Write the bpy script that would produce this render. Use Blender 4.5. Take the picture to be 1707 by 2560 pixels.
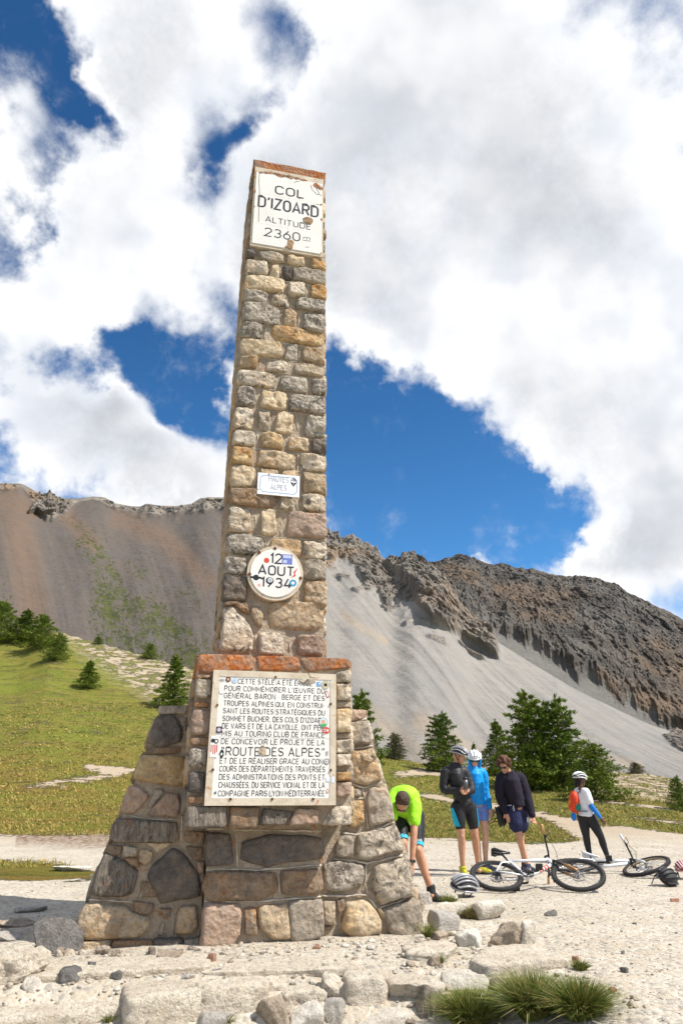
import bpy, bmesh, math, random
import numpy as np
from mathutils import Vector, Matrix
random.seed(7)
rng = np.random.default_rng(7)
SC = bpy.context.scene
for _o in list(bpy.data.objects):
    bpy.data.objects.remove(_o)
COL = SC.collection
# ------------------------------------------------------------------ camera
CAM_H = 1.10
PITCH = math.radians(22.3)
FPX = 1707.0
cam_d = bpy.data.cameras.new('camera')
cam_d.sensor_fit = 'VERTICAL'; cam_d.sensor_height = 36.0; cam_d.sensor_width = 24.0; cam_d.lens = 24.0
cam_d.clip_start = 0.05; cam_d.clip_end = 20000
cam = bpy.data.objects.new('camera', cam_d); COL.objects.link(cam)
cam.location = (0, 0, CAM_H); cam.rotation_euler = (math.pi/2 + PITCH, 0, 0)
SC.camera = cam
CAM = np.array([0, 0, CAM_H])
FWD = np.array([0, math.cos(PITCH), math.sin(PITCH)])
UPV = np.array([0, -math.sin(PITCH), math.cos(PITCH)])
RGT = np.array([1.0, 0, 0])
def pdir(px, py):
    d = FWD + RGT*((px-853.5)/FPX) + UPV*((1280-py)/FPX)
    return d/np.linalg.norm(d)
def azel(px, py):
    d = pdir(px, py)
    return math.atan2(d[0], d[1]), d[2]/math.hypot(d[0], d[1])
def gpt(px, py, z=0.0):                     # where a sight line meets the level z
    d = pdir(px, py); t = (z-CAM_H)/d[2]
    return CAM + d*t
def ypt(px, py, Y):                         # point on a sight line at depth Y
    d = pdir(px, py); return CAM + d*(Y/d[1])
def project(P):
    P = np.asarray(P, float) - CAM
    Z = P@FWD
    return 853.5 + FPX*(P@RGT)/Z, 1280 - FPX*(P@UPV)/Z
# ------------------------------------------------------------------ sun, sky, exposure
MYAW = math.radians(13)
MR = np.array([math.cos(MYAW), math.sin(MYAW), 0]); MB_ = np.array([-math.sin(MYAW), math.cos(MYAW), 0]); MZ = np.array([0, 0, 1.0])
SUN_TO = MR*0.66 - MB_*0.42 + MZ*1.0        # direction towards the sun
SUN_TO = SUN_TO/np.linalg.norm(SUN_TO)
sun_d = bpy.data.lights.new('sun', 'SUN'); sun_d.energy = 5.0; sun_d.angle = math.radians(0.5); sun_d.color = (1.0, 0.955, 0.88)
sun = bpy.data.objects.new('sun', sun_d); COL.objects.link(sun)
sun.rotation_euler = Vector(SUN_TO).to_track_quat('Z', 'Y').to_euler()
SC.view_settings.view_transform = 'Standard'; SC.view_settings.look = 'None'
SC.view_settings.exposure = 0.40; SC.view_settings.gamma = 1.0
SC.view_settings.use_curve_mapping = False
SC.render.engine = 'CYCLES'
SC.cycles.use_denoising = True
try: SC.cycles.denoiser = 'OPENIMAGEDENOISE'
except Exception: pass
SC.cycles.max_bounces = 6; SC.cycles.diffuse_bounces = 3; SC.cycles.transparent_max_bounces = 8

class NT:
    """small node-tree helper"""
    def __init__(s, tree):
        s.t = tree; s.n = tree.nodes; s.l = tree.links
    def new(s, typ, **kw):
        nd = s.n.new(typ)
        for k, v in kw.items(): setattr(nd, k, v)
        return nd
    def put(s, sock, v):
        if v is None: return
        if hasattr(v, 'is_linked') or isinstance(v, bpy.types.NodeSocket): s.l.new(v, sock)
        else:
            if isinstance(v, (tuple, list)) and len(v) == 3 and sock.type == 'RGBA': v = (*v, 1)
            sock.default_value = v
    def math(s, op, a, b=None, c=None, clamp=False):
        nd = s.new('ShaderNodeMath', operation=op); nd.use_clamp = clamp
        s.put(nd.inputs[0], a); s.put(nd.inputs[1], b); s.put(nd.inputs[2], c)
        return nd.outputs[0]
    def vmath(s, op, a, b=None, scale=None):
        nd = s.new('ShaderNodeVectorMath', operation=op)
        s.put(nd.inputs[0], a)
        if b is not None: s.put(nd.inputs[1], b)
        if scale is not None: s.put(nd.inputs[3], scale)
        return nd.outputs[1] if op in ('DISTANCE', 'LENGTH', 'DOT_PRODUCT') else nd.outputs[0]
    def noise(s, vec, scale=1, detail=4, rough=.55, dist=0, lac=2.0, typ=None, out=0):
        nd = s.new('ShaderNodeTexNoise')
        if typ: nd.noise_type = typ
        s.put(nd.inputs['Vector'], vec); s.put(nd.inputs['Scale'], scale); s.put(nd.inputs['Detail'], detail)
        s.put(nd.inputs['Roughness'], rough); s.put(nd.inputs['Distortion'], dist); s.put(nd.inputs['Lacunarity'], lac)
        return nd.outputs[out]
    def voro(s, vec, scale=1, feature='F1', out=0, rand=1.0):
        nd = s.new('ShaderNodeTexVoronoi', feature=feature)
        s.put(nd.inputs['Vector'], vec); s.put(nd.inputs['Scale'], scale); s.put(nd.inputs['Randomness'], rand)
        return nd.outputs[out]
    def ramp(s, x, lo, hi, a=0.0, b=1.0, smooth=True):
        nd = s.new('ShaderNodeMapRange')
        nd.interpolation_type = 'SMOOTHSTEP' if smooth else 'LINEAR'
        s.put(nd.inputs[0], x); s.put(nd.inputs[1], lo); s.put(nd.inputs[2], hi); s.put(nd.inputs[3], a); s.put(nd.inputs[4], b)
        return nd.outputs[0]
    def mix(s, f, a, b, blend='MIX'):
        nd = s.new('ShaderNodeMix', data_type='RGBA', blend_type=blend)
        s.put(nd.inputs[0], f); s.put(nd.inputs[6], a); s.put(nd.inputs[7], b)
        return nd.outputs[2]
    def attr(s, name, out='Color'):
        nd = s.new('ShaderNodeAttribute'); nd.attribute_name = name
        return nd.outputs[out]
    def coord(s, which='Object'):
        return s.new('ShaderNodeTexCoord').outputs[which]
    def sep(s, v):
        nd = s.new('ShaderNodeSeparateXYZ'); s.put(nd.inputs[0], v); return nd.outputs
    def vscale(s, v, sc):
        nd = s.new('ShaderNodeMapping'); s.put(nd.inputs[0], v); nd.inputs['Scale'].default_value = sc; return nd.outputs[0]
    def bump(s, h, strength=.5, dist=.01, normal=None):
        nd = s.new('ShaderNodeBump'); s.put(nd.inputs['Height'], h)
        nd.inputs['Strength'].default_value = strength; nd.inputs['Distance'].default_value = dist
        if normal is not None: s.put(nd.inputs['Normal'], normal)
        return nd.outputs[0]

world = bpy.data.worlds.new('World'); SC.world = world; world.use_nodes = True
wn = NT(world.node_tree); wn.n.clear()
w_out = wn.new('ShaderNodeOutputWorld'); w_bg = wn.new('ShaderNodeBackground')
w_bg.inputs['Strength'].default_value = 0.1
sky = wn.new('ShaderNodeTexSky', sky_type='NISHITA'); sky.sun_disc = False
sky.sun_elevation = math.asin(SUN_TO[2]); sky.sun_rotation = math.atan2(SUN_TO[0], SUN_TO[1])
sky.altitude = 2360; sky.air_density = 1.0; sky.dust_density = 0.2; sky.ozone_density = 3.0
hs = wn.new('ShaderNodeHueSaturation'); hs.inputs['Saturation'].default_value = 1.2; hs.inputs['Value'].default_value = 1.0
wn.put(hs.inputs['Color'], sky.outputs[0])
D = wn.coord('Generated')
D = wn.vmath('NORMALIZE', D)
def arc(px, py, rpx): return tuple(pdir(px, py)), rpx/1707.0
# (px, py, radius, weight): positive gathers cloud, negative opens blue
BLOBS = [
 # blue openings
 (10, 70, 130, -1.0), (80, 200, 130, -1.0), (170, 265, 110, -.9), (235, 300, 70, -.5), (80, 400, 90, -.6), (60, 520, 80, -.5), (10, 600, 110, -.8), (110, 520, 60, -.5), (290, 320, 60, -.45), (600, 300, 60, -.4), (700, 100, 60, -.4), (20, 250, 90, .6), (40, 350, 70, .3),
 (530, 320, 95, -.75), (480, 390, 75, -.6), (640, 245, 90, -.62), (740, 165, 80, -.55), (640, 60, 80, -.35), (380, 340, 60, -.35),
 (230, 905, 95, -.9), (340, 920, 110, -1.0), (450, 960, 120, -1.0), (530, 1030, 120, -1.2), (110, 880, 80, -.9), (560, 950, 110, -.6), (30, 862, 50, -.5), (480, 1050, 80, -.6),
 (900, 1060, 260, -1.4), (1080, 1120, 230, -1.2), (1200, 1260, 210, -1.2), (900, 1280, 240, -1.2), (1330, 1310, 170, -.9), (1060, 1290, 220, -1.0), (1420, 1360, 110, -.6),(860,920,110,-.7),
 (1300,1180,110,-.5), (1530,1275,70,-.75), (1450,1290,60,-.5), (1400,1400,60,-.5),
 # cloud masses
 (350, 130, 300, .7), (300, 560, 300, .9), (120, 720, 260, .6), (760, 560, 350, .8), (1250, 500, 620, 1.3), (1500, 900, 420, 1.0), (1000, 100, 420, .8), (1600,1150,260,.8),
 (60, 1030, 190, 1.2), (260, 1090, 190, 1.2), (420, 1180, 150, 1.1), (540, 1230, 110, .9), (320, 1010, 70, .5),
 (1600, 1390, 160, .9), (1480, 1390, 110, .7), (1700, 1300, 180, .9),
 (985, 1275, 75, 1.25), (1040, 1320, 45, .9), (1320, 1350, 70, 1.2), (1360, 1400, 50, .8), (830, 1300, 90, .9), (960, 1390, 60, 1.4),(1205,1395,50,1.2),
 (480, 960, 60, .35), (1230, 1040, 60, .35),(1390,1190,60,.4), (950,800,180,.5),
]
nz_w = wn.noise(D, 4.0, 6, .62, out=1)
Dw = wn.vmath('ADD', D, wn.vmath('SCALE', wn.vmath('SUBTRACT', nz_w, (.5, .5, .5)), scale=.20))
bias = None
for (bx, by, br, bw) in BLOBS:
    c, r = arc(bx, by, br)
    dd = wn.vmath('DISTANCE', Dw, c)
    v = wn.ramp(dd, 0.0, r*1.05, bw, 0.0)
    bias = v if bias is None else wn.math('ADD', bias, v)
bias = wn.math('MULTIPLY', wn.math('MINIMUM', wn.math('MAXIMUM', bias, -1.0), 1.1), .62)
def dens(vec):
    big = wn.noise(vec, 3.2, 3, .5)
    fine = wn.noise(vec, 8.0, 10, .6)
    return wn.math('ADD', wn.math('MULTIPLY', wn.math('SUBTRACT', big, .5), 1.1), wn.math('MULTIPLY', wn.math('SUBTRACT', fine, .5), 1.75))
d0 = dens(D)
d1 = dens(wn.vmath('ADD', D, tuple(SUN_TO*0.045)))
tot = wn.math('ADD', wn.math('ADD', d0, bias), .12)
veil = wn.math('MULTIPLY', wn.ramp(tot, -.62, .05), wn.ramp(wn.noise(D, 11.0, 9, .66, dist=.15), .50, .78))
mask = wn.math('MAXIMUM', wn.ramp(tot, -.12, .42), wn.math('MULTIPLY', veil, .6))
# thickness shading: thin edges bright, thick bellies grey; lit towards the sun
def dens_s(vec): return wn.math('ADD', wn.math('MULTIPLY', wn.noise(vec, 3.2, 3, .5), 1.1), wn.math('MULTIPLY', wn.noise(vec, 8.0, 3, .5), 1.5))
lit = wn.ramp(wn.math('SUBTRACT', dens_s(D), dens_s(wn.vmath('ADD', D, tuple(SUN_TO*0.05)))), -.30, .28)
core = wn.ramp(tot, .35, 1.0)
c_gray = wn.mix(lit, (4.2, 4.4, 4.75), (6.0, 6.15, 6.4))
c_white = wn.mix(lit, (6.3, 6.6, 7.1), (8.8, 8.8, 8.8))
belly = wn.noise(D, 2.3, 3, .5)
core2 = wn.math('MULTIPLY', core, wn.ramp(belly, .36, .62))
ccol = wn.mix(core2, c_white, c_gray)
dz = wn.sep(D)[2]
skyc = wn.mix(1.0, hs.outputs[0], wn.mix(wn.ramp(dz, .2, .75), (1.15, 1.5, 1.5), (.82, 1.08, 1.14)), 'MULTIPLY')
fin = wn.mix(mask, skyc, ccol)
wn.put(w_bg.inputs['Color'], fin)
wn.l.new(w_bg.outputs[0], w_out.inputs[0])
world.cycles.sampling_method = 'MANUAL'; world.cycles.sample_map_resolution = 512

# ------------------------------------------------------------------ helpers
def tag(o, label=None, cat=None, group=None, kind=None):
    if label: o['label'] = label
    if cat: o['category'] = cat
    if group: o['group'] = group
    if kind: o['kind'] = kind
    return o
def empty(name, loc=(0, 0, 0), rotz=0):
    o = bpy.data.objects.new(name, None); COL.objects.link(o); o.location = loc; o.rotation_euler = (0, 0, rotz)
    o.empty_display_size = .2
    return o
def mesh_obj(name, verts, faces, mat=None, parent=None, smooth=False, loc=None, attrs=None):
    me = bpy.data.meshes.new(name)
    verts = np.asarray(verts, float)
    if loc is not None: verts = verts - np.asarray(loc, float)
    if isinstance(faces, np.ndarray):
        nf, k = faces.shape
        me.vertices.add(len(verts)); me.vertices.foreach_set('co', verts.astype(np.float32).ravel())
        me.loops.add(nf*k); me.loops.foreach_set('vertex_index', faces.astype(np.int32).ravel())
        me.polygons.add(nf); me.polygons.foreach_set('loop_start', (np.arange(nf)*k).astype(np.int32))
        try: me.polygons.foreach_set('loop_total', np.full(nf, k, np.int32))
        except Exception: pass
        me.update(calc_edges=True)
    else:
        me.from_pydata([tuple(v) for v in verts], [], faces); me.update()
    if attrs:
        for k_, a in attrs.items():
            at = me.color_attributes.new(k_, 'FLOAT_COLOR', 'POINT')
            buf = np.ones((len(verts), 4), np.float32); buf[:, :a.shape[1]] = a
            at.data.foreach_set('color', buf.ravel())
    if smooth: me.polygons.foreach_set('use_smooth', np.ones(len(me.polygons), bool))
    if mat is not None:
        for m in (mat if isinstance(mat, (list, tuple)) else [mat]): me.materials.append(m)
    o = bpy.data.objects.new(name, me); COL.objects.link(o)
    if loc is not None: o.location = tuple(loc)
    if parent is not None: o.parent = parent
    return o
class MB:
    """collects verts / faces of ONE mesh"""
    def __init__(s): s.v = []; s.f = []; s.mi = []; s.cur = 0
    def add(s, vs, fs):
        b = len(s.v); s.v.extend([tuple(map(float, v)) for v in vs]); s.f.extend([tuple(b+i for i in f) for f in fs]); s.mi.extend([s.cur]*len(fs)); return s
    def box(s, c, size, R=None):
        c = np.asarray(c, float); h = np.asarray(size, float)/2
        vs = [np.array([x, y, z])*h for z in (-1, 1) for y in (-1, 1) for x in (-1, 1)]
        if R is not None: vs = [R@v for v in vs]
        return s.add([c+v for v in vs], [(0, 2, 3, 1), (4, 5, 7, 6), (0, 1, 5, 4), (2, 6, 7, 3), (0, 4, 6, 2), (1, 3, 7, 5)])
    def tube(s, pts, rad, n=8, cap=True, closed=False):
        pts = [np.asarray(p, float) for p in pts]; m = len(pts)
        if not hasattr(rad, '__len__'): rad = [rad]*m
        rings = []; up = None
        for i, p in enumerate(pts):
            if closed: t = pts[(i+1) % m]-pts[i-1]
            else: t = pts[min(i+1, m-1)]-pts[max(i-1, 0)]
            t = t/(np.linalg.norm(t)+1e-12)
            if up is None:
                a = np.array([0, 0, 1.0]) if abs(t[2]) < .9 else np.array([1.0, 0, 0])
            else: a = up
            u = np.cross(a, t); u /= np.linalg.norm(u)+1e-12; w = np.cross(t, u); up = w
            r = rad[i]; r = (r, r) if not hasattr(r, '__len__') else r
            rings.append([p + u*(math.cos(2*math.pi*k/n)*r[0]) + w*(math.sin(2*math.pi*k/n)*r[1]) for k in range(n)])
        vs = [v for rg in rings for v in rg]; fs = []
        for i in range(m if closed else m-1):
            a0 = i*n; b0 = ((i+1) % m)*n
            for k in range(n):
                k2 = (k+1) % n; fs.append((a0+k, a0+k2, b0+k2, b0+k))
        if cap and not closed:
            fs.append(tuple(range(n-1, -1, -1))); fs.append(tuple((m-1)*n+k for k in range(n)))
        return s.add(vs, fs)
    def ell(s, c, r, n=12, m=8, R=None):
        vs = [(0, 0, 1)]; fs = []
        for i in range(1, m):
            th = math.pi*i/m
            for k in range(n): vs.append((math.sin(th)*math.cos(2*math.pi*k/n), math.sin(th)*math.sin(2*math.pi*k/n), math.cos(th)))
        vs.append((0, 0, -1))
        for k in range(n): fs.append((0, 1+k, 1+(k+1) % n))
        for i in range(m-2):
            for k in range(n):
                a = 1+i*n+k; b = 1+i*n+(k+1) % n; fs.append((a, a+n, b+n, b))
        L = len(vs)-1
        for k in range(n): fs.append((L, 1+(m-2)*n+(k+1) % n, 1+(m-2)*n+k))
        out = []
        for v in vs:
            q = np.array(v)*np.asarray(r, float)
            if R is not None: q = R@q
            out.append(np.asarray(c, float)+q)
        return s.add(out, fs)
    def prism(s, poly, a, b, frame):
        """poly 2D extruded from a to b; frame(u, w, d) -> xyz"""
        n = len(poly); vs = [frame(u, w, a) for u, w in poly]+[frame(u, w, b) for u, w in poly]
        fs = [tuple(range(n)), tuple(range(2*n-1, n-1, -1))]
        for k in range(n): fs.append((k, n+k, n+(k+1) % n, (k+1) % n))
        return s.add(vs, fs)
    def build(s, name, mat, parent=None, smooth=False, loc=None):
        o = mesh_obj(name, s.v, s.f, mat, parent, smooth, loc)
        if len(set(s.mi)) > 1: o.data.polygons.foreach_set('material_index', np.array(s.mi, np.int32))
        bm = bmesh.new(); bm.from_mesh(o.data); bmesh.ops.recalc_face_normals(bm, faces=bm.faces); bm.to_mesh(o.data); bm.free()
        return o
# vectorised gradient noise
_perm = rng.permutation(256); _perm = np.concatenate([_perm, _perm, _perm])
_g = rng.normal(size=(256, 3)); _g /= np.linalg.norm(_g, axis=1)[:, None]
def pn(x, y, z):
    x, y, z = np.broadcast_arrays(np.asarray(x, float), np.asarray(y, float), np.asarray(z, float))
    xi = np.floor(x).astype(int); yi = np.floor(y).astype(int); zi = np.floor(z).astype(int)
    fx = x-xi; fy = y-yi; fz = z-zi
    u = fx*fx*fx*(fx*(fx*6-15)+10); v = fy*fy*fy*(fy*(fy*6-15)+10); w = fz*fz*fz*(fz*(fz*6-15)+10)
    r = 0
    for dx in (0, 1):
        for dy in (0, 1):
            for dz in (0, 1):
                h = _perm[(_perm[(_perm[(xi+dx) & 255]+((yi+dy) & 255))]+((zi+dz) & 255))]
                g = _g[h]
                d = g[..., 0]*(fx-dx)+g[..., 1]*(fy-dy)+g[..., 2]*(fz-dz)
                r = r + d*(u if dx else 1-u)*(v if dy else 1-v)*(w if dz else 1-w)
    return r*1.6
def fbm(x, y, z=0.0, oct=5, gain=.5, lac=2.03, ridged=False):
    a = 1.0; t = 0; f = 1.0; s = 0
    for i in range(oct):
        n = pn(x*f+i*17.3, y*f-i*9.1, np.asarray(z)*f+i*3.7)
        if ridged: n = 1-2*np.abs(n)
        t = t+a*n; s += a; a *= gain; f *= lac
    return t/s
def sstep(x, a, b):
    t = np.clip((x-a)/(b-a), 0, 1); return t*t*(3-2*t)
def new_mat(name):
    m = bpy.data.materials.new(name); m.use_nodes = True
    nt = NT(m.node_tree); bs = m.node_tree.nodes['Principled BSDF']
    bs.inputs['Roughness'].default_value = .85; bs.inputs['Specular IOR Level'].default_value = .25
    return m, nt, bs
_simple = {}
def simple(name, col, rough=.6, metal=0, spec=.4, var=.06, bump=0, scale=30):
    if name in _simple: return _simple[name]
    m, nt, bs = new_mat(name)
    n = nt.noise(nt.coord(), scale, 4, .6)
    c = nt.mix(nt.ramp(n, .3, .7), tuple(max(0, x*(1-var*2)) for x in col), tuple(min(1, x*(1+var)) for x in col))
    nt.put(bs.inputs['Base Color'], c)
    bs.inputs['Roughness'].default_value = rough; bs.inputs['Metallic'].default_value = metal; bs.inputs['Specular IOR Level'].default_value = spec
    if bump: nt.put(bs.inputs['Normal'], nt.bump(n, bump, .01))
    _simple[name] = m
    return m
def in_poly(px, py, poly):
    inside = np.zeros(np.shape(px), bool); n = len(poly); j = n-1
    for i in range(n):
        xi, yi = poly[i]; xj, yj = poly[j]
        c = ((yi > py) != (yj > py)) & (px < (xj-xi)*(py-yi)/(yj-yi+1e-9)+xi)
        inside ^= c; j = i
    return inside
def seg_dist(px, py, pts):
    d = np.full(np.shape(px), 1e9)
    for (x0, y0), (x1, y1) in zip(pts[:-1], pts[1:]):
        dx, dy = x1-x0, y1-y0; L = dx*dx+dy*dy+1e-9
        t = np.clip(((px-x0)*dx+(py-y0)*dy)/L, 0, 1)
        d = np.minimum(d, np.hypot(px-x0-t*dx, py-y0-t*dy))
    return d
# ------------------------------------------------------------------ terrain
SKYLINE = [(-700, 1500), (0, 1585), (65, 1592), (139, 1575), (182, 1588), (243, 1605), (304, 1622), (369, 1640), (412, 1653), (481, 1670), (640, 1745), (800, 1835), (900, 1872), (967, 1890), (1018, 1901), (1070, 1912), (1200, 1922), (1350, 1926), (1533, 1930), (1595, 1931), (1672, 1944), (1707, 1957), (1900, 1975), (2500, 1960)]
_sk = [azel(*p) for p in SKYLINE]; SK_AZ = np.array([a for a, e in _sk]); SK_E = np.array([e for a, e in _sk])
def ground_raw(x, y):
    r = np.hypot(x, y)+1e-6; az = np.arctan2(x, y)
    e1 = np.interp(az, SK_AZ, SK_E)
    e1 = np.where(np.abs(az) > 1.3, .05, e1)
    az_l = math.radians(-28); az_r = math.radians(28)
    r1 = np.interp(az, [az_l, 0.0, az_r], [95, 60, 62])
    r0 = np.interp(az, [az_l, 0.0, az_r], [21, 19, 15.5])
    H = CAM_H
    s = np.clip(np.log(r/r0)/np.log(r1/r0), 0, 1)
    e0 = -H/r0
    a = np.minimum(1, (H/r0)*np.log(r1/r0)/np.maximum(e1-e0, 1e-3))
    e = e0+(e1-e0)*(a*s+(1-a)*s**1.7)
    z = np.where(r < r0, 0.0, H+r*e)
    zr = H+r1*e1
    over = np.clip((r-r1)/(90.0), 0, 1)
    z = np.where(r > r1, zr - over**1.1*(zr+14), z)
    return z, r, r1
def ground_z(x, y, fine=True):
    x = np.asarray(x, float); y = np.asarray(y, float)
    z, r, r1 = ground_raw(x, y)
    und = sstep(r, 14, 45)
    z = z+und*(fbm(x*.05, y*.05, 2.0, 3)*.55+fbm(x*.25, y*.25, 5.0, 3)*.16)*np.clip((r1-r)/20+.15, .12, 1)
    z = z+.02*fbm(x*.9, y*.9, 1.0, 3)*sstep(r, 4, 8)
    # near the camera the made ground falls away in front of the plinth
    u = x*MR[0]+y*MR[1]; v = x*MB_[0]+y*MB_[1]
    drop = sstep(v, 5.45, 4.55)*sstep(u, 2.7, 1.0)
    z = z-.38*drop*(r < 12)
    if fine: z = z+.006*fbm(x*6, y*6, 8.0, 3)*(r < 25)
    return z
def gz(x, y): return float(ground_z(np.array([x]), np.array([y]), False)[0])
def ground_at(px, py):
    """first meeting of a sight line with the terrain"""
    d = pdir(px, py); t = np.concatenate([np.linspace(2, 30, 900), np.linspace(30, 150, 1400)])
    P = CAM[None]+d[None]*t[:, None]
    h = P[:, 2]-ground_z(P[:, 0], P[:, 1], False)
    i = int(np.argmax(h < 0)) if (h < 0).any() else len(t)-1
    return P[i]
def polar(azs, rs):
    A, R = np.meshgrid(azs, rs, indexing='ij')
    x = R*np.sin(A); y = R*np.cos(A)
    na, nr = A.shape
    idx = np.arange(na*nr).reshape(na, nr)
    f = np.stack([idx[:-1, :-1], idx[:-1, 1:], idx[1:, 1:], idx[1:, :-1]], -1).reshape(-1, 4)
    return x, y, f
azs = np.concatenate([np.linspace(-math.pi, -.62, 50)[:-1], np.linspace(-.62, .62, 520), np.linspace(.62, math.pi, 50)[1:]])
rs = np.concatenate([np.exp(np.linspace(math.log(.5), math.log(240), 430)), np.array([300, 400, 600, 1000, 1800, 3500, 8000])])
gx, gy, gf = polar(azs, rs)
gzv = ground_z(gx, gy)
gr = np.hypot(gx, gy)
gzv = np.where(gr > 240, -14.0, gzv)
P = np.stack([gx.ravel(), gy.ravel(), gzv.ravel()], 1)
PX, PY = project(P)
front = (P-CAM)@FWD > .3
jit = 22*fbm(P[:, 0]*.35, P[:, 1]*.35, 0, 5)+9*fbm(P[:, 0]*2.1, P[:, 1]*2.1, 4, 3)
rr = gr.ravel()
left = (PX < 700)
def zones(PX, PY, jx, jy):
    grass = np.zeros(len(PX))
    grass = np.where(left & (jy < 2086), 1.0, grass)
    grass = np.where(left & in_poly(jx, jy, [(-900, 2148), (120, 2152), (225, 2172), (240, 2198), (-900, 2206)]), 1.0, grass)
    path_pts = [(930, 2000), (958, 1965), (990, 1934), (1068, 1930), (1112, 1932), (1200, 1934)]
    low = np.interp(jx, [880, 1060, 1280, 1452, 1500, 1560, 1707, 2600], [2088, 2093, 2106, 2104, 2066, 2062, 2086, 2100])
    rg = (PX >= 700) & (jy < low)
    wedge = in_poly(jx, jy, [(1340, 2036), (1480, 2055), (1500, 2075), (1460, 2108)])
    grass = np.where(rg & ~wedge, 1.0, grass)
    for pts, w in ((path_pts, 9), ([(1050, 1985), (1135, 2003), (1230, 2015), (1330, 2032), (1460, 2062)], 8), ([(1400, 2000), (1520, 2003), (1600, 2016), (1707, 2024)], 4), ([(1560, 2040), (1707, 2060)], 4), ([(1180, 1955), (1290, 1975), (1380, 1990)], 3)):
        grass = np.where((PX >= 700) & (seg_dist(jx, PY+(jy-PY)*.6, pts) < w), 0.05, grass)
    for pts, w in (([(60, 1972), (200, 1950), (300, 1935)], 7), ([(215, 1915), (265, 1925), (330, 1925)], 9), ([(110, 1905), (180, 1900)], 3), ([(0, 1950), (90, 1940)], 3)):
        grass = np.where(left & (seg_dist(jx, PY+(jy-PY)*.6, pts) < w), 0.05, grass)
    sandy = in_poly(jx, jy, [(130, 1560), (500, 1650), (500, 1790), (400, 1760), (300, 1700), (200, 1625)])*1.0
    sandy = np.maximum(sandy, in_poly(jx, jy, [(1440, 1900), (1900, 1940), (1900, 2010), (1640, 2000), (1500, 1985), (1455, 1990)])*1.0)
    brown = ((left & (jy > 2078) & (jy < 2118) & (PX > 40))*1.0)
    return grass, sandy, brown
acc = [0, 0, 0]; offs = [(0, 0), (16, 0), (-16, 0), (0, 5), (0, -5), (34, 3), (-34, -3), (12, -9), (-12, 9), (50, 6), (-50, -6), (20, 11), (-20, -11)]
for ox, oy in offs:
    for i_, m_ in enumerate(zones(PX, PY, PX+jit*1.6+ox, PY+jit*.55+oy)): acc[i_] = acc[i_]+m_/len(offs)
grass, sandy, brown = acc
grass = np.where(front, grass, (rr > 15)*1.0); sandy = np.where(front, sandy, 0); brown = np.where(front, brown, 0)
dry = sstep(PY, 1820, 1960)*sstep(PX, 700, 500)
G_ATT = np.stack([np.clip(grass, 0, 1), sandy, brown, np.zeros(len(P))+1], 1)
D_ATT = np.stack([dry, sstep(PY, 2130, 2060)*front, np.zeros(len(P))], 1)

gm, nt, bs = new_mat('ground_surface')
oc = nt.coord()
at = nt.attr('zone'); sp = nt.new('ShaderNodeSeparateColor'); nt.put(sp.inputs[0], at)
a_gr, a_sa, a_br = sp.outputs[0], sp.outputs[1], sp.outputs[2]
at2 = nt.attr('zone2'); sp2 = nt.new('ShaderNodeSeparateColor'); nt.put(sp2.inputs[0], at2)
n1 = nt.noise(oc, .8, 6, .6); n2 = nt.noise(oc, 7, 5, .6); n3 = nt.noise(oc, 45, 4, .65)
vcell = nt.voro(oc, 26, out=1); vd = nt.voro(oc, 26, out=0)
vcell2 = nt.voro(oc, 70, out=1)
gv = nt.new('ShaderNodeSeparateColor'); nt.put(gv.inputs[0], vcell)
gravel = nt.mix(nt.ramp(n1, .35, .65), (.43, .38, .305), (.53, .48, .40))
gravel = nt.mix(nt.ramp(n2, .4, .7, 0, .6), gravel, (.46, .365, .25))
gravel = nt.mix(nt.ramp(gv.outputs[0], .62, .95, 0, .55), gravel, (.22, .205, .19))
gravel = nt.mix(nt.ramp(gv.outputs[1], .7, 1.0, 0, .5), gravel, (.60, .56, .48))
gv2 = nt.new('ShaderNodeSeparateColor'); nt.put(gv2.inputs[0], vcell2)
gravel = nt.mix(nt.ramp(gv2.outputs[0], .5, 1.0, 0, .35), gravel, (.33, .27, .2))
gn_w = nt.noise(nt.vscale(oc, (.35, .9, .4)), .9, 6, .68)
gn_s = nt.noise(oc, 4.5, 6, .7)
gcol = nt.mix(nt.ramp(gn_w, .36, .62), (.135, .165, .020), (.25, .21, .045))
gcol = nt.mix(nt.ramp(gn_s, .42, .72, 0, .75), gcol, (.33, .26, .085))
gcol = nt.mix(nt.math('MULTIPLY', sp2.outputs[0], nt.ramp(n1, .3, .6, .3, 1)), gcol, (.31, .20, .05))
gcol = nt.mix(nt.ramp(nt.noise(oc, 14, 5, .7), .5, .75, 0, .7), gcol, (.08, .11, .014))
gcol = nt.mix(nt.ramp(nt.noise(nt.vscale(oc, (.6, 1, 1.6)), 1.6, 9, .8), .52, .60, 0, .75), gcol, (.095, .095, .022))
gcol = nt.mix(nt.ramp(nt.noise(nt.vscale(oc, (.5, 1, 1)), .22, 5, .65), .42, .62, 0, .55), gcol, (.20, .24, .03))
fl = nt.math('MULTIPLY', nt.ramp(nt.noise(oc, 2.2, 3, .5), .5, .62), nt.ramp(nt.voro(oc, 5), .12, .05))
gcol = nt.mix(nt.math('MULTIPLY', fl, nt.math('SUBTRACT', 1.0, sp2.outputs[0])), gcol, (.55, .42, .03))
gravel = nt.mix(nt.math('MULTIPLY', sp2.outputs[1], .8), gravel, nt.mix(n2, (.33, .25, .165), (.44, .345, .24)))
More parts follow.
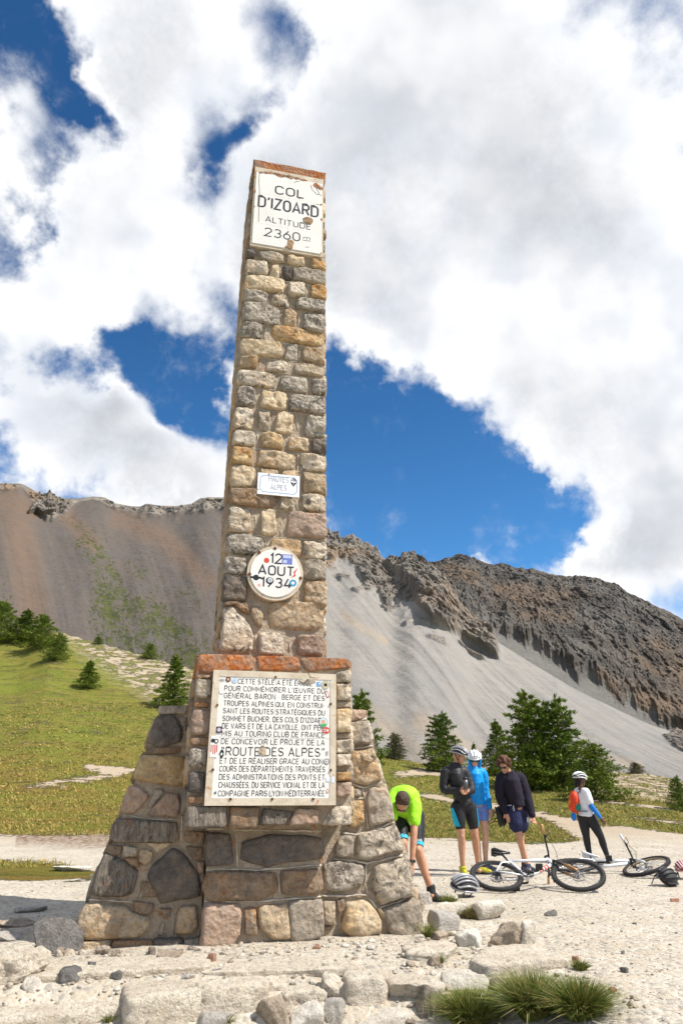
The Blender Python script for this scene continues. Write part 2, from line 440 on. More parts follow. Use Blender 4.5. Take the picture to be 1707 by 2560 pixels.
# grass thins out in patches
edge = nt.math('ADD', a_gr, nt.math('MULTIPLY', nt.math('SUBTRACT', nt.noise(oc, 1.5, 10, .82), .5), 2.6))
gmask = nt.ramp(edge, .42, .58)
thin = nt.ramp(nt.noise(nt.vscale(oc, (.5, 1.3, 1)), .8, 9, .78), .55, .66, 1, .3)
gmask = nt.math('MULTIPLY', gmask, thin)
st = nt.noise(nt.vscale(oc, (.8, .8, 1.6)), 1.1, 8, .72)
smask = nt.math('MULTIPLY', a_sa, nt.ramp(st, .44, .52, .1, 1.0))
gmask = nt.math('MULTIPLY', gmask, nt.math('SUBTRACT', 1.0, smask))
gravel = nt.mix(nt.math('MULTIPLY', a_br, nt.ramp(n2, .35, .6)), gravel, (.15, .085, .05))
nt.put(bs.inputs['Base Color'], nt.mix(gmask, gravel, gcol))
bs.inputs['Roughness'].default_value = .95; bs.inputs['Specular IOR Level'].default_value = .1
hgt = nt.math('ADD', nt.math('MULTIPLY', vd, -.5), nt.math('ADD', nt.math('MULTIPLY', n3, .5), nt.math('MULTIPLY', n2, 1.2)))
b1 = nt.bump(hgt, .7, .03)
hg2 = nt.math('MULTIPLY', nt.math('ADD', nt.noise(nt.vscale(oc, (1, 1, .3)), 9, 6, .75), nt.math('MULTIPLY', nt.noise(oc, 2.2, 5, .7), 1.4)), gmask)
nt.put(bs.inputs['Normal'], nt.bump(hg2, 1.0, .16, b1))
ground = mesh_obj('ground', P, gf, gm, smooth=True, attrs={'zone': G_ATT, 'zone2': D_ATT})
tag(ground, 'pale gravel pass with grassy slopes', None, None, 'structure')

# ---- the scree mountain: rises right behind the meadow, its crest runs from left to right and drops on the right
RID_A = [(-900, 1150), (-300, 1190), (0, 1208), (55, 1209), (80, 1222), (97, 1232), (101, 1226), (105, 1236), (118, 1243), (124, 1229), (130, 1243), (170, 1246), (200, 1246), (232, 1241), (262, 1243), (290, 1258), (330, 1266), (352, 1266), (366, 1259), (400, 1264), (440, 1265), (480, 1259), (500, 1246), (520, 1243), (548, 1243), (580, 1245), (620, 1258), (680, 1262), (730, 1280), (780, 1305), (809, 1312), (820, 1326), (829, 1336), (845, 1334), (850, 1346), (864, 1348), (872, 1340), (881, 1337), (890, 1348), (900, 1350), (908, 1362), (921, 1360), (930, 1372), (942, 1369), (950, 1388), (956, 1400), (979, 1409), (1002, 1413), (1005, 1390), (1010, 1388), (1016, 1397), (1028, 1394), (1037, 1398), (1042, 1412), (1056, 1416), (1075, 1430), (1095, 1445), (1125, 1480), (1150, 1530), (1180, 1560), (1210, 1580), (1240, 1603), (1320, 1653), (1436, 1723), (1552, 1779), (1625, 1812), (1690, 1832), (1760, 1850), (2000, 1890), (2600, 1920)]
def col_interp(lst, az):
    q = [azel(*p) for p in lst]; return np.interp(az, [a for a, e in q], [e for a, e in q])
def smooth1(y, k):
    ker = np.hanning(k+2)[1:-1]; ker /= ker.sum(); return np.convolve(np.pad(y, k//2, mode='edge'), ker, 'valid')[:len(y)]
NA, NT_ = 860, 300
azA = np.concatenate([np.linspace(-1.45, -.62, 40)[:-1], np.linspace(-.62, .62, NA), np.linspace(.62, 1.45, 40)[1:]])
eA = col_interp(RID_A, azA)
eAs = smooth1(eA, 31)
R_base = np.interp(azA, [-.6, 0, .3, .6], [190, 150, 125, 110])
R_crest = np.interp(azA, [-.6, -.1, .1, .3, .6], [620, 560, 480, 330, 260])
zb = -8.0
tt = np.linspace(0, 1, NT_)
T, AZ = np.meshgrid(tt, azA); EA = eA[:, None]*np.ones_like(T); 
RB = R_base[:, None]; RC = R_crest[:, None]
eb = (zb-CAM_H)/RB
Rr = RB+(RC-RB)*T
zc = CAM_H+RC*EA; zcs = CAM_H+RC*eAs[:, None]
prof = .82*T+.18*T**2.2
Z = zb+(zcs-zb)*prof+(zc-zcs)*sstep(T, .90, 1.0)
X = Rr*np.sin(AZ); Y = Rr*np.cos(AZ)
px0, py0 = project(np.stack([X.ravel(), Y.ravel(), Z.ravel()], 1)); px0 = px0.reshape(T.shape); py0 = py0.reshape(T.shape)
jn = 16*fbm(X*.03, Y*.03, Z*.03, 4)
qx, qy = px0+jn, py0+jn
crest_y = np.interp(px0, [p[0] for p in RID_A], [p[1] for p in RID_A])
dcr = qy-crest_y
band = np.interp(px0, [0, 60, 120, 200, 480, 560, 800, 900, 1000, 1070], [22, 8, 70, 10, 34, 50, 60, 120, 135, 140])*(.75+.5*fbm(AZ*40, T*3, 0, 3))
rock = sstep(dcr-band, 14, -8)*(px0 < 1080)
tongue = in_poly(qx, qy, [(1000, 1400), (1045, 1405), (1085, 1430), (1120, 1470), (1165, 1530), (1200, 1560), (1245, 1610), (1241, 1645), (1225, 1636), (1190, 1618), (1165, 1608), (1120, 1580), (1080, 1562), (1050, 1530), (1030, 1480), (1000, 1450), (960, 1420)])
rock = np.maximum(rock, tongue*1.0)
rock = np.maximum(rock, in_poly(qx, qy, [(1655, 1835), (1680, 1825), (1730, 1835), (1780, 1890), (1707, 1880), (1665, 1850)])*1.0)
pinn = in_poly(px0+jn*.4, py0, [(70, 1285), (88, 1262), (108, 1245), (120, 1225), (128, 1225), (138, 1265), (136, 1292), (110, 1294), (90, 1283)])*1.0
rock = np.maximum(rock, pinn)
stones = sstep(fbm(X*.06, Y*.06, Z*.06, 4), .18, .3)*in_poly(qx, qy, [(808, 1350), (1000, 1440), (1090, 1560), (1230, 1650), (1180, 1650), (1000, 1560), (808, 1420)])
rock = np.maximum(rock, stones*.6)
for k in range(2):
    rock[:, 1:-1] = (rock[:, :-2]+2*rock[:, 1:-1]+rock[:, 2:])/4
    rock[1:-1] = (rock[:-2]+2*rock[1:-1]+rock[2:])/4
rid = fbm(X*.035, Y*.035, Z*.014, 5, .6); det = fbm(X*.12, Y*.12, Z*.05, 4, .65, ridged=True)
amp = rock*(T < .999)
out_n = np.stack([-np.sin(AZ), -np.cos(AZ), 0*AZ+.25], -1)
kk = .13+.34*sstep(AZ+.0*T, -.12, .10)
SS = AZ+kk*(T-.5)
gul = fbm(SS*26, T*1.0, 3.0, 4)                       # faint runnels down the scree
disp = amp*(9*(rid+.25)+4.5*det)*np.clip(1.0-(T > .97)*.6, 0, 1)*(RC/520)
tg = tongue*1.0
for k in range(8):
    tg[:, 1:-1] = (tg[:, :-2]+2*tg[:, 1:-1]+tg[:, 2:])/4
    tg[1:-1] = (tg[:-2]+2*tg[1:-1]+tg[2:])/4
disp = disp+tg*9.0+tg*8*fbm(X*.05, Y*.05, Z*.03, 4, .6)+pinn*4
disp = disp+(1-rock)*(gul*2.6*np.sin(np.clip(T, 0, 1)*math.pi)+fbm(X*.08, Y*.08, Z*.08, 4)*.7)
disp = disp*(1-sstep(T, .985, 1.0)*.8)
X = X+out_n[..., 0]*disp; Y = Y+out_n[..., 1]*disp; Z = Z+out_n[..., 2]*disp
Z = Z+amp*sstep(T, .93, 1.0)*(det*3.0)*(px0 > 790)
# a back side so that the crest has depth
Xb = X[:, -1:]*1.25; Yb = Y[:, -1:]*1.25; Zb = Z[:, -1:]*0-10
X = np.concatenate([X, Xb], 1); Y = np.concatenate([Y, Yb], 1); Z = np.concatenate([Z, Zb], 1)
pad = lambda a: np.concatenate([a, a[:, -1:]], 1)
veg = in_poly(qx, qy, [(195, 1320), (225, 1330), (270, 1400), (340, 1470), (400, 1500), (470, 1560), (545, 1640), (540, 1700), (330, 1700), (310, 1640), (230, 1600), (222, 1520), (240, 1440), (205, 1370)])*1.0
veg = np.maximum(veg, .55*in_poly(qx, qy, [(160, 1290), (260, 1330), (420, 1400), (560, 1500), (600, 1700), (330, 1700), (225, 1600)]))
veg = np.maximum(veg, .6*in_poly(qx, qy, [(-60, 1400), (20, 1420), (50, 1480), (20, 1520), (-60, 1520)]))
for k in range(10):
    veg[:, 1:-1] = (veg[:, :-2]+2*veg[:, 1:-1]+veg[:, 2:])/4
    veg[1:-1] = (veg[:-2]+2*veg[1:-1]+veg[2:])/4
leftness = sstep(px0, 900, 500)  # where the painted cloud shade darkens the left scree
orange = np.zeros_like(px0)
for pts, w in (([(40, 1300), (90, 1560)], 40), ([(20, 1250), (70, 1270)], 30), ([(390, 1330), (520, 1450)], 26), ([(300, 1300), (370, 1330)], 24), ([(160, 1280), (230, 1360)], 20), ([(920, 1780), (1060, 1900)], 22), ([(1060, 1810), (1190, 1900)], 24), ([(860, 1540), (960, 1600)], 10), ([(1500, 1890), (1600, 1920)], 10)):
    orange = np.maximum(orange, sstep(seg_dist(qx, qy, pts), w*1.7, w*.3))
nv = X.shape[1]
idx = np.arange(X.shape[0]*nv).reshape(X.shape[0], nv)
fA = np.stack([idx[:-1, :-1], idx[:-1, 1:], idx[1:, 1:], idx[1:, :-1]], -1).reshape(-1, 4)
attA = np.stack([pad(rock).ravel(), pad(veg).ravel(), pad(orange).ravel()], 1)
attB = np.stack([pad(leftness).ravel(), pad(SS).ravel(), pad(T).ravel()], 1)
mm, nt, bs = new_mat('scree_and_rock')
oc = nt.coord(); s1 = nt.new('ShaderNodeSeparateColor'); nt.put(s1.inputs[0], nt.attr('zone')); s2 = nt.new('ShaderNodeSeparateColor'); nt.put(s2.inputs[0], nt.attr('zone2'))
# streaks run down the slope: coordinates (azimuth, height)
cx = nt.new('ShaderNodeCombineXYZ'); nt.put(cx.inputs[0], nt.math('MULTIPLY', s2.outputs[1], 60.0)); nt.put(cx.inputs[1], nt.math('MULTIPLY', s2.outputs[2], 3.0))
sk1 = nt.math('ADD', nt.math('MULTIPLY', nt.noise(cx.outputs[0], .8, 6, .6, dist=.5), .62), nt.math('MULTIPLY', nt.noise(oc, .05, 8, .7), .38))
ng = nt.noise(oc, .16, 8, .72)
ng2 = nt.noise(oc, .02, 5, .6)
lite = nt.mix(nt.ramp(sk1, .35, .65), (.265, .248, .225), (.325, .298, .262))
lite = nt.mix(nt.ramp(ng2, .5, .7, 0, .6), lite, (.25, .243, .235))
dark = nt.mix(nt.ramp(sk1, .35, .65), (.118, .100, .087), (.142, .118, .100))  # left scree: cloud shade put into the colour as darker tones
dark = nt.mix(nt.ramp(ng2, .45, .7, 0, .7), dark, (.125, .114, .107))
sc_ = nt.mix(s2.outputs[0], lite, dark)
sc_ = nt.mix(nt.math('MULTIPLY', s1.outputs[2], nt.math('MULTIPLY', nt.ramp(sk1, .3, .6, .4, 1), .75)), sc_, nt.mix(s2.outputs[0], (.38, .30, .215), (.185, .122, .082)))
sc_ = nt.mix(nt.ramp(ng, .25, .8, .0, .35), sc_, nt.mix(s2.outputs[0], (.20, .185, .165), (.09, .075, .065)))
rk = nt.mix(nt.ramp(nt.noise(oc, .05, 8, .7), .35, .65), (.125, .11, .098), (.26, .225, .185))
rk = nt.mix(nt.ramp(nt.noise(oc, .017, 6, .65), .5, .68), rk, (.25, .175, .115))
rk = nt.mix(nt.ramp(ng, .5, .75, 0, .6), rk, (.33, .29, .25))
c = nt.mix(nt.ramp(s1.outputs[0], .25, .6), sc_, rk)
# dwarf shrubs: clumps strung out down the fall line
cv = nt.new('ShaderNodeCombineXYZ'); nt.put(cv.inputs[0], nt.math('MULTIPLY', s2.outputs[1], 46.0)); nt.put(cv.inputs[1], nt.math('MULTIPLY', s2.outputs[2], 16.0))
vv = nt.math('ADD', nt.math('MULTIPLY', nt.noise(cv.outputs[0], 1.1, 5, .6, dist=.5), .38), nt.math('MULTIPLY', nt.noise(cv.outputs[0], 5.2, 6, .72, dist=.3), .62))
vth = nt.ramp(s1.outputs[1], 0, 1, .63, .485, smooth=False)
vm = nt.math('MULTIPLY', nt.math('GREATER_THAN', s1.outputs[1], .02), nt.ramp(nt.math('SUBTRACT', vv, vth), 0.0, .03))
c = nt.mix(nt.math('MULTIPLY', vm, .9), c, nt.mix(nt.ramp(ng, .4, .6), (.045, .052, .018), (.085, .095, .025)))
nt.put(bs.inputs['Base Color'], c); bs.inputs['Roughness'].default_value = .95; bs.inputs['Specular IOR Level'].default_value = .1
bb = nt.bump(nt.math('ADD', nt.noise(oc, .25, 8, .75), nt.math('MULTIPLY', nt.noise(oc, .06, 4, .6), 2.0)), .9, 1.2)
nt.put(bs.inputs['Normal'], nt.bump(nt.noise(oc, 1.3, 6, .8), .8, .35, bb))
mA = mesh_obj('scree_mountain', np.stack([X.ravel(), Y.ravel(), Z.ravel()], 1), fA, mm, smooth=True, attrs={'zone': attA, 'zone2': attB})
_rk = attA[:, 0][fA].mean(1) > .45; mA.data.polygons.foreach_set('use_smooth', ~_rk)
tag(mA, 'scree mountain with crags along its crest', None, None, 'structure')

# ---- the dark rocky mountain behind it on the right
RID_B = [(700, 1500), (900, 1470), (1040, 1425), (1060, 1424), (1075, 1427), (1101, 1418), (1115, 1409), (1124, 1405), (1140, 1396), (1146, 1388), (1156, 1388), (1166, 1394), (1182, 1398), (1205, 1405), (1228, 1413), (1252, 1413), (1263, 1417), (1280, 1424), (1303, 1425), (1340, 1430), (1378, 1436), (1436, 1448), (1494, 1451), (1520, 1458), (1546, 1465), (1575, 1490), (1605, 1498), (1633, 1512), (1670, 1530), (1707, 1549), (1800, 1590), (2000, 1680), (2600, 1800)]
BAS_B = [(700, 1500), (1040, 1430), (1100, 1480), (1150, 1520), (1205, 1556), (1297, 1602), (1396, 1660), (1477, 1700), (1558, 1752), (1610, 1780), (1667, 1812), (1760, 1860), (2600, 1960)]
azB = np.concatenate([np.linspace(.02, .62, 520), np.linspace(.62, 1.4, 40)[1:]])
eR = col_interp(RID_B, azB); eRs = smooth1(eR, 17)
eBb = col_interp(BAS_B, azB)
tB = np.linspace(-.35, 1, 330)
T, AZ = np.meshgrid(tB, azB)
R0 = 560.0; R1 = 860.0
Tp = np.clip(T, 0, 1)
zb0 = CAM_H+R0*eBb[:, None]; zr = CAM_H+R1*eRs[:, None]; zrr = CAM_H+R1*eR[:, None]
Rr = np.where(T < 0, R0+T*520, R0+(R1-R0)*Tp)
Z = np.where(T < 0, zb0+T*520*.62, zb0+(zr-zb0)*(.72*Tp+.28*Tp**.5)+(zrr-zr)*sstep(Tp, .93, 1))
X = Rr*np.sin(AZ); Y = Rr*np.cos(AZ)
rock = sstep(T+.06*fbm(AZ*60, T*3, 0, 4), -.02, .03)
# buttresses and gullies lean with the strata
un = X*.9-Z*.35
un = un+12*fbm(X*.02, Y*.02, Z*.02, 3)
rid = fbm(un*.034, Y*.01, Z*.010, 6, .6, ridged=True); det = fbm(X*.12, Y*.05, Z*.12+X*.04, 5, .75); big = fbm(X*.008, Y*.006, Z*.011, 3)
disp = rock*(13*(rid+.1)+5*det+15*big)*(1-.75*sstep(T, .93, 1.0))+(1-rock)*fbm(AZ*40, T*2, 0, 4)*3
X = X-np.sin(AZ)*disp; Y = Y-np.cos(AZ)*disp; Z = Z+disp*.3+rock*sstep(T, .96, 1)*det*2.2
X = np.concatenate([X, X[:, -1:]*1.2], 1); Y = np.concatenate([Y, Y[:, -1:]*1.2], 1); Z = np.concatenate([Z, Z[:, -1:]*0-10], 1)
nv = X.shape[1]; idx = np.arange(X.shape[0]*nv).reshape(X.shape[0], nv)
fB = np.stack([idx[:-1, :-1], idx[:-1, 1:], idx[1:, 1:], idx[1:, :-1]], -1).reshape(-1, 4)
pxb, pyb = project(np.stack([X.ravel(), Y.ravel(), Z.ravel()], 1))
orb = np.zeros(len(pxb))
for pts, w in (([(1290, 1480), (1420, 1500)], 22), ([(1310, 1530), (1420, 1545)], 16), ([(1640, 1640), (1707, 1700)], 40), ([(1500, 1690), (1530, 1720)], 20), ([(1600, 1740), (1707, 1780)], 40), ([(1120, 1430), (1180, 1440)], 16), ([(1250, 1470), (1300, 1500)], 16)):
    orb = np.maximum(orb, sstep(seg_dist(pxb, pyb, pts), w*1.9, w*.3))
m2, nt, bs = new_mat('dark_dolomite')
oc = nt.coord(); s1 = nt.new('ShaderNodeSeparateColor'); nt.put(s1.inputs[0], nt.attr('zone'))
na = nt.noise(oc, .03, 9, .72); nb = nt.noise(nt.vscale(oc, (1, 1, .5)), .012, 6, .65)
rk = nt.mix(nt.ramp(na, .35, .65), (.125, .115, .107), (.285, .255, .225))
rk = nt.mix(nt.ramp(nb, .48, .62, 0, .55), rk, nt.mix(na, (.17, .135, .11), (.33, .265, .205)))
rk = nt.mix(nt.math('MULTIPLY', s1.outputs[1], nt.ramp(na, .35, .65, .05, .5)), rk, (.38, .23, .12))
scl = nt.mix(na, (.27, .255, .235), (.35, .33, .30))
nt.put(bs.inputs['Base Color'], nt.mix(nt.ramp(s1.outputs[0], .3, .6), scl, rk)); bs.inputs['Roughness'].default_value = .95; bs.inputs['Specular IOR Level'].default_value = .1
bb = nt.bump(nt.noise(nt.vscale(oc, (1, 1, 2.2)), .05, 10, .8, dist=.6), 1.0, 12)
nt.put(bs.inputs['Normal'], nt.bump(nt.noise(oc, .5, 5, .75), .7, 1.2, bb))
mB = mesh_obj('rocky_mountain', np.stack([X.ravel(), Y.ravel(), Z.ravel()], 1), fB, m2, smooth=True, attrs={'zone': np.stack([pad(rock).ravel(), orb], 1)})
mB.data.polygons.foreach_set('use_smooth', np.zeros(len(mB.data.polygons), bool))
tag(mB, 'dark rocky mountain behind the scree', None, None, 'structure')
# ------------------------------------------------------------------ the stone monument
def ML(u, v, z): return MR*u+MB_*v+MZ*z
def mloc(px, py, v):
    d = pdir(px, py); t = (v-CAM@MB_)/(d@MB_); q = CAM+d*t
    return float(q@MR), float(q[2])
MON_O = ML(.8, 7.0, 0)
mon = empty('stone_monument', tuple(MON_O))
tag(mon, 'tall rubble stone stele with buttressed base and white enamel plates', 'monument')

def stone_mat(name, a, b, c3, vein=.0, lich=.25, streak=None, darkp=0.0):
    m, nt, bs = new_mat(name); oc = nt.coord()
    oi = nt.new('ShaderNodeObjectInfo'); rnd = oi.outputs['Random']
    off = nt.vmath('ADD', oc, nt.vmath('SCALE', (3.1, 5.7, 2.3), scale=nt.math('MULTIPLY', rnd, 40.0)))
    src = off if streak is None else nt.vscale(off, streak)
    n1 = nt.noise(src, 7, 7, .68, dist=.6); n2 = nt.noise(off, 24, 6, .7); n3 = nt.noise(off, 3.0, 5, .6)
    col = nt.mix(nt.ramp(n1, .36, .62), a, b)
    col = nt.mix(nt.ramp(n3, .46, .62, 0, .85), col, c3)
    col = nt.mix(nt.ramp(n2, .45, .70, 0, .75), col, tuple(x*.45 for x in a))
    if vein > 0:
        vn = nt.noise(src, 9, 6, .6, dist=1.6)
        v = nt.math('SUBTRACT', 1.0, nt.math('MULTIPLY', nt.math('ABSOLUTE', nt.math('SUBTRACT', vn, .5)), 14.0), clamp=True)
        col = nt.mix(nt.math('MULTIPLY', v, nt.math('MULTIPLY', nt.ramp(n3, .3, .6, .4, 1), vein)), col, (.62, .58, .52))
        col = nt.mix(nt.math('MULTIPLY', nt.ramp(n2, .52, .62), vein*.85), col, (.58, .55, .50))
    if darkp > 0:
        col = nt.mix(nt.ramp(nt.noise(off, 10, 6, .72, dist=.8), .52, .60, 0, darkp), col, (.085, .083, .085))
    lk = nt.noise(off, 12, 6, .75, dist=.5)
    col = nt.mix(nt.math('MULTIPLY', nt.ramp(lk, .60, .66), lich), col, (.50, .15, .025))
    col = nt.mix(1.0, col, nt.mix(rnd, (.94, .88, .80), (1.20, 1.12, 1.02)), 'MULTIPLY')
    nt.put(bs.inputs['Base Color'], col); bs.inputs['Roughness'].default_value = .88; bs.inputs['Specular IOR Level'].default_value = .2
    h = nt.math('ADD', nt.math('MULTIPLY', nt.noise(src, 16, 8, .72, dist=.4), 1.4), nt.math('MULTIPLY', nt.voro(src, 22), .6))
    nt.put(bs.inputs['Normal'], nt.bump(h, 1.0, .045))
    return m
SM = {
 'D': stone_mat('dark_veined_stone', (.115, .102, .095), (.27, .24, .215), (.50, .45, .38), 1.0, .25),
 'S': stone_mat('slate_stone', (.125, .115, .112), (.19, .172, .162), (.27, .225, .185), .12, .2),
 'G': stone_mat('grey_stone', (.30, .265, .225), (.46, .41, .345), (.54, .44, .32), .45, .3),
 'W': stone_mat('pale_crusted_stone', (.64, .57, .48), (.78, .70, .59), (.64, .50, .34), .5, .3, None, .75),
 'T': stone_mat('tan_stone', (.48, .37, .25), (.66, .53, .37), (.54, .35, .17), .35, .35, None, .3),
 'C': stone_mat('cream_stone', (.70, .56, .38), (.82, .70, .52), (.70, .48, .24), .3, .35),
 'O': stone_mat('ochre_stone', (.56, .38, .18), (.70, .54, .31), (.52, .27, .08), .3, .8, None, .2),
 'P': stone_mat('pinkish_stone', (.44, .31, .235), (.58, .43, .33), (.40, .30, .25), .3, .4),
 'B': stone_mat('brown_stone', (.26, .185, .13), (.40, .29, .20), (.42, .25, .12), .3, .7, None, .3),
 'L': stone_mat('striated_dark_stone', (.10, .092, .086), (.36, .315, .265), (.15, .125, .11), .35, .5, (2.2, 2.2, .5)),
 'Q': stone_mat('lichen_spotted_stone', (.30, .20, .13), (.44, .27, .15), (.42, .20, .08), .3, 1.0, None, .2),
 'R': stone_mat('lichen_covered_stone', (.40, .115, .025), (.50, .175, .04), (.34, .235, .17), .25, 1.0),
}
m, nt, bs = new_mat('lime_mortar'); oc = nt.coord()
n1 = nt.noise(oc, 3, 6, .65); n2 = nt.noise(oc, 30, 5, .7)
col = nt.mix(nt.ramp(n1, .35, .65), (.42, .33, .235), (.56, .45, .335))
col = nt.mix(nt.ramp(n2, .45, .75, 0, .55), col, (.22, .17, .125))
col = nt.mix(nt.ramp(nt.noise(oc, 5, 7, .75, dist=.4), .585, .64, 0, .85), col, (.47, .17, .04))
nt.put(bs.inputs['Base Color'], col); nt.put(bs.inputs['Normal'], nt.bump(nt.math('ADD', n2, nt.noise(oc, 9, 5, .7)), 1.0, .04))
MORTAR = m
m, nt, bs = new_mat('raised_pointing'); oc = nt.coord()
nt.put(bs.inputs['Base Color'], nt.mix(nt.ramp(nt.noise(oc, 9, 5, .7), .35, .65), (.38, .32, .245), (.60, .53, .43)))
nt.put(bs.inputs['Normal'], nt.bump(nt.noise(oc, 40, 4, .7), .6, .01))
POINT = m

def frame_front(v): return lambda u, w, d: ML(u, v-d, w)
def frame_back(v): return lambda u, w, d: ML(u, v+d, w)
def frame_left(uf): return lambda q, w, d: ML(uf(w)-d, q, w)
def frame_right(uf): return lambda q, w, d: ML(uf(w)+d, q, w)
_sid = [0]
def ray_poly(poly, c, ang):
    dx, dy = math.cos(ang), math.sin(ang); best = 1e9
    n = len(poly)
    for i in range(n):
        x1, y1 = poly[i][0]-c[0], poly[i][1]-c[1]; x2, y2 = poly[(i+1) % n][0]-c[0], poly[(i+1) % n][1]-c[1]
        ex, ey = x2-x1, y2-y1; den = dx*ey-dy*ex
        if abs(den) < 1e-12: continue
        t = (x1*ey-y1*ex)/den; s = (x1*dy-y1*dx)/den
        if t > 0 and -1e-6 <= s <= 1+1e-6: best = min(best, t)
    return best if best < 1e8 else .01
def stone_verts(poly, fr, prot=.035, inset=.003, N=30, rough=1.0, rings=None, flat=.5, back=.05):
    _sid[0] += 1; sd = _sid[0]*3.77
    A = 0; cx = cy = 0; n = len(poly)
    for i in range(n):
        x1, y1 = poly[i]; x2, y2 = poly[(i+1) % n]; c = x1*y2-x2*y1; A += c; cx += (x1+x2)*c; cy += (y1+y2)*c
    cx /= 3*A; cy /= 3*A
    ang = np.linspace(0, 2*math.pi, N, endpoint=False)+.13
    for (x_, y_) in poly:                         # keep the corners of the outline
        ca = math.atan2(y_-cy, x_-cx) % (2*math.pi); i_ = int(np.argmin(np.abs((ang-ca+math.pi) % (2*math.pi)-math.pi))); ang[i_] = ca if abs(ang[i_]-ca) < 1 else ang[i_]
    r = np.array([ray_poly(poly, (cx, cy), a) for a in ang])
    r = np.maximum(r-inset, r*.6)
    rs_ = (np.roll(r, 1)+np.roll(r, -1)+5.0*r)/7.0
    r = np.minimum(rs_, r*1.02)
    sz = math.sqrt(abs(A)/2)
    r = r*(1+.05*pn(np.cos(ang)*2.6+sd, np.sin(ang)*2.6, sd)*rough)+.007*rough*pn(np.cos(ang)*7+sd, np.sin(ang)*7, sd)
    rings = rings or [(1.0, -back), (1.0, .35), (.965, .72), (.90, .93), (.77, 1.0), (.60, 1.0), (.42, 1.0), (.22, 1.0)]
    V = []; F = []
    npl = 5; G_ = rng.normal(size=(npl, 2))*(.34*rough); O_ = 1.0+rng.random(npl)*.22
    def surf(uu, ww):
        pl = np.min(np.stack([O_[i]+G_[i, 0]*(uu-cx)/sz+G_[i, 1]*(ww-cy)/sz for i in range(npl)]), 0)
        return np.clip(pl, .3, 1.35)+.42*rough*fbm(uu*9+sd, ww*9, sd, 4, .62)+.30*rough*fbm(uu*5+sd, ww*7, sd*2, 3, .55, ridged=True)
    for k, (q, h) in enumerate(rings):
        uu = cx+r*q*np.cos(ang); ww = cy+r*q*np.sin(ang)
        if k == 0: dd = np.full(len(ang), -back)
        else: dd = np.maximum(prot*h*surf(uu, ww), prot*.1)
        V += [fr(a, b, c) for a, b, c in zip(uu, ww, dd)]
    ce = prot*float(surf(np.array([cx]), np.array([cy]))[0])
    V.append(fr(cx, cy, ce))
    m_ = len(rings)
    for k in range(m_-1):
        for i in range(N):
            j = (i+1) % N; F.append((k*N+i, k*N+j, (k+1)*N+j, (k+1)*N+i))
    for i in range(N): F.append(((m_-1)*N+i, (m_-1)*N+(i+1) % N, m_*N))
    return V, F, fr(cx, cy, 0)
def orient(poly):
    a = sum(poly[i][0]*poly[(i+1) % len(poly)][1]-poly[(i+1) % len(poly)][0]*poly[i][1] for i in range(len(poly)))
    return poly if a > 0 else poly[::-1]
def add_stone(poly, fr, kind, prot=.035, **kw):
    poly = orient(poly)
    V, F, c = stone_verts(poly, fr, prot, **kw)
    # wind so that normals face out
    p = np.array([V[-1], V[F[-1][0]], V[F[-1][1]]]); nrm = np.cross(p[1]-p[0], p[2]-p[0]); out = fr(0, 0, 1)-fr(0, 0, 0)
    if nrm@out < 0: F = [f[::-1] for f in F]
    o = mesh_obj('stone', V, F, SM[kind], None, smooth=True, loc=c)
    o.parent = mon; o.location = Vector(c)-Vector(MON_O)
    return o
def mpart(mb, name, mat, smooth=False):
    o = mb.build(name, mat, None, smooth, loc=tuple(MON_O)); o.location = (0, 0, 0); o.parent = mon
    return o
V_WING, V_BLOCK, V_PED, V_SHAFT = 6.40, 6.27, 6.02, 6.56
def ul(z): return .322+.0036*z            # shaft left / right edges
def ur(z): return 1.372-.0108*z
# ---- cores
def core(poly, v0, v1, name='mortar_core', mat=None, sub=0):
    mb = MB(); mb.prism(poly, v0, v1, lambda u, w, d: ML(u, d, w))
    return mpart(mb, name, mat or MORTAR)
core([(ul(0)+.015, .3), (ur(0)-.015, .3), (ur(8.6)-.015, 8.60), (ul(8.6)+.015, 8.60)], V_SHAFT-.016, V_SHAFT+.95)
WL = [(-.665, -.15), (-.655, 0), (-.49, .55), (-.142, 1.80), (.32, 1.80), (.32, -.15)]
WR = [(1.28, -.15), (1.28, 1.80), (1.715, 1.80), (1.80, 1.45), (2.05, .60), (2.215, 0), (2.22, -.15)]
core([(u+.015 if u < .3 else u, w) for u, w in WL], V_WING-.016, 7.62)
core([(u-.015 if u > 1.3 else u, w) for u, w in WR], V_WING-.013, 7.623)
core([(.33, -.2), (1.27, -.2), (1.262, .86), (.335, .86)], V_BLOCK-.014, 7.3)
core([(.13, .86), (1.47, .86), (1.475, 2.17), (.125, 2.17)], V_PED-.004, 7.58)

def zq(pts, ox, oy, s, v, grow=1.0):
    q = [mloc(x/s+ox, y/s+oy, v) for x, y in pts]; cx = sum(a for a, b in q)/len(q); cz = sum(b for a, b in q)/len(q)
    return [(cx+(a-cx)*grow, cz+(b-cz)*grow) for a, b in q]
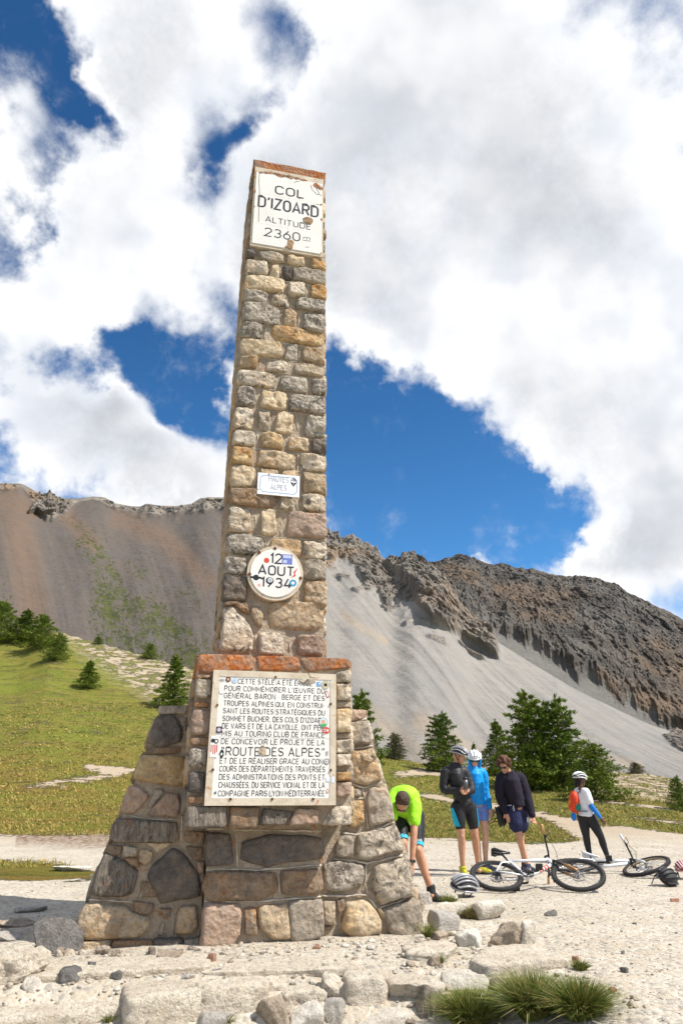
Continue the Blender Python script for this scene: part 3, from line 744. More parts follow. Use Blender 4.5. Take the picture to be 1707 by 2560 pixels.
# ---- shaft front: rows of stones, top to bottom (height of the row at its left edge; joints; kind)
Z2 = (520, 620, 4.523); Z3 = (500, 1120, 4.356)
ROWS = [
 (Z2, 22, 132, [(448, 545, 'S'), (550, 868, 'G'), (885, 1100, 'C'), (1150, 1300, 'O')]),
 (Z2, 146, 308, [(438, 678, 'W'), (688, 812, 'C'), (822, 945, 'S'), (945, 1300, 'G')]),
 (Z2, 318, 478, [(430, 878, 'C'), (895, 1110, 'W'), (1140, 1300, 'O')]),
 (Z2, 488, 628, [(415, 690, 'D'), (700, 930, 'W'), (955, 1300, 'D')]),
 (Z2, 642, 838, [(402, 828, 'D'), (845, 1015, 'T'), (1055, 1300, 'D')]),
 (Z2, 852, 1015, [(388, 630, 'D'), (680, 1300, 'O')]),
 (Z2, 1028, 1208, [(376, 838, 'C'), (858, 1020, 'D'), (1045, 1300, 'T')]),
 (Z2, 1240, 1358, [(368, 570, 'T'), (630, 900, 'W'), (945, 1300, 'G')]),
 (Z2, 1392, 1562, [(350, 765, 'W'), (785, 1125, 'D'), (1155, 1305, 'D')]),
 (Z2, 1590, 1788, [(335, 545, 'D'), (575, 890, 'C'), (905, 1300, 'D')]),
 (Z2, 1815, 2050, [(315, 540, 'W'), (545, 720, 'G'), (745, 965, 'C'), (1065, 1300, 'D')]),
 (Z2, 2078, 2240, [(300, 550, 'W'), (592, 855, 'C'), (870, 1160, 'T'), (1160, 1300, 'S')]),
 (Z3, 5, 185, [(385, 600, 'O'), (600, 1035, 'T'), (1070, 1335, 'W')]),
 (Z3, 200, 425, [(352, 600, 'C'), (625, 850, 'T'), (850, 1070, 'T'), (1085, 1340, 'T')]),
 (Z3, 440, 630, [(330, 850, 'B'), (850, 1040, 'W'), (1080, 1340, 'W')]),
 (Z3, 645, 920, [(318, 565, 'W'), (650, 865, 'C'), (920, 1335, 'P')]),
 (Z3, 950, 1160, [(300, 715, 'D'), (755, 1095, 'T'), (1110, 1332, 'W')]),
 (Z3, 1180, 1375, [(275, 515, 'D'), (1085, 1332, 'G')]),
 (Z3, 1395, 1670, [(258, 520, 'S'), (1105, 1332, 'T')]),
]
frS = frame_front(V_SHAFT)
for (Z_, y0, y1, sts) in ROWS:
    ox, oy, s = Z_
    xl = sts[0][0]
    z0 = mloc(xl/s+ox, y0/s+oy, V_SHAFT)[1]; z1 = mloc(xl/s+ox, y1/s+oy, V_SHAFT)[1]
    n = len(sts)
    for i, (xa, xb, kd) in enumerate(sts):
        ym = (y0+y1)/2+(xa-xl)*.14
        ua = mloc(xa/s+ox, ym/s+oy, V_SHAFT)[0]; ub = mloc(xb/s+ox, ym/s+oy+(xb-xa)*.14/s, V_SHAFT)[0]
        if i == 0: ua = ul(z0)-.012-rng.random()*.012
        if i == n-1: ub = ur(z0)+.004+rng.random()*.022
        j = lambda k=.016: float(rng.normal()*k)
        w = ub-ua
        poly = [(ua+abs(j()) if i else ua, z1+j(.008)), (ua+w*.5, z1-.006+j(.010)), (ub-abs(j()) if i < n-1 else ub, z1+j(.008)),
                (ub-abs(j(.02)) if i < n-1 else ub-.003, z0+j(.008)), (ua+w*.45, z0+.004+j(.010)), (ua+abs(j(.02)) if i else ua+.004, z0+j(.008))]
        add_stone(poly, frS, kd, prot=.050+.018*rng.random(), rough=1.35)
for pts, kd in (([(205, 2230), (250, 1760), (330, 1700), (420, 1800), (520, 1900), (590, 2060), (560, 2250)], 'W'),
                ([(545, 1760), (620, 1730), (690, 1800), (680, 1960), (640, 1975), (560, 1860)], 'T'),
                ([(735, 1700), (900, 1672), (1300, 1690), (1335, 1760), (1325, 1960), (1250, 2010), (1000, 1985), (740, 1960)], 'T'),
                ([(635, 2010), (860, 2015), (905, 2060), (925, 2270), (640, 2260)], 'W'),
                ([(1050, 2030), (1325, 2050), (1335, 2275), (1040, 2270)], 'P'),
                ([(350, 1690), (520, 1700), (540, 1830), (440, 1790)], 'B'),
                ([(250, 1680), (520, 1690), (500, 1700), (260, 1740)], 'Q')):
    add_stone(zq(pts, *Z3[:2], Z3[2], V_SHAFT), frS, kd, prot=.05, rough=1.2)
# raised joints on the shaft
PT = MB()
def bead(pts, fr, r=.007, d=.016, target=None):
    d = d+.008; r = r*.85
    P_ = []
    for (a, b), (c, e) in zip(pts[:-1], pts[1:]):
        n_ = max(2, int(math.hypot(c-a, e-b)/.035))
        P_ += [(a+(c-a)*i/n_, b+(e-b)*i/n_) for i in range(n_)]
    P_.append(pts[-1])
    q = [fr(u+.007*float(pn(u*14, w*14, 3.1)), w+.007*float(pn(u*14, w*14, 9.1)), d*(.8+.6*float(pn(u*9, w*9, 5.5)))) for u, w in P_]
    (target or PT).tube(q, [max(.0025, r*(.85+.9*float(pn(u*17, w*17, 1.7)))) for u, w in P_], 5)
for zz, pts in ((Z2, [(660, 185, 668, 275)]), (Z2, [(812, 250, 808, 350)]), (Z2, [(880, 485, 876, 560), (1106, 470, 1104, 585), (700, 565, 640, 655), (938, 575, 930, 695), (820, 760, 828, 915), (1022, 740, 1016, 930), (664, 900, 632, 1050), (856, 1105, 790, 1270), (1028, 1135, 1022, 1300), (586, 1310, 566, 1400), (925, 1330, 880, 1450), (772, 1480, 738, 1640), (1132, 1500, 1130, 1640), (515, 1620, 545, 1740), (865, 1660, 895, 1820), (755, 1840, 715, 1950), (985, 1870, 1015, 2070), (555, 2110, 556, 2250), (830, 2130, 862, 2300)]),
                (Z3, [(1065, 85, 1052, 290), (600, 260, 596, 420), (1056, 600, 1048, 760), (602, 745, 586, 950), (884, 810, 872, 960), (720, 975, 716, 1090), (604, 2050, 592, 2250), (965, 2030, 975, 2220), (1085, 1030, 1110, 1160), (870, 590, 760, 710)])):
    for (a, b, c, d) in pts:
        p0 = mloc(a/zz[2]+zz[0], b/zz[2]+zz[1], V_SHAFT); p1 = mloc(c/zz[2]+zz[0], d/zz[2]+zz[1], V_SHAFT)
        bead([p0, ((p0[0]+p1[0])/2+.004, (p0[1]+p1[1])/2), p1], frS, .0065)
def bed_joints(rows):
    for (Z_, y0, y1, sts) in rows:
        ox, oy, s = Z_; z1 = mloc(sts[0][0]/s+ox, y1/s+oy, V_SHAFT)[1]-.014
        us = np.linspace(ul(z1)+.02, ur(z1)-.02, 9)
        bead([(u, z1+.008*float(pn(u*4, z1*3, 2.0))) for u in us], frS, .006, .010)
bed_joints(ROWS)
# ---- random rubble coursing for the faces that turn away
def coursed(fr, q0, q1, z0, z1, kinds, course=(.15, .26), width=(.16, .42), prot=.04, as_parts=True, N=18, name=None):
    z = z0; buf = MB() if not as_parts else None
    while z < z1-.06:
        h = min(rng.uniform(*course), z1-z); a = q0(z) if callable(q0) else q0; b_ = q1(z) if callable(q1) else q1
        x = a
        while x < b_-.05:
            w = min(rng.uniform(*width), b_-x)
            if b_-x-w < .1: w = b_-x
            j = lambda: float(rng.normal()*.012)
            e0 = -.012 if x <= a+1e-6 else .012; e1 = .012 if x+w >= b_-1e-6 else -.012
            poly = [(x+e0, z+.012+j()), (x+w+e1, z+.012+j()), (x+w+e1+j()*.6, z+h-.012+j()), (x+w*.5, z+h-.008+j()), (x+e0+j()*.6, z+h-.012+j())]
            kd = kinds[int(rng.integers(len(kinds)))]
            if as_parts: add_stone(poly, fr, kd, prot=prot, N=N)
            else:
                V, F, c = stone_verts(orient(poly), fr, prot, N=12, rings=[(1, -.03), (.97, .7), (.8, 1), (.4, 1)])
                p = np.array([V[-1], V[F[-1][0]], V[F[-1][1]]])
                if np.cross(p[1]-p[0], p[2]-p[0])@(fr(0, 0, 1)-fr(0, 0, 0)) < 0: F = [f[::-1] for f in F]
                buf.cur = 'DGWTCBP'.index(kd) if kd in 'DGWTCBP' else 0
                buf.add(V, F)
            x += w
        z += h
    if buf:
        o = mesh_obj('rubble_facing', buf.v, buf.f, [SM[k] for k in 'DGWTCBP'], None, smooth=True, loc=tuple(MON_O))
        o.data.polygons.foreach_set('material_index', np.array(buf.mi, np.int32)); o.location = (0, 0, 0); o.parent = mon; o['kind'] = 'stuff'
coursed(frame_left(ul), V_SHAFT+.02, V_SHAFT+.95, 2.2, 8.5, 'GTBTPOB', (.16, .30), (.28, .5), .025)
coursed(frame_right(ur), V_SHAFT+.03, V_SHAFT+.95, 2.2, 8.5, 'DGWTCB', (.18, .32), (.22, .5), .03, as_parts=False)
coursed(frame_back(V_SHAFT+.95), ul, ur, 1.85, 8.5, 'DGWTCB', (.18, .32), (.22, .5), .03, as_parts=False)
coursed(frame_back(7.62), -.1, 1.7, .0, 1.8, 'DGWTCB', (.2, .34), (.28, .55), .04, as_parts=False)
def wing_r(z): return float(np.interp(z, [0, .6, 1.45, 1.8], [2.215, 2.05, 1.80, 1.715]))-.015
def wing_l(z): return float(np.interp(z, [0, .55, 1.8], [-.655, -.49, -.142]))+.015
coursed(frame_right(wing_r), V_WING+.05, 7.6, .0, 1.75, 'DGWTB', (.25, .4), (.3, .55), .05, as_parts=False)
coursed(frame_left(wing_l), V_WING+.05, 7.6, .0, 1.75, 'SGBTB', (.25, .4), (.3, .55), .04, as_parts=False)

# ---- buttress (left), pedestal, lower block, buttress (right): stones as they lie
Z5 = (150, 1740, 3.563); Z6 = (480, 1980, 2.529); Z4 = (440, 1620, 3.267); Z7 = (780, 1740, 3.793)
frW, frK, frP = frame_front(V_WING), frame_front(V_BLOCK), frame_front(V_PED)
LEFT = [
 ('G', [(885, 92), (1145, 92), (1135, 165), (880, 168)], .03),
 ('S', [(868, 175), (1015, 178), (1090, 300), (1075, 410), (905, 458), (775, 415)], .05),
 ('G', [(1040, 180), (1130, 200), (1125, 420), (1085, 430), (1100, 290)], .025),
 ('B', [(765, 462), (1090, 450), (1080, 515), (745, 520)], .02),
 ('O', [(738, 530), (1112, 545), (1135, 760), (1060, 800), (870, 778), (655, 745)], .05),
 ('P', [(620, 800), (690, 800), (805, 890), (690, 1020), (650, 1050), (548, 1035), (570, 900)], .04),
 ('P', [(955, 858), (1062, 880), (1082, 1000), (1050, 1072), (775, 1062)], .04),
 ('G', [(850, 825), (940, 845), (810, 1000), (770, 1000)], .03),
 ('L', [(505, 1088), (1045, 1128), (1052, 1270), (985, 1302), (450, 1305), (462, 1180)], .055),
 ('B', [(430, 1318), (560, 1335), (540, 1415), (470, 1425), (405, 1380)], .03),
 ('G', [(568, 1325), (690, 1345), (690, 1425), (555, 1430)], .035),
 ('T', [(715, 1375), (770, 1355), (832, 1390), (820, 1460), (760, 1512), (698, 1465)], .03),
 ('C', [(740, 1310), (1010, 1305), (860, 1400), (830, 1350)], .015),
 ('L', [(405, 1385), (525, 1440), (695, 1560), (640, 1760), (500, 1785), (262, 1765), (330, 1580)], .05),
 ('B', [(560, 1440), (690, 1440), (720, 1530), (640, 1510)], .02),
 ('S', [(1000, 1358), (1085, 1390), (1235, 1590), (1245, 1775), (1090, 1800), (900, 1845), (850, 1740), (775, 1600), (860, 1480)], .055),
 ('B', [(1110, 1195), (1290, 1210), (1280, 1325), (1115, 1300)], .03),
 ('B', [(1115, 1335), (1275, 1345), (1270, 1440), (1190, 1465)], .03),
 ('P', [(1212, 1470), (1285, 1470), (1272, 1580), (1232, 1575)], .03),
 ('T', [(235, 1845), (600, 1868), (640, 1930), (805, 1960), (792, 2080), (700, 2135), (330, 2160), (190, 2165), (118, 2080), (190, 1940)], .055),
 ('B', [(650, 1820), (842, 1845), (832, 1930), (720, 1948), (660, 1900)], .03),
 ('B', [(720, 1640), (830, 1660), (880, 1790), (720, 1790)], .02),
 ('B', [(895, 1885), (995, 1885), (982, 1965), (925, 1985)], .035),
 ('G', [(905, 2010), (935, 2000), (915, 2140), (870, 2130)], .02),
 ('T', [(1075, 1870), (1212, 1858), (1228, 2060), (1180, 2100), (1025, 2115), (1045, 1930)], .05),
 ('T', [(150, 2180), (455, 2160), (440, 2262), (270, 2300), (70, 2275), (108, 2190)], .05),
 ('Q', [(470, 2168), (825, 2165), (838, 2290), (560, 2320), (458, 2250)], .045),
 ('S', [(838, 2148), (1085, 2145), (1120, 2235), (850, 2285)], .06),
 ('G', [(1100, 2160), (1255, 2140), (1260, 2240), (1110, 2230)], .06),
]
for kd, pts, pr in LEFT: add_stone(zq(pts, *Z5[:2], Z5[2], V_WING, 1.06), frW, kd, prot=pr+.012, N=30, rough=.7)
BLOCK = [
 ('S', [(95, 258), (240, 265), (265, 455), (88, 468)]), ('S', [(330, 318), (500, 268), (818, 285), (822, 425), (600, 440), (480, 472), (298, 425)]),
 ('B', [(95, 505), (290, 500), (525, 508), (535, 640), (420, 672), (95, 685), (70, 600)]), ('B', [(560, 498), (805, 485), (825, 600), (800, 645), (570, 645)]),
 ('P', [(75, 705), (310, 712), (305, 900), (240, 985), (180, 1035), (50, 1030)]), ('T', [(415, 728), (600, 700), (620, 925), (500, 925), (425, 860)]),
 ('G', [(605, 690), (822, 680), (828, 905), (640, 962), (620, 925)]), ('B', [(330, 730), (400, 730), (410, 900), (330, 905)]),
]
for kd, pts in BLOCK: add_stone(zq(pts, *Z6[:2], Z6[2], V_BLOCK, 1.06), frK, kd, prot=.055, N=30, rough=.7)
PEDE = [
 ('R', [(182, 50), (640, 60), (650, 185), (172, 215)], .03), ('R', [(650, 60), (992, 72), (1030, 190), (660, 188)], .03), ('R', [(1002, 74), (1436, 90), (1432, 165), (1045, 200)], .03),
 ('G', [(1295, 205), (1432, 175), (1428, 285), (1300, 290)], .05),
 ('Q', [(165, 222), (300, 222), (298, 250), (160, 250)], .03),
 ('G', [(165, 250), (295, 262), (292, 390), (240, 425), (150, 405)], .045), ('Q', [(150, 430), (275, 445), (270, 490), (140, 485)], .03),
 ('P', [(140, 500), (290, 510), (275, 700), (180, 722), (112, 700), (110, 600)], .05), ('Q', [(110, 730), (280, 735), (270, 800), (110, 795)], .03),
 ('D', [(112, 815), (255, 825), (245, 965), (190, 988), (95, 965)], .045), ('S', [(105, 1005), (238, 1012), (228, 1195), (92, 1185)], .045),
 ('Q', [(95, 1205), (240, 1205), (240, 1275), (90, 1275)], .03),
 ('L', [(80, 1288), (425, 1290), (408, 1472), (58, 1478)], .06), ('B', [(435, 1290), (695, 1300), (655, 1472), (420, 1480)], .05), ('L', [(705, 1305), (965, 1335), (880, 1450), (670, 1450)], .05),
 ('P', [(970, 1305), (1170, 1312), (1160, 1440), (900, 1458)], .05), ('W', [(1205, 1400), (1290, 1290), (1430, 1285), (1430, 1445), (1190, 1455)], .06),
 ('W', [(1300, 295), (1428, 292), (1425, 430), (1300, 432)], .05), ('G', [(1300, 440), (1425, 438), (1425, 485), (1300, 490)], .02), ('C', [(1300, 498), (1425, 495), (1425, 695), (1300, 692)], .05), ('G', [(1300, 700), (1428, 698), (1425, 740), (1300, 745)], .02),
 ('W', [(1300, 755), (1430, 745), (1425, 860), (1300, 862)], .05), ('W', [(1300, 865), (1430, 865), (1425, 965), (1300, 975)], .05), ('O', [(1300, 1012), (1428, 1008), (1430, 1085), (1300, 1090)], .05), ('P', [(1300, 1095), (1430, 1090), (1425, 1200), (1300, 1225)], .05),
]
for kd, pts, pr in PEDE: add_stone(zq(pts, *Z4[:2], Z4[2], V_PED), frP, kd, prot=pr, N=30, rough=.9, back=.14)
RIGHT = [
 ('P', [(330, 128), (500, 132), (500, 215), (330, 255)], .03), ('G', [(330, 262), (508, 232), (550, 380), (555, 450), (350, 470)], .05),
 ('T', [(340, 520), (590, 505), (612, 600), (655, 790), (480, 850), (345, 820)], .045), ('T', [(430, 560), (560, 530), (615, 590), (520, 640), (450, 610)], .09),
 ('G', [(350, 870), (455, 890), (460, 950), (350, 962)], .03), ('G', [(545, 870), (700, 868), (740, 960), (775, 1180), (640, 1215), (530, 1250), (500, 980)], .045),
 ('O', [(340, 995), (480, 990), (490, 1200), (400, 1250), (340, 1250)], .045),
 ('G', [(270, 1320), (380, 1320), (380, 1530), (200, 1520), (215, 1400)], .05),
 ('W', [(425, 1310), (790, 1225), (860, 1460), (700, 1490), (470, 1560), (410, 1540)], .06),
 ('D', [(100, 1580), (260, 1560), (490, 1600), (470, 1780), (300, 1850), (110, 1830)], .055),
 ('W', [(580, 1620), (870, 1530), (950, 1800), (940, 1870), (640, 1980), (560, 1840)], .07),
 ('G', [(95, 1935), (210, 1940), (215, 2165), (100, 2170)], .05), ('B', [(225, 1930), (305, 1910), (285, 2170), (245, 2160)], .02),
 ('C', [(330, 1950), (480, 1925), (560, 1985), (640, 2090), (635, 2240), (420, 2290), (270, 2230), (290, 2060)], .075),
 ('T', [(590, 1985), (640, 2000), (695, 2090), (680, 2120), (630, 2090)], .03),
 ('G', [(650, 2010), (960, 1900), (1000, 1960), (1062, 2290), (830, 2300), (720, 2260), (690, 2150)], .06), ('P', [(100, 2180), (180, 2185), (178, 2205), (100, 2200)], .04),
]
for kd, pts, pr in RIGHT: add_stone(zq(pts, *Z7[:2], Z7[2], V_WING, 1.03), frW, kd, prot=pr+.012, N=30, rough=1.0)
for pts in ([(190, 1540), (400, 1560), (520, 1585), (850, 1505)], [(510, 1590), (500, 1780), (520, 1910)], [(80, 1890), (330, 1895), (505, 1880), (520, 1915)], [(630, 2010), (960, 1880)], [(600, 1990), (700, 2110)],
            [(280, 1300), (400, 1312), (520, 1295), (770, 1190)], [(390, 1315), (400, 1540)], [(360, 835), (480, 870), (655, 825)], [(470, 880), (495, 970), (520, 1260)], [(345, 985), (480, 970)], [(370, 505), (480, 495), (570, 470)], [(355, 265), (510, 215)], [(245, 1930), (260, 2150), (320, 2140)], [(520, 1910), (600, 2000)]):
    bead([mloc(x/Z7[2]+Z7[0], y/Z7[2]+Z7[1], V_WING) for x, y in pts], frW, .011, .022)
for pts in ([(1105, 850), (1090, 1000), (1085, 1290)], [(560, 1060), (900, 1105), (1080, 1100)], [(990, 1880), (1010, 1990), (1000, 2120)], [(260, 1810), (600, 1830), (860, 1870)], [(1255, 1840), (1240, 2130)], [(1140, 400), (1130, 620)], [(840, 1520), (760, 1620), (720, 1800)]):
    bead([mloc(x/Z5[2]+Z5[0], y/Z5[2]+Z5[1], V_WING) for x, y in pts], frW, .009, .018)
for pts in ([(90, 235), (290, 238), (620, 245), (820, 245)], [(90, 485), (400, 492), (815, 460)], [(80, 690), (420, 690), (815, 660)], [(280, 250), (285, 470)], [(545, 500), (550, 660)]):
    bead([mloc(x/Z6[2]+Z6[0], y/Z6[2]+Z6[1], V_BLOCK) for x, y in pts], frK, .010, .014)
mpart(PT, 'mortar_pointing', POINT, True)['kind'] = 'stuff'
# pedestal's side faces, its coping slab and the shaft cap
coursed(lambda q, w, d: ML(.125-d, q, w), V_PED+.02, 7.55, .9, 2.0, 'GBPTS', (.2, .3), (.25, .45), .03)
coursed(lambda q, w, d: ML(1.475+d, q, w), V_PED+.02, 7.55, .9, 2.0, 'GWTCD', (.2, .3), (.25, .45), .03, as_parts=False)
def slab(name, u0, u1, v0, v1, z0, z1, mat, amp=.012, n=26):
    """a slab with weathered faces"""
    bm = bmesh.new(); bmesh.ops.create_grid(bm, x_segments=1, y_segments=1, size=.5); bm.free()
    mb = MB(); mb.box(ML((u0+u1)/2, (v0+v1)/2, (z0+z1)/2), (u1-u0, v1-v0, z1-z0), R=np.stack([MR, MB_, MZ], 1))
    bm = bmesh.new(); vs = [bm.verts.new(v) for v in mb.v]; [bm.faces.new([vs[i] for i in f]) for f in mb.f]
    bmesh.ops.subdivide_edges(bm, edges=bm.edges[:], cuts=n, use_grid_fill=True)
    co = np.array([v.co[:] for v in bm.verts]); c0 = co.mean(0)
    nz = np.stack([fbm(co[:, 0]*5, co[:, 1]*5, co[:, 2]*5+k*9.7, 4, .6) for k in range(3)], 1)
    for v, d in zip(bm.verts, nz*amp): v.co += Vector(d)
    me = bpy.data.meshes.new(name); bm.to_mesh(me); bm.free(); me.materials.append(mat)
    o = bpy.data.objects.new(name, me); COL.objects.link(o)
    me.transform(Matrix.Translation(-MON_O_V)); o.parent = mon
    me.polygons.foreach_set('use_smooth', np.ones(len(me.polygons), bool))
    return o
MON_O_V = Vector(MON_O)
slab('coping', .115, 1.485, V_PED+.012, 7.58, 2.045, 2.19, SM['R'])
slab('cap', ul(8.6)-.01, ur(8.6)+.012, V_SHAFT-.045, V_SHAFT+.96, 8.50, 8.66, SM['R'], .014)
slab('buttress_cap', -.15, .30, V_WING-.03, 7.6, 1.74, 1.80, SM['B'], .010, 14)
slab('buttress_cap', 1.49, 1.72, V_WING-.03, 7.6, 1.74, 1.805, SM['P'], .010, 14)

# ------------------------------------------------------------------ lettering
def _arc(cx, cy, rx, ry, a0, a1, n=8): return [(cx+rx*math.cos(math.radians(a0+(a1-a0)*i/n)), cy+ry*math.sin(math.radians(a0+(a1-a0)*i/n))) for i in range(n+1)]
def glyphs():
    w = .56; r = .27; G = {}
    O = _arc(w/2, 1-r, w/2, r, 0, 180)+_arc(w/2, r, w/2, r, 180, 360); O.append(O[0])
    G['O'] = (w, [O]); G['0'] = G['O']
    G['Q'] = (w, [O, [(w*.58, .22), (w+.03, -.05)]])
    G['C'] = (w*.96, [_arc(w/2, 1-r, w/2, r, 15, 180)+_arc(w/2, r, w/2, r, 180, 345)])
    G['G'] = (w, [_arc(w/2, 1-r, w/2, r, 15, 180)+_arc(w/2, r, w/2, r, 180, 360)+[(w, .46), (w*.58, .46)]])
    G['U'] = (w, [[(0, 1)]+_arc(w/2, r, w/2, r, 180, 360)+[(w, 1)]])
    G['J'] = (w*.7, [[(w*.7, 1)]+_arc(w*.35, r, w*.35, r, 360, 200)])
    G['D'] = (w, [[(0, 0), (0, 1), (w*.45, 1)]+_arc(w*.45, 1-r, w*.55, r, 90, 0)+_arc(w*.45, r, w*.55, r, 0, -90)+[(0, 0)]])
    G['L'] = (w*.75, [[(0, 1), (0, 0), (w*.78, 0)]]); G['I'] = (.02, [[(.01, 0), (.01, 1)]])
    G['Z'] = (w, [[(0, 1), (w, 1), (0, 0), (w, 0)]]); G['N'] = (w, [[(0, 0), (0, 1), (w, 0), (w, 1)]])
    G['A'] = (w*1.12, [[(0, 0), (w*.56, 1), (w*1.12, 0)], [(w*.2, .3), (w*.92, .3)]])
    G['V'] = (w*1.08, [[(0, 1), (w*.54, 0), (w*1.08, 1)]])
    G['W'] = (w*1.5, [[(0, 1), (w*.38, 0), (w*.75, 1), (w*1.12, 0), (w*1.5, 1)]])
    G['M'] = (w*1.25, [[(0, 0), (0, 1), (w*.62, .3), (w*1.25, 1), (w*1.25, 0)]])
    G['T'] = (w*1.0, [[(0, 1), (w, 1)], [(w/2, 1), (w/2, 0)]])
    G['E'] = (w*.86, [[(w*.86, 1), (0, 1), (0, 0), (w*.86, 0)], [(0, .52), (w*.74, .52)]])
    G['F'] = (w*.86, [[(w*.86, 1), (0, 1), (0, 0)], [(0, .5), (w*.74, .5)]])
    G['H'] = (w, [[(0, 0), (0, 1)], [(w, 0), (w, 1)], [(0, .52), (w, .52)]])
    P_ = [(0, 0), (0, 1), (w*.55, 1)]+_arc(w*.55, .74, w*.42, .26, 90, -90)+[(0, .48)]
    G['P'] = (w*.96, [P_]); G['R'] = (w*.98, [P_, [(w*.5, .48), (w*.98, 0)]])
    G['B'] = (w*.96, [[(0, 0), (0, 1), (w*.5, 1)]+_arc(w*.5, .76, w*.42, .24, 90, -90)+[(0, .52)], [(w*.5, .52)]+_arc(w*.5, .26, w*.46, .26, 90, -90)+[(0, 0)]])
    G['Y'] = (w*1.05, [[(0, 1), (w*.52, .48), (w*1.05, 1)], [(w*.52, .48), (w*.52, 0)]])
    G['X'] = (w, [[(0, 0), (w, 1)], [(0, 1), (w, 0)]]); G['K'] = (w, [[(0, 0), (0, 1)], [(w, 1), (0, .4)], [(w*.3, .6), (w, 0)]])
    G['S'] = (w*.95, [_arc(w*.475, .755, w*.46, .245, 20, 270)+_arc(w*.475, .255, w*.475, .255, 90, -160)])
    G['1'] = (w*.35, [[(0, .78), (w*.33, 1), (w*.33, 0)]])
    G['2'] = (w, [_arc(w/2, .72, w/2, .28, 165, -20)+[(0, 0), (w, 0)]])
    G['3'] = (w, [_arc(w*.48, .75, w*.46, .25, 150, -90), _arc(w*.48, .27, w*.5, .27, 90, -150)])
    G['4'] = (w, [[(w*.55, 1), (0, .25), (w*1.05, .25)], [(w*.75, .5), (w*.75, -.0)]])
    G['6'] = (w, [[(w*.72, 1)]+_arc(w/2, .31, w/2, .31, 150, 510, 16)])
    G['9'] = (w, [[(w*.28, 0)]+_arc(w/2, .69, w/2, .31, -30, 330, 16)])
    Oe = _arc(w*.42, 1-r, w*.42, r, 60, 180)+_arc(w*.42, r, w*.42, r, 180, 300)
    G['Œ'] = (w*1.5, [Oe+[(w*.8, .05), (w*.8, .95), Oe[0]], [(w*.8, 1), (w*1.5, 1)], [(w*.8, .5), (w*1.4, .5)], [(w*.8, 0), (w*1.5, 0)]])
    G['·'] = (.08, [[(.0, .45), (.08, .45)]]); G['-'] = (.2, [[(0, .5), (.2, .5)]]); G["'"] = (.1, [[(.09, 1.02), (.02, .76)]]); G[','] = (.08, [[(.06, .06), (.0, -.14)]])
    G['“'] = (.3, [[(.05, 1.05), (.1, .78)], [(.22, 1.05), (.27, .78)]]); G['”'] = (.3, [[(.1, 1.05), (.02, .78)], [(.28, 1.05), (.2, .78)]])
    G[' '] = (.26, [])
    G['m'] = (.9, [[(0, .3), (0, .95)], [(0, .85)]+_arc(.22, .75, .22, .2, 140, 0, 5)+[(.44, .3)], [(.44, .8)]+_arc(.66, .75, .22, .2, 140, 0, 5)+[(.88, .3)], [(-.05, .0), (.95, .0)]])
    return G
GL = glyphs()
def text_strokes(s):
    """-> list of polylines at cap height 1, total width"""
    x = 0; out = []
    dec = {'É': ('E', 1), 'È': ('E', 2), 'À': ('A', 2)}
    for ch in s:
        acc = 0
        if ch in dec: ch, acc = dec[ch]
        w, st = GL[ch]
        for p in st: out.append([(x+a, b) for a, b in p])
        if acc == 1: out.append([(x+w*.35, 1.12), (x+w*.7, 1.3)])
        if acc == 2: out.append([(x+w*.35, 1.3), (x+w*.7, 1.12)])
        x += w+(.24 if ch != ' ' else .12)
    return out, x-.24
def ribbon(mb, pts, t, fr, d):
    pts = [np.array(p, float) for p in pts]; n = len(pts); L = []; R_ = []
    closed = np.linalg.norm(pts[0]-pts[-1]) < 1e-6
    for i in range(n):
        a = pts[i-1] if i > 0 else (pts[-2] if closed else None); b = pts[i+1] if i < n-1 else (pts[1] if closed else None)
        d1 = None if a is None else (pts[i]-a)/(np.linalg.norm(pts[i]-a)+1e-12); d2 = None if b is None else (b-pts[i])/(np.linalg.norm(b-pts[i])+1e-12)
        if d1 is None: d1 = d2
        if d2 is None: d2 = d1
        n1 = np.array([-d1[1], d1[0]]); n2 = np.array([-d2[1], d2[0]]); m_ = n1+n2; q = m_@m_
        m_ = m_*(2/max(q, .5))/1.0*1.0 if q > 1e-6 else n1
        m_ = m_/1.0
        L.append(pts[i]+m_*t/2*(1.0)); R_.append(pts[i]-m_*t/2)
    vs = [fr(p[0], p[1], d) for p in L]+[fr(p[0], p[1], d) for p in R_]
    mb.add(vs, [(i, i+1, n+i+1, n+i) for i in range(n-1)])
def put_text(mb, s, P0, P1, H_, fr, t=.12, d0=.0012, end_slack=0):
    """text from P0 to P1 (baseline, local u,z) with cap height H_"""
    st, W = text_strokes(s); sx = (P1[0]-P0[0])/W; ang = (P1[1]-P0[1])
    for k, pl in enumerate(st):
        q = [(P0[0]+x*sx, P0[1]+(x/W)*ang+y*H_) for x, y in pl]
        ribbon(mb, q, H_*t, fr, d0+.00006*(k % 5))
INK = simple('black_enamel_lettering', (.035, .033, .045), .4, 0, .4, .1)
INKB = simple('blue_grey_lettering', (.22, .24, .36), .4, 0, .4, .1)
def enamel(name, crazed=True, tint=(.80, .775, .72)):
    m, nt, bs = new_mat(name); oc = nt.coord()
    n = nt.noise(oc, 2.5, 5, .6)
    c = nt.mix(nt.ramp(n, .35, .7), tint, tuple(x*.93 for x in tint))
    st = nt.noise(nt.vscale(oc, (9, 9, 1.2)), 1.0, 5, .65)
    c = nt.mix(nt.ramp(st, .58, .75, 0, .35), c, (.52, .42, .30))
    nt.put(bs.inputs['Base Color'], c); bs.inputs['Roughness'].default_value = .35; bs.inputs['Specular IOR Level'].default_value = .4
    nt.put(bs.inputs['Normal'], nt.bump(nt.noise(oc, 30, 3, .5), .06, .01))
    return m
TILE = enamel('cream_white_enamel')
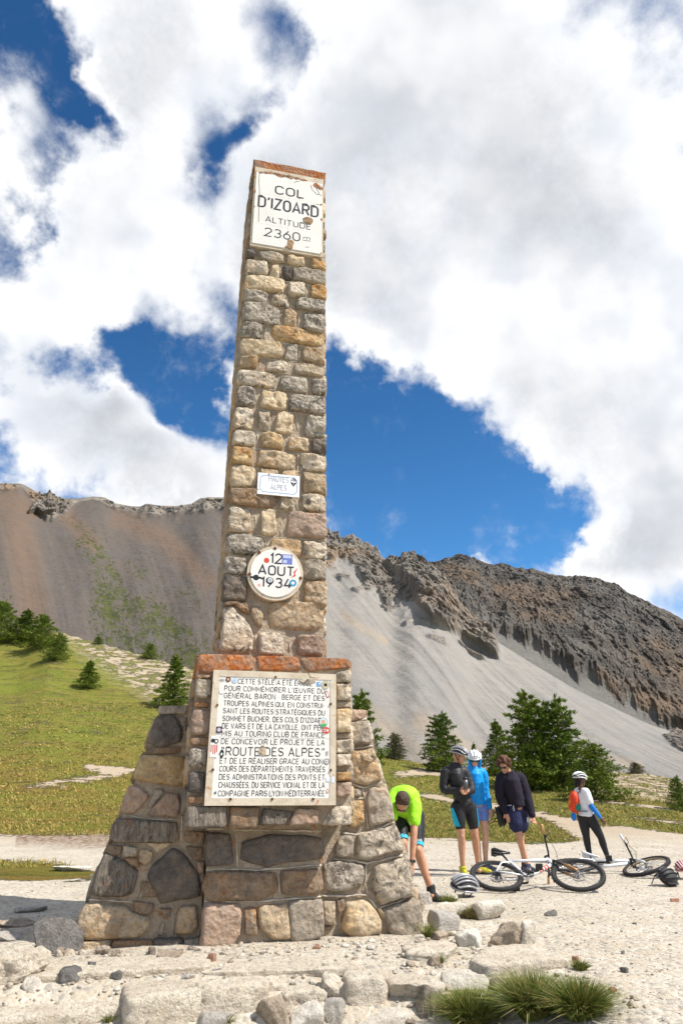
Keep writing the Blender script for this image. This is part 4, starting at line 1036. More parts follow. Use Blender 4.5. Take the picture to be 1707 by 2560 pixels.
m, nt, bs = new_mat('weathered_cement_frame'); oc = nt.coord(); n = nt.noise(oc, 6, 6, .7)
c = nt.mix(nt.ramp(n, .35, .65), (.52, .43, .32), (.66, .58, .46)); c = nt.mix(nt.ramp(nt.noise(oc, 11, 6, .75), .60, .66, 0, .8), c, (.40, .14, .04))
nt.put(bs.inputs['Base Color'], c); nt.put(bs.inputs['Normal'], nt.bump(nt.noise(oc, 50, 4, .7), .4, .006))
FRAME = m
RUST = simple('rusty_iron', (.16, .07, .035), .8, .2, .3, .3, .6, 60)
CRK = simple('crack_in_enamel', (.20, .15, .11), .9)
BROKE = SM['B']
def child(mb, name, mat, parent, smooth=False):
    o = mb.build(name, mat, None, smooth, loc=tuple(MON_O)); o.location = (0, 0, 0); o.parent = parent; return o
def rect_fr(mb, u0, u1, z0, z1, d0, d1, fr): mb.prism([(u0, z0), (u1, z0), (u1, z1), (u0, z1)], d0, d1, fr)
def frame_rect(mb, u0, u1, z0, z1, b, d0, d1, fr):
    rect_fr(mb, u0-b, u1+b, z1, z1+b, d0, d1, fr); rect_fr(mb, u0-b, u1+b, z0-b, z0, d0, d1, fr)
    rect_fr(mb, u0-b, u0, z0, z1, d0, d1-.0005, fr); rect_fr(mb, u1, u1+b, z0, z1, d0, d1-.0005, fr)
def blob_poly(cu, cz, ru, rz, n=14, k=.18, seed=0):
    return [(cu+ru*math.cos(2*math.pi*i/n)*(1+k*float(pn(i*.9, seed, 1.3))), cz+rz*math.sin(2*math.pi*i/n)*(1+k*float(pn(i*.9, seed, 7.3)))) for i in range(n)]
def flat(mb, poly, fr, d): mb.add([fr(u, z, d) for u, z in poly], [tuple(range(len(poly)))])
def sticker(parent, poly_list, fr, d):
    """poly_list: [(poly, colour name, colour)] printed layers, bottom first"""
    mb = MB(); mats = []
    for k, (poly, nm, colr) in enumerate(poly_list):
        mb.cur = k; mats.append(simple(nm, colr, .4)); 
        if k == 0: mb.prism(poly, d, d+.0010, fr)
        else: flat(mb, poly, fr, d+.0010+.0004*k)
    o = child(mb, 'sticker', mats, parent); return o
def disc(cu, cz, r, n=18, rz=None): return [(cu+r*math.cos(2*math.pi*i/n), cz+(rz or r)*math.sin(2*math.pi*i/n)) for i in range(n)]
def quad(cu, cz, w, h, a=0):
    ca, sa = math.cos(a), math.sin(a); return [(cu+x*ca-y*sa, cz+x*sa+y*ca) for x, y in ((-w/2, -h/2), (w/2, -h/2), (w/2, h/2), (-w/2, h/2))]

def put_part(*a):
    tb = MB(); put_text(tb, *a); return child(tb, 'lettering', INKC, PLT)
# top plate: COL D'IZOARD
Z1 = (560, 380, 5.2267); VT = V_SHAFT-.075; frT = frame_front(VT)
def q1(x, y): return mloc(x/Z1[2]+Z1[0], y/Z1[2]+Z1[1], VT)
tl = q1(415, 262); br = q1(1275, 1338); bl = q1(372, 1190)
u0, u1 = (tl[0]+bl[0])/2, br[0]-.004; z0, z1 = bl[1], tl[1]
body = MB(); rect_fr(body, u0-.018, u1+.018, z0-.035, 8.50, -.075, .0, frT)
plate = child(body, 'name_plate', FRAME, mon); plate['label'] = 'cream white enamel plate lettered COL D’IZOARD under a lichen cap'
tiles = MB(); zs = [z0, q1(380, 925)[1], q1(410, 535)[1], z1]
us = [u0, u0+(u1-u0)*.5, u1]
for i in range(3):
    for j_ in range(2): 
        rect_fr(tiles, us[j_]+.0008, us[j_+1]-.0008, zs[i]+.0008, zs[i+1]-.0008, .001, .010, frT)
child(tiles, 'enamel_tile', TILE, plate)
PLT, INKC = plate, INK
put_part('COL', q1(672, 548), q1(1035, 612), .128*1.0, frT, .15, .0112)
put_part("D'IZOARD", q1(450, 712), q1(1222, 858), q1(455, 580)[1]-q1(450, 712)[1], frT, .145, .0112)
put_part('ALTITUDE', q1(542, 912), q1(1128, 1022), q1(550, 845)[1]-q1(542, 912)[1], frT, .12, .0112)
put_part('2360', q1(530, 1098), q1(985, 1172), q1(535, 995)[1]-q1(530, 1098)[1], frT, .12, .0112)
a_, b_ = q1(1035, 1160), q1(1122, 1172)
put_part('m', a_, b_, .055, frT, .12, .0112)

ch = MB()
c_ = q1(1100, 905); ch.add(*stone_verts(orient(blob_poly(c_[0], c_[1], .066, .062, 14, .25, 3)), frame_front(VT-.0112), .007, inset=0, N=16, back=0)[:2])
c_ = q1(872, 1210); ch.add(*stone_verts(orient([q1(835, 1148), q1(905, 1160), q1(915, 1200), q1(885, 1275), q1(905, 1280), q1(850, 1275), q1(785, 1250), q1(790, 1220), q1(835, 1225)]), frame_front(VT-.0112), .007, inset=0, N=18, back=0)[:2])
child(ch, 'broken_patch', BROKE, plate)['kind'] = 'stuff'
ck = MB()
for pts in ([(465, 270), (455, 380), (465, 540), (450, 920)], [(1130, 440), (1150, 500), (1215, 565), (1240, 560), (1270, 580)], [(1200, 470), (1245, 560)], [(920, 415), (930, 395), (985, 390)], [(1200, 690), (1265, 702)], [(960, 605), (1000, 620)], [(1060, 1250), (1110, 1250)]):
    ribbon(ck, [q1(*p) for p in pts], .006, frT, .0118)
child(ck, 'crack', CRK, plate)['kind'] = 'stuff'
rl = MB()
for (x, y, ru, rz) in ((640, 285, .05, .02), (560, 280, .05, .018), (700, 300, .05, .02), (860, 335, .06, .028), (950, 350, .04, .02), (1040, 375, .05, .015), (1210, 450, .05, .035), (1260, 480, .03, .03), (405, 300, .012, .06), (403, 520, .010, .03), (1270, 695, .016, .012), (395, 720, .01, .012), (1272, 890, .012, .02), (1270, 1330, .012, .012), (740, 320, .05, .022),(800,322,.05,.02),(480, 275, .03, .015)):
    cc = q1(x, y); flat(rl, blob_poly(cc[0], cc[1], ru, rz, 18, .9, x*.1), frT, .0125)
child(rl, 'lichen_patch', SM['R'], plate)['kind'] = 'stuff'

# HAUTES ALPES plate
V2 = V_SHAFT-.088; fr2 = frame_front(V2)
def q3(x, y, v=V2): return mloc(x/Z3[2]+Z3[0], y/Z3[2]+Z3[1], v)
A_, B2_, C_, D_ = q3(635, 258), q3(1090, 315), q3(1078, 545), q3(620, 488)
u0, u1, z0, z1 = (A_[0]+D_[0])/2, (B2_[0]+C_[0])/2, (C_[1]+D_[1])/2, (A_[1]+B2_[1])/2
body = MB(); rect_fr(body, u0, u1, z0, z1, -.012, .0, fr2)
hp = child(body, 'county_sign', simple('white_sign_enamel', (.84, .84, .84), .3), mon); hp['label'] = 'small white enamel sign lettered HAUTES ALPES with a thin blue border'
bd = MB(); g = .028; 
pts = [(u0+g+.03, z0+g), (u1-g-.03, z0+g), (u1-g, z0+g+.03), (u1-g, z1-g-.03), (u1-g-.03, z1-g), (u0+g+.03, z1-g), (u0+g, z1-g-.03), (u0+g, z0+g+.03), (u0+g+.03, z0+g)]
ribbon(bd, pts, .006, fr2, .0008); child(bd, 'border_line', simple('pale_blue_line', (.18, .28, .52), .4), hp)
PLT, INKC = hp, INKB
put_part('HAUTES', (q3(752, 360)[0], q3(752, 360)[1]), (q3(962, 388)[0], q3(752, 360)[1]), .060, fr2, .09, .0008)
put_part('ALPES', (q3(768, 450)[0], q3(768, 450)[1]), (q3(942, 470)[0], q3(768, 450)[1]), .058, fr2, .09, .0008)
e = q3(1018, 375); em = MB()
flat(em, [(e[0]-.035, e[1]-.002), (e[0], e[1]-.052), (e[0]-.004, e[1]-.002)], fr2, .001); flat(em, [(e[0]+.004, e[1]-.002), (e[0], e[1]-.052), (e[0]+.035, e[1]-.002)], fr2, .0012)
ribbon(em, [(e[0]-.03, e[1]+.012), (e[0], e[1]+.055), (e[0]+.03, e[1]+.012)], .007, fr2, .0014); ribbon(em, [(e[0]-.012, e[1]+.012), (e[0]+.004, e[1]+.035), (e[0]+.012, e[1]+.012)], .007, fr2, .0016)
child(em, 'emblem', INK, hp)

# round date plate
V3 = V_SHAFT-.10; fr3 = frame_front(V3)
c0 = q3(822, 1360, V3); re = q3(1092, 1380, V3)[0]-c0[0]; rl_ = c0[0]-q3(552, 1342, V3)[0]; RR = (re+rl_)/2
body = MB(); body.prism(disc(c0[0], c0[1], RR*1.13, 48), -.095, -.004, fr3); rp = child(body, 'date_plate', FRAME, mon); rp['label'] = 'round white enamel plate lettered 12 AOUT 1934 in a thick cement rim'
tl_ = MB(); tl_.prism(disc(c0[0], c0[1], RR, 48), -.003, .004, fr3); child(tl_, 'enamel_disc', TILE, rp)
PLT, INKC = rp, INK
def t3(s, x0, yb, x1, yt, t): 
    a = q3(x0, yb, V3); b = q3(x1, yb+(x1-x0)*.06, V3); h = q3(x0, yt, V3)[1]-a[1]
    put_part(s, a, (b[0], a[1]), h, fr3, t, .0052)
t3('12', 768, 1252, 888, 1150, .15); t3('AOUT', 637, 1372, 1018, 1275, .16); t3('1934', 668, 1508, 988, 1410, .16)
for (x, y) in ((817, 1095), (540, 1375), (1095, 1418), (645, 1140)):
    cc = q3(x, y, V3); bt = MB(); bt.prism(disc(cc[0], cc[1], .017, 8), -.004, .008, fr3); child(bt, 'rivet', RUST, rp)
def s3(x, y): return q3(x, y, V3)
a = s3(948, 1215); sticker(rp, [(quad(a[0], a[1], .105, .105), 'blue_sticker', (.16, .20, .50)), (quad(a[0], a[1]+.028, .085, .03), 'pale_blue_print', (.5, .55, .8)), (quad(a[0]-.02, a[1]-.025, .04, .03), 'pale_blue_print', (.5, .55, .8))], fr3, .004)
a = s3(725, 1225); sticker(rp, [(disc(a[0], a[1], .028, 10), 'red_sticker', (.62, .08, .04))], fr3, .004)
a = s3(610, 1412); sticker(rp, [(disc(a[0], a[1], .050), 'white_sticker', (.78, .78, .76)), (disc(a[0], a[1], .030), 'black_print', (.02, .02, .02)), (quad(a[0], a[1], .115, .02, -.02), 'black_print', (.02, .02, .02))], fr3, .004)
a = s3(1030, 1365); sticker(rp, [([(a[0]-.035, a[1]-.055), (a[0]+.012, a[1]-.028), (a[0]+.004, a[1]+.0), (a[0]+.034, a[1]+.06), (a[0]-.012, a[1]+.012), (a[0]-.004, a[1]-.012)], 'red_sticker', (.62, .08, .04))], fr3, .004)
a = s3(1012, 1472); sticker(rp, [(disc(a[0], a[1], .036), 'teal_sticker', (.05, .30, .50)), (disc(a[0], a[1], .016), 'white_print', (.8, .8, .8))], fr3, .004)
a = s3(765, 1440); sticker(rp, [(disc(a[0], a[1], .024), 'pale_grey_sticker', (.62, .66, .68)), (disc(a[0], a[1], .012), 'grey_print', (.35, .36, .36))], fr3, .0062)
a = s3(645, 1495); sticker(rp, [(disc(a[0], a[1], .016, 10), 'pink_sticker', (.75, .4, .38))], fr3, .004)

# the large inscription
V4 = V_PED-.085; fr4 = frame_front(V4)
def q4(x, y, v=V4): return mloc(x/Z4[2]+Z4[0], y/Z4[2]+Z4[1], v)
A_, B2_, C_, D_ = q4(352, 235), q4(1258, 258), q4(1256, 1232), q4(294, 1226)
u0, u1, z0, z1 = (A_[0]+D_[0])/2, (B2_[0]+C_[0])/2, (C_[1]+D_[1])/2, (A_[1]+B2_[1])/2
ip = MB(); frame_rect(ip, u0, u1, z0, z1, .052, -.085, .004, fr4); rect_fr(ip, u0, u1, z0, z1, -.08, -.010, fr4)
ipl = child(ip, 'inscription_plate', FRAME, mon); ipl['label'] = 'large square cream enamel inscription in a cement frame'
tiles = MB(); zm = q4(700, 733)[1]; um = q4(800, 700)[0]
for a in ((u0, um), (um, u1)):
    for b in ((z0, zm), (zm, z1)): rect_fr(tiles, a[0]+.001, a[1]-.001, b[0]+.001, b[1]-.001, -.009, .0, fr4)
child(tiles, 'enamel_tile', TILE, ipl)
LINES = [("CETTE STÈLE A ÉTÉ ÉRIGÉE", 508, 290, 1112, 306, 38), ("POUR COMMÉMORER L'ŒUVRE DU", 397, 347, 1212, 370, 38), ("GÉNÉRAL BARON · BERGE ET DES", 394, 407, 1212, 428, 39), ("TROUPES ALPINES QUI, EN CONSTRUI-", 390, 469, 1210, 488, 39),
 ("SANT LES ROUTES STRATÉGIQUES DU", 386, 531, 1214, 547, 40), ("SOMMET BUCHER, DES COLS D'IZOARD", 381, 594, 1212, 607, 40), ("DE VARS ET DE LA CAYOLLE, ONT PER-", 378, 656, 1218, 668, 41), ("MIS AU TOURING CLUB DE FRANCE", 374, 717, 1212, 730, 41),
 ("DE CONCEVOIR LE PROJET DE LA", 370, 782, 1212, 793, 42), ("“ROUTE DES ALPES”", 368, 876, 1212, 884, 66), ("ET DE LE RÉALISER GRACE AU CON-", 360, 942, 1216, 950, 43), ("COURS DES DÉPARTEMENTS TRAVERSÉS", 357, 1007, 1215, 1013, 43),
 ("DES ADMINISTRATIONS DES PONTS ET", 353, 1074, 1214, 1079, 43), ("CHAUSSÉES, DU SERVICE VICINAL ET DE LA", 349, 1140, 1212, 1144, 44), ("COMPAGNIE PARIS·LYON·MÉDITERRANÉE", 345, 1210, 1212, 1212, 44)]
PLT, INKC = ipl, INK
for s, x0, y0_, x1, y1_, h in LINES:
    a = q4(x0, y0_); b = q4(x1, y1_); hh = q4(x0, y0_-h)[1]-a[1]
    put_part(s, a, (b[0], a[1]), hh, fr4, .118, .0012)
for (x, y) in ((337, 468), (302, 995), (445, 1235), (785, 1235), (1118, 1235), (1262, 458), (1262, 998), (812, 240)):
    cc = q4(x, y); bt = MB(); bt.prism(disc(cc[0], cc[1], .011, 8), .0, .010, fr4); child(bt, 'rivet', RUST, ipl)
ck = MB(); ribbon(ck, [q4(1082, 205), q4(1095, 240), q4(1125, 246)], .006, fr4, .0052); ribbon(ck, [q4(1000, 60), q4(1010, 130), q4(1040, 180), q4(1082, 210)], .008, fr4, .0048); ribbon(ck, [q4(250, 1040), q4(270, 1005), q4(300, 997)], .003, fr4, .0052)
child(ck, 'crack', CRK, ipl)['kind'] = 'stuff'
ch = MB()
ch.add(*stone_verts(orient([q4(1005, 268), q4(1040, 255), q4(1150, 262), (q4(1140, 282)), q4(1080, 300), q4(1030, 290)]), fr4, .006, inset=0, N=18, back=0)[:2])
ch.add(*stone_verts(orient([q4(665, 850), q4(690, 800), q4(720, 795), q4(735, 830), q4(735, 885), q4(700, 880)]), fr4, .006, inset=0, N=16, back=0)[:2])
child(ch, 'chipped_patch', SM['W'], ipl)['kind'] = 'stuff'
K = .0030
S4 = lambda x, y: q4(x, y)
blk = ('black_print', (.02, .02, .02)); wht = ('white_sticker', (.78, .78, .76))
def circ_st(x, y, r, *layers):
    a = S4(x, y); L = []
    for (k, nm, colr) in layers: L.append((disc(a[0], a[1], r*k*K*.37/.37*1.0/3.0*1.0), nm, colr))
    sticker(ipl, L, fr4, .0022)
circ_st(427, 257, 60*.36, (1, *blk), (.7, 'brick_red_print', (.4, .12, .06)), (.4, 'sand_print', (.6, .5, .35)))
circ_st(480, 266, 62*.36, (1, 'pale_blue_sticker', (.35, .52, .72)), (.75, 'white_print', (.8, .8, .8)), (.5, 'pale_blue_sticker', (.35, .52, .72)))
circ_st(374, 355, 60*.36, (1, 'grey_ring_sticker', (.55, .56, .57)), (.9, *wht))
circ_st(1220, 302, 100*.36, (1, 'olive_sticker', (.42, .45, .32)), (.8, 'sand_print', (.6, .55, .42)), (.4, *blk))
circ_st(1202, 605, 100*.36, (1, 'teal_sticker', (.05, .30, .50)), (.88, *wht), (.6, 'skin_print', (.65, .4, .3)))
circ_st(1230, 928, 64*.36, (1, *blk), (.75, *wht), (.4, 'grey_print', (.35, .36, .36)))
a = S4(1204, 630); sticker(ipl, [(quad(a[0], a[1], .055, .018, .1), 'green_sticker', (.05, .45, .12))], fr4, .0045)
a = S4(1225, 673); sticker(ipl, [(disc(a[0], a[1], .034, 18, .027), 'red_sticker', (.62, .05, .05)), (quad(a[0]-.012, a[1], .018, .022), 'white_print', (.8, .8, .8)), (quad(a[0]+.014, a[1], .014, .020), 'white_print', (.8, .8, .8)), (quad(a[0]-.012, a[1], .008, .014), 'black_print', (.02, .02, .02))], fr4, .0022)
a = S4(1165, 295); sticker(ipl, [(quad(a[0], a[1], .036, .036), 'sky_blue_sticker', (.15, .4, .7)), (quad(a[0]+.006, a[1]+.004, .014, .012), 'white_print', (.8, .8, .8))], fr4, .0022)
a = S4(1234, 378); sticker(ipl, [(quad(a[0], a[1], .024, .055, .35), 'dark_red_sticker', (.45, .06, .05)), (quad(a[0], a[1], .014, .042, .35), 'white_print', (.8, .8, .8))], fr4, .0022)
a = S4(352, 668); sticker(ipl, [(quad(a[0], a[1], .046, .050), 'plum_black_sticker', (.06, .04, .06)), (disc(a[0], a[1], .016, 12), 'lilac_print', (.55, .5, .6))], fr4, .0045)
a = S4(313, 804); lay = [(quad(a[0], a[1], .062, .165), 'white_sticker', (.80, .80, .80))]
sh = lambda x0, x1, y0_, y1_: [(a[0]+x0, a[1]+y0_), (a[0]+x1, a[1]+y0_), (a[0]+x1, a[1]+y1_), (a[0]+x0, a[1]+y1_)]
for k_ in range(4):
    xx = -.026+k_*.0145; lay.append((sh(xx, xx+.0075, -.045+.014*abs(k_-1.5)-.02, .012), 'red_stripe', (.60, .07, .05)))
lay += [(blob_poly(a[0]-.014, a[1]+.045, .014, .018, 10, .5, 4), 'black_print', (.02, .02, .02)), (disc(a[0]+.014, a[1]+.040, .018, 10), 'black_print', (.02, .02, .02)), (disc(a[0]+.014, a[1]+.040, .010, 8), 'white_print', (.8, .8, .8))]
sticker(ipl, lay, fr4, .0045)
a = S4(374, 862); sticker(ipl, [(blob_poly(a[0], a[1], .018, .034, 12, .5, 9), 'black_print', (.02, .02, .02)), (blob_poly(a[0], a[1]-.004, .008, .012, 8, .5, 3), 'white_print', (.8, .8, .8))], fr4, .0022)
a = S4(1232, 864); sticker(ipl, [([(a[0]-.010, a[1]+.018), (a[0]+.010, a[1]+.018), (a[0]+.009, a[1]-.006), (a[0], a[1]-.018), (a[0]-.009, a[1]-.006)], 'grey_print', (.35, .36, .36))], fr4, .0022)
a = S4(1237, 1168); sticker(ipl, [(disc(a[0], a[1], .012, 10, .018), 'ochre_sticker', (.55, .3, .15)), (disc(a[0], a[1], .006, 8, .010), 'white_print', (.8, .8, .8))], fr4, .0022)
a = S4(1240, 1072); sticker(ipl, [(quad(a[0], a[1], .034, .038), 'pale_sticker', (.70, .76, .84))], fr4, .0022)
a = S4(1280, 1075); sticker(ipl, [(quad(a[0], a[1], .026, .046), 'pale_sticker', (.70, .76, .84))], fr4, .0045)
a = S4(470, 1090); sticker(ipl, [(quad(a[0], a[1], .065, .016, -.05), 'faint_sticker', (.72, .78, .84))], fr4, .0002)
a = S4(320, 1183); sticker(ipl, [([(a[0]-.012, a[1]), (a[0]+.010, a[1]+.014), (a[0]+.008, a[1]-.012)], 'navy_print', (.08, .1, .2))], fr4, .0022)
a = S4(378, 262); sticker(ipl, [(blob_poly(a[0], a[1], .018, .010, 10, .8, 2), 'grey_print', (.35, .36, .36))], fr4, .0022)
# ------------------------------------------------------------------ rocks and rubble
def rock_mat(name, a, b, c3, spots=.3, scale=1.0, streak=None):
    m, nt, bs = new_mat(name); oc = nt.coord(); rnd = nt.new('ShaderNodeObjectInfo').outputs['Random']
    off = nt.vmath('ADD', oc, nt.vmath('SCALE', (3.1, 5.7, 2.3), scale=nt.math('MULTIPLY', rnd, 30.0)))
    src = off if streak is None else nt.vscale(off, streak)
    n1 = nt.noise(src, 5*scale, 8, .7, dist=.5); n2 = nt.noise(off, 38*scale, 6, .72); vc = nt.voro(off, 48*scale, out=1)
    sp = nt.new('ShaderNodeSeparateColor'); nt.put(sp.inputs[0], vc)
    col = nt.mix(nt.ramp(n1, .35, .65), a, b); col = nt.mix(nt.ramp(n2, .42, .7, 0, .6), col, c3)
    col = nt.mix(nt.ramp(sp.outputs[0], .7, .95, 0, spots), col, tuple(x*.45 for x in a))
    nt.put(bs.inputs['Base Color'], col); bs.inputs['Roughness'].default_value = .92; bs.inputs['Specular IOR Level'].default_value = .15
    h = nt.math('ADD', nt.math('MULTIPLY', nt.noise(src, 14*scale, 10, .78), 1.5), nt.math('MULTIPLY', nt.voro(off, 75*scale), -.22))
    nt.put(bs.inputs['Normal'], nt.bump(h, 1.0, .035)); return m
RM = {
 'pale': rock_mat('pale_crumbly_concrete', (.74, .63, .49), (.86, .77, .63), (.58, .46, .33), .5),
 'grey': rock_mat('light_grey_boulder', (.50, .455, .40), (.66, .61, .54), (.42, .375, .325), .15, .7),
 'dark': rock_mat('dark_grey_rock', (.125, .115, .11), (.25, .235, .215), (.32, .285, .25), .2, .7, (1.6, 1.6, .6)),
 'tan': rock_mat('tan_rock', (.44, .35, .26), (.58, .48, .37), (.32, .23, .16), .35, .8),
 'white': rock_mat('white_limestone', (.72, .65, .54), (.82, .76, .66), (.60, .50, .39), .15, .6),
 'brown': rock_mat('brown_streaked_rock', (.20, .155, .125), (.38, .31, .25), (.46, .41, .35), .2, .6, (2.5, .7, 2.5)),
 'red': rock_mat('reddish_stone', (.40, .20, .13), (.50, .29, .20), (.30, .17, .12), .15, .8),
}
def cube_sphere(n):
    V = {}; F = []; P_ = []
    def vid(p):
        k = tuple(np.round(p, 6))
        if k not in V: V[k] = len(P_); P_.append(p)
        return V[k]
    lin = np.tan(np.linspace(-math.pi/4, math.pi/4, n+1))
    for ax in range(3):
        for sg in (-1, 1):
            for i in range(n):
                for j in range(n):
                    q = []
                    for (a, b) in ((i, j), (i+1, j), (i+1, j+1), (i, j+1)):
                        p = np.zeros(3); p[ax] = sg; p[(ax+1) % 3] = lin[a]; p[(ax+2) % 3] = lin[b]; q.append(vid(p))
                    F.append(tuple(q) if sg > 0 else tuple(q[::-1]))
    return np.array(P_), F
CS = {n: cube_sphere(n) for n in (3, 6, 12, 20)}
def rock_shape(size, seed, n=12, p=3.2, rough=1.0, cuts=6):
    P_, F = CS[n]; P_ = P_.copy(); r2 = np.random.default_rng(seed)
    P_ = P_/(np.sum(np.abs(P_)**p, 1)**(1/p))[:, None]
    for k in range(cuts):
        nrm = r2.normal(size=3); nrm[2] *= .6; nrm /= np.linalg.norm(nrm); dd = r2.uniform(.50, .88)
        h = P_@nrm; ex = np.maximum(h-dd, 0); P_ = P_-ex[:, None]*nrm[None]*.9
    S = np.asarray(size, float)/2; m_ = float(np.mean(S))
    W = P_*S; f = 1.3/m_
    nz = fbm(W[:, 0]*f+seed, W[:, 1]*f, W[:, 2]*f, 4, .6)*.16+fbm(W[:, 0]*f*3, W[:, 1]*f*3+seed, W[:, 2]*f*3, 3, .6)*.07
    nrm = P_/(np.linalg.norm(P_, axis=1)[:, None])
    W = W+nrm*(nz*min(m_, .14)*rough)[:, None]
    W = W+nrm*(.012*rough*fbm(W[:, 0]*16+seed, W[:, 1]*16, W[:, 2]*16, 3, .65))[:, None]*min(1, m_*8)
    return W, F
def make_rock(name, loc, size, seed, mat, label=None, cat='rock', group=None, n=12, p=4.4, rough=1.0, yaw=None, tilt=(0, 0), cuts=9):
    W, F = rock_shape(size, seed, n, p, rough, cuts)
    o = mesh_obj(name, W, F, RM[mat], smooth=True)
    o.location = tuple(loc); r2 = random.Random(seed)
    o['kind'] = 'thing'
    o.rotation_euler = (tilt[0], tilt[1], MYAW+r2.uniform(-.15, .15) if yaw is None else yaw)
    tag(o, label, cat, group); return o
_rs = [100]
def px_rock(x0, x1, y0, y1, mat, label, name='rock', cat='rock', group=None, hfac=.88, sink=.35, zb=None, **kw):
    _rs[0] += 1
    g = ground_at((x0+x1)/2, y1) if zb is None else gpt((x0+x1)/2, y1, zb)
    Zd = float((g-CAM)@FWD); dist = math.hypot(g[0], g[1]); a = math.atan2(CAM_H-g[2], dist)
    w = (x1-x0)/FPX*Zd; Hs = (y1-y0)/FPX*Zd*1.0
    d = min(.75*w, Hs/math.sin(a)*.62); h = max(.035, (Hs-d*math.sin(a))/math.cos(a))*hfac
    hh = h*(1+sink)
    dirn = np.array([g[0], g[1], 0])/dist
    c = np.array([g[0], g[1], g[2]])+dirn*d*.5+np.array([0, 0, h-hh/2])
    return make_rock(name, c, (w*1.04, d*1.08, hh), _rs[0], mat, label, cat, group, **kw)
LG = dict(n=20)
LED = 'crumbling concrete ledges of the plinth'
px_rock(75, 520, 2395, 2446, 'pale', 'long crumbling concrete ledge in front of the shaded buttress', 'concrete_ledge', 'ledge', LED, p=10, rough=1.1, cuts=0, n=20, hfac=.9)
px_rock(505, 905, 2398, 2440, 'pale', 'long pale concrete ledge in front of the centre block of the monument', 'concrete_ledge', 'ledge', LED, p=10, rough=1.1, cuts=0, n=20, hfac=.9)
px_rock(-120, 330, 2455, 2578, 'pale', 'widest low concrete slab at the bottom edge below the dark wedge stone', 'concrete_slab', 'slab', LED, p=8, rough=.85, cuts=0, n=20)
px_rock(300, 500, 2452, 2572, 'pale', 'pale concrete slab beside the smooth grey boulder', 'concrete_slab', 'slab', LED, p=8, rough=.9, cuts=1, n=20)
px_rock(478, 662, 2434, 2540, 'pale', 'undercut pale slab resting above the smooth grey boulder', 'concrete_slab', 'slab', LED, p=7, rough=.9, cuts=2, n=20)
px_rock(655, 765, 2430, 2474, 'pale', 'small pale slab behind the brown and white boulders', 'concrete_slab', 'slab', LED, p=6, rough=1.3, cuts=2)
px_rock(700, 815, 2462, 2525, 'pale', 'pale slab lying on top of the two boulders', 'concrete_slab', 'slab', LED, p=5, rough=1.2, cuts=2)
px_rock(640, 732, 2484, 2585, 'tan', 'brown and white rounded boulder at the bottom edge')
px_rock(725, 815, 2500, 2590, 'white', 'whitish boulder between the brown one and the small grey one')
px_rock(473, 604, 2512, 2580, 'grey', 'smooth light grey boulder under the undercut slab', rough=.4, p=3.5, cuts=3)
px_rock(804, 872, 2494, 2570, 'grey', 'small light grey boulder beside the white block', rough=.5)
px_rock(800, 868, 2430, 2500, 'pale', 'pale lumpy block above the small light grey boulder')
px_rock(858, 966, 2425, 2522, 'pale', 'pale square block left of the crack in the front row', 'concrete_slab', 'slab', LED, p=5, rough=1.3, cuts=2)
px_rock(967, 1112, 2438, 2514, 'pale', 'pale block behind the split brown rock', 'concrete_slab', 'slab', LED, p=5, rough=1.3, cuts=3)
px_rock(1040, 1122, 2474, 2552, 'brown', 'split brown rock leaning beside the lower grass tuft', p=5, rough=.5, cuts=5, tilt=(.1, .5))
px_rock(880, 1032, 2508, 2575, 'white', 'clean white block at the bottom edge', p=5, rough=.5, cuts=3)
px_rock(1104, 1222, 2424, 2500, 'white', 'white angular block above the lower grass tuft', p=4, rough=1.0, cuts=6)
px_rock(1150, 1400, 2362, 2444, 'pale', 'large flat pale slab above the tall grass tufts', 'rock_slab', 'slab', None, p=8, rough=1.0, cuts=1, n=20, hfac=.85)
px_rock(1205, 1320, 2432, 2482, 'brown', 'shaded brown slab tucked under the large flat slab', p=5)
px_rock(1006, 1156, 2356, 2402, 'pale', 'flat pale slab in front of the sunlit buttress', 'rock_slab', 'slab', None, p=5, rough=1.2, cuts=2)
px_rock(1064, 1106, 2388, 2420, 'tan', 'small round tan stone on the flat pale slab')
px_rock(1054, 1146, 2272, 2330, 'grey', 'light grey flat rock with layered edge right of the buttress foot', p=4, rough=.6, cuts=5, tilt=(0, .12))
px_rock(1226, 1336, 2302, 2370, 'tan', 'rough knobbly boulder standing on the gravel', rough=1.6)
px_rock(1290, 1345, 2300, 2368, 'white', 'pale shoulder of rock beside the rough knobbly boulder')
px_rock(1122, 1216, 2322, 2372, 'white', 'flat white rock left of the rough knobbly boulder', p=4)
px_rock(1062, 1126, 2320, 2352, 'tan', 'low crumbly tan rock at the corner of the sunlit buttress')
px_rock(1085, 1172, 2254, 2298, 'white', 'rounded white rock left of the moss cushion', rough=.6)
px_rock(1176, 1272, 2244, 2300, 'white', 'rounded white rock right of the moss cushion', rough=.5)
px_rock(1042, 1084, 2226, 2262, 'grey', 'small grey rock beside the bent man’s dark boot')
px_rock(1090, 1150, 2232, 2256, 'grey', 'flat grey rock by the bent man’s dark boot', p=5)
px_rock(1362, 1396, 2272, 2292, 'dark', 'small dark rock alone on the gravel')
px_rock(-30, 112, 2364, 2462, 'pale', 'pale concrete lump at the edge of the shadow', 'concrete_lump', 'rock', None, p=4, rough=1.5, n=20)
px_rock(26, 132, 2418, 2456, 'tan', 'flat pinkish stone lying on the pale concrete', p=5, hfac=.8)
px_rock(47, 108, 2440, 2486, 'white', 'whitish stone below the flat pinkish stone')
px_rock(146, 208, 2414, 2464, 'dark', 'dark wedge-shaped stone wedged against the concrete ledge', cuts=8, rough=.6)
px_rock(214, 242, 2404, 2428, 'dark', 'tiny dark stone set in the concrete ledge')
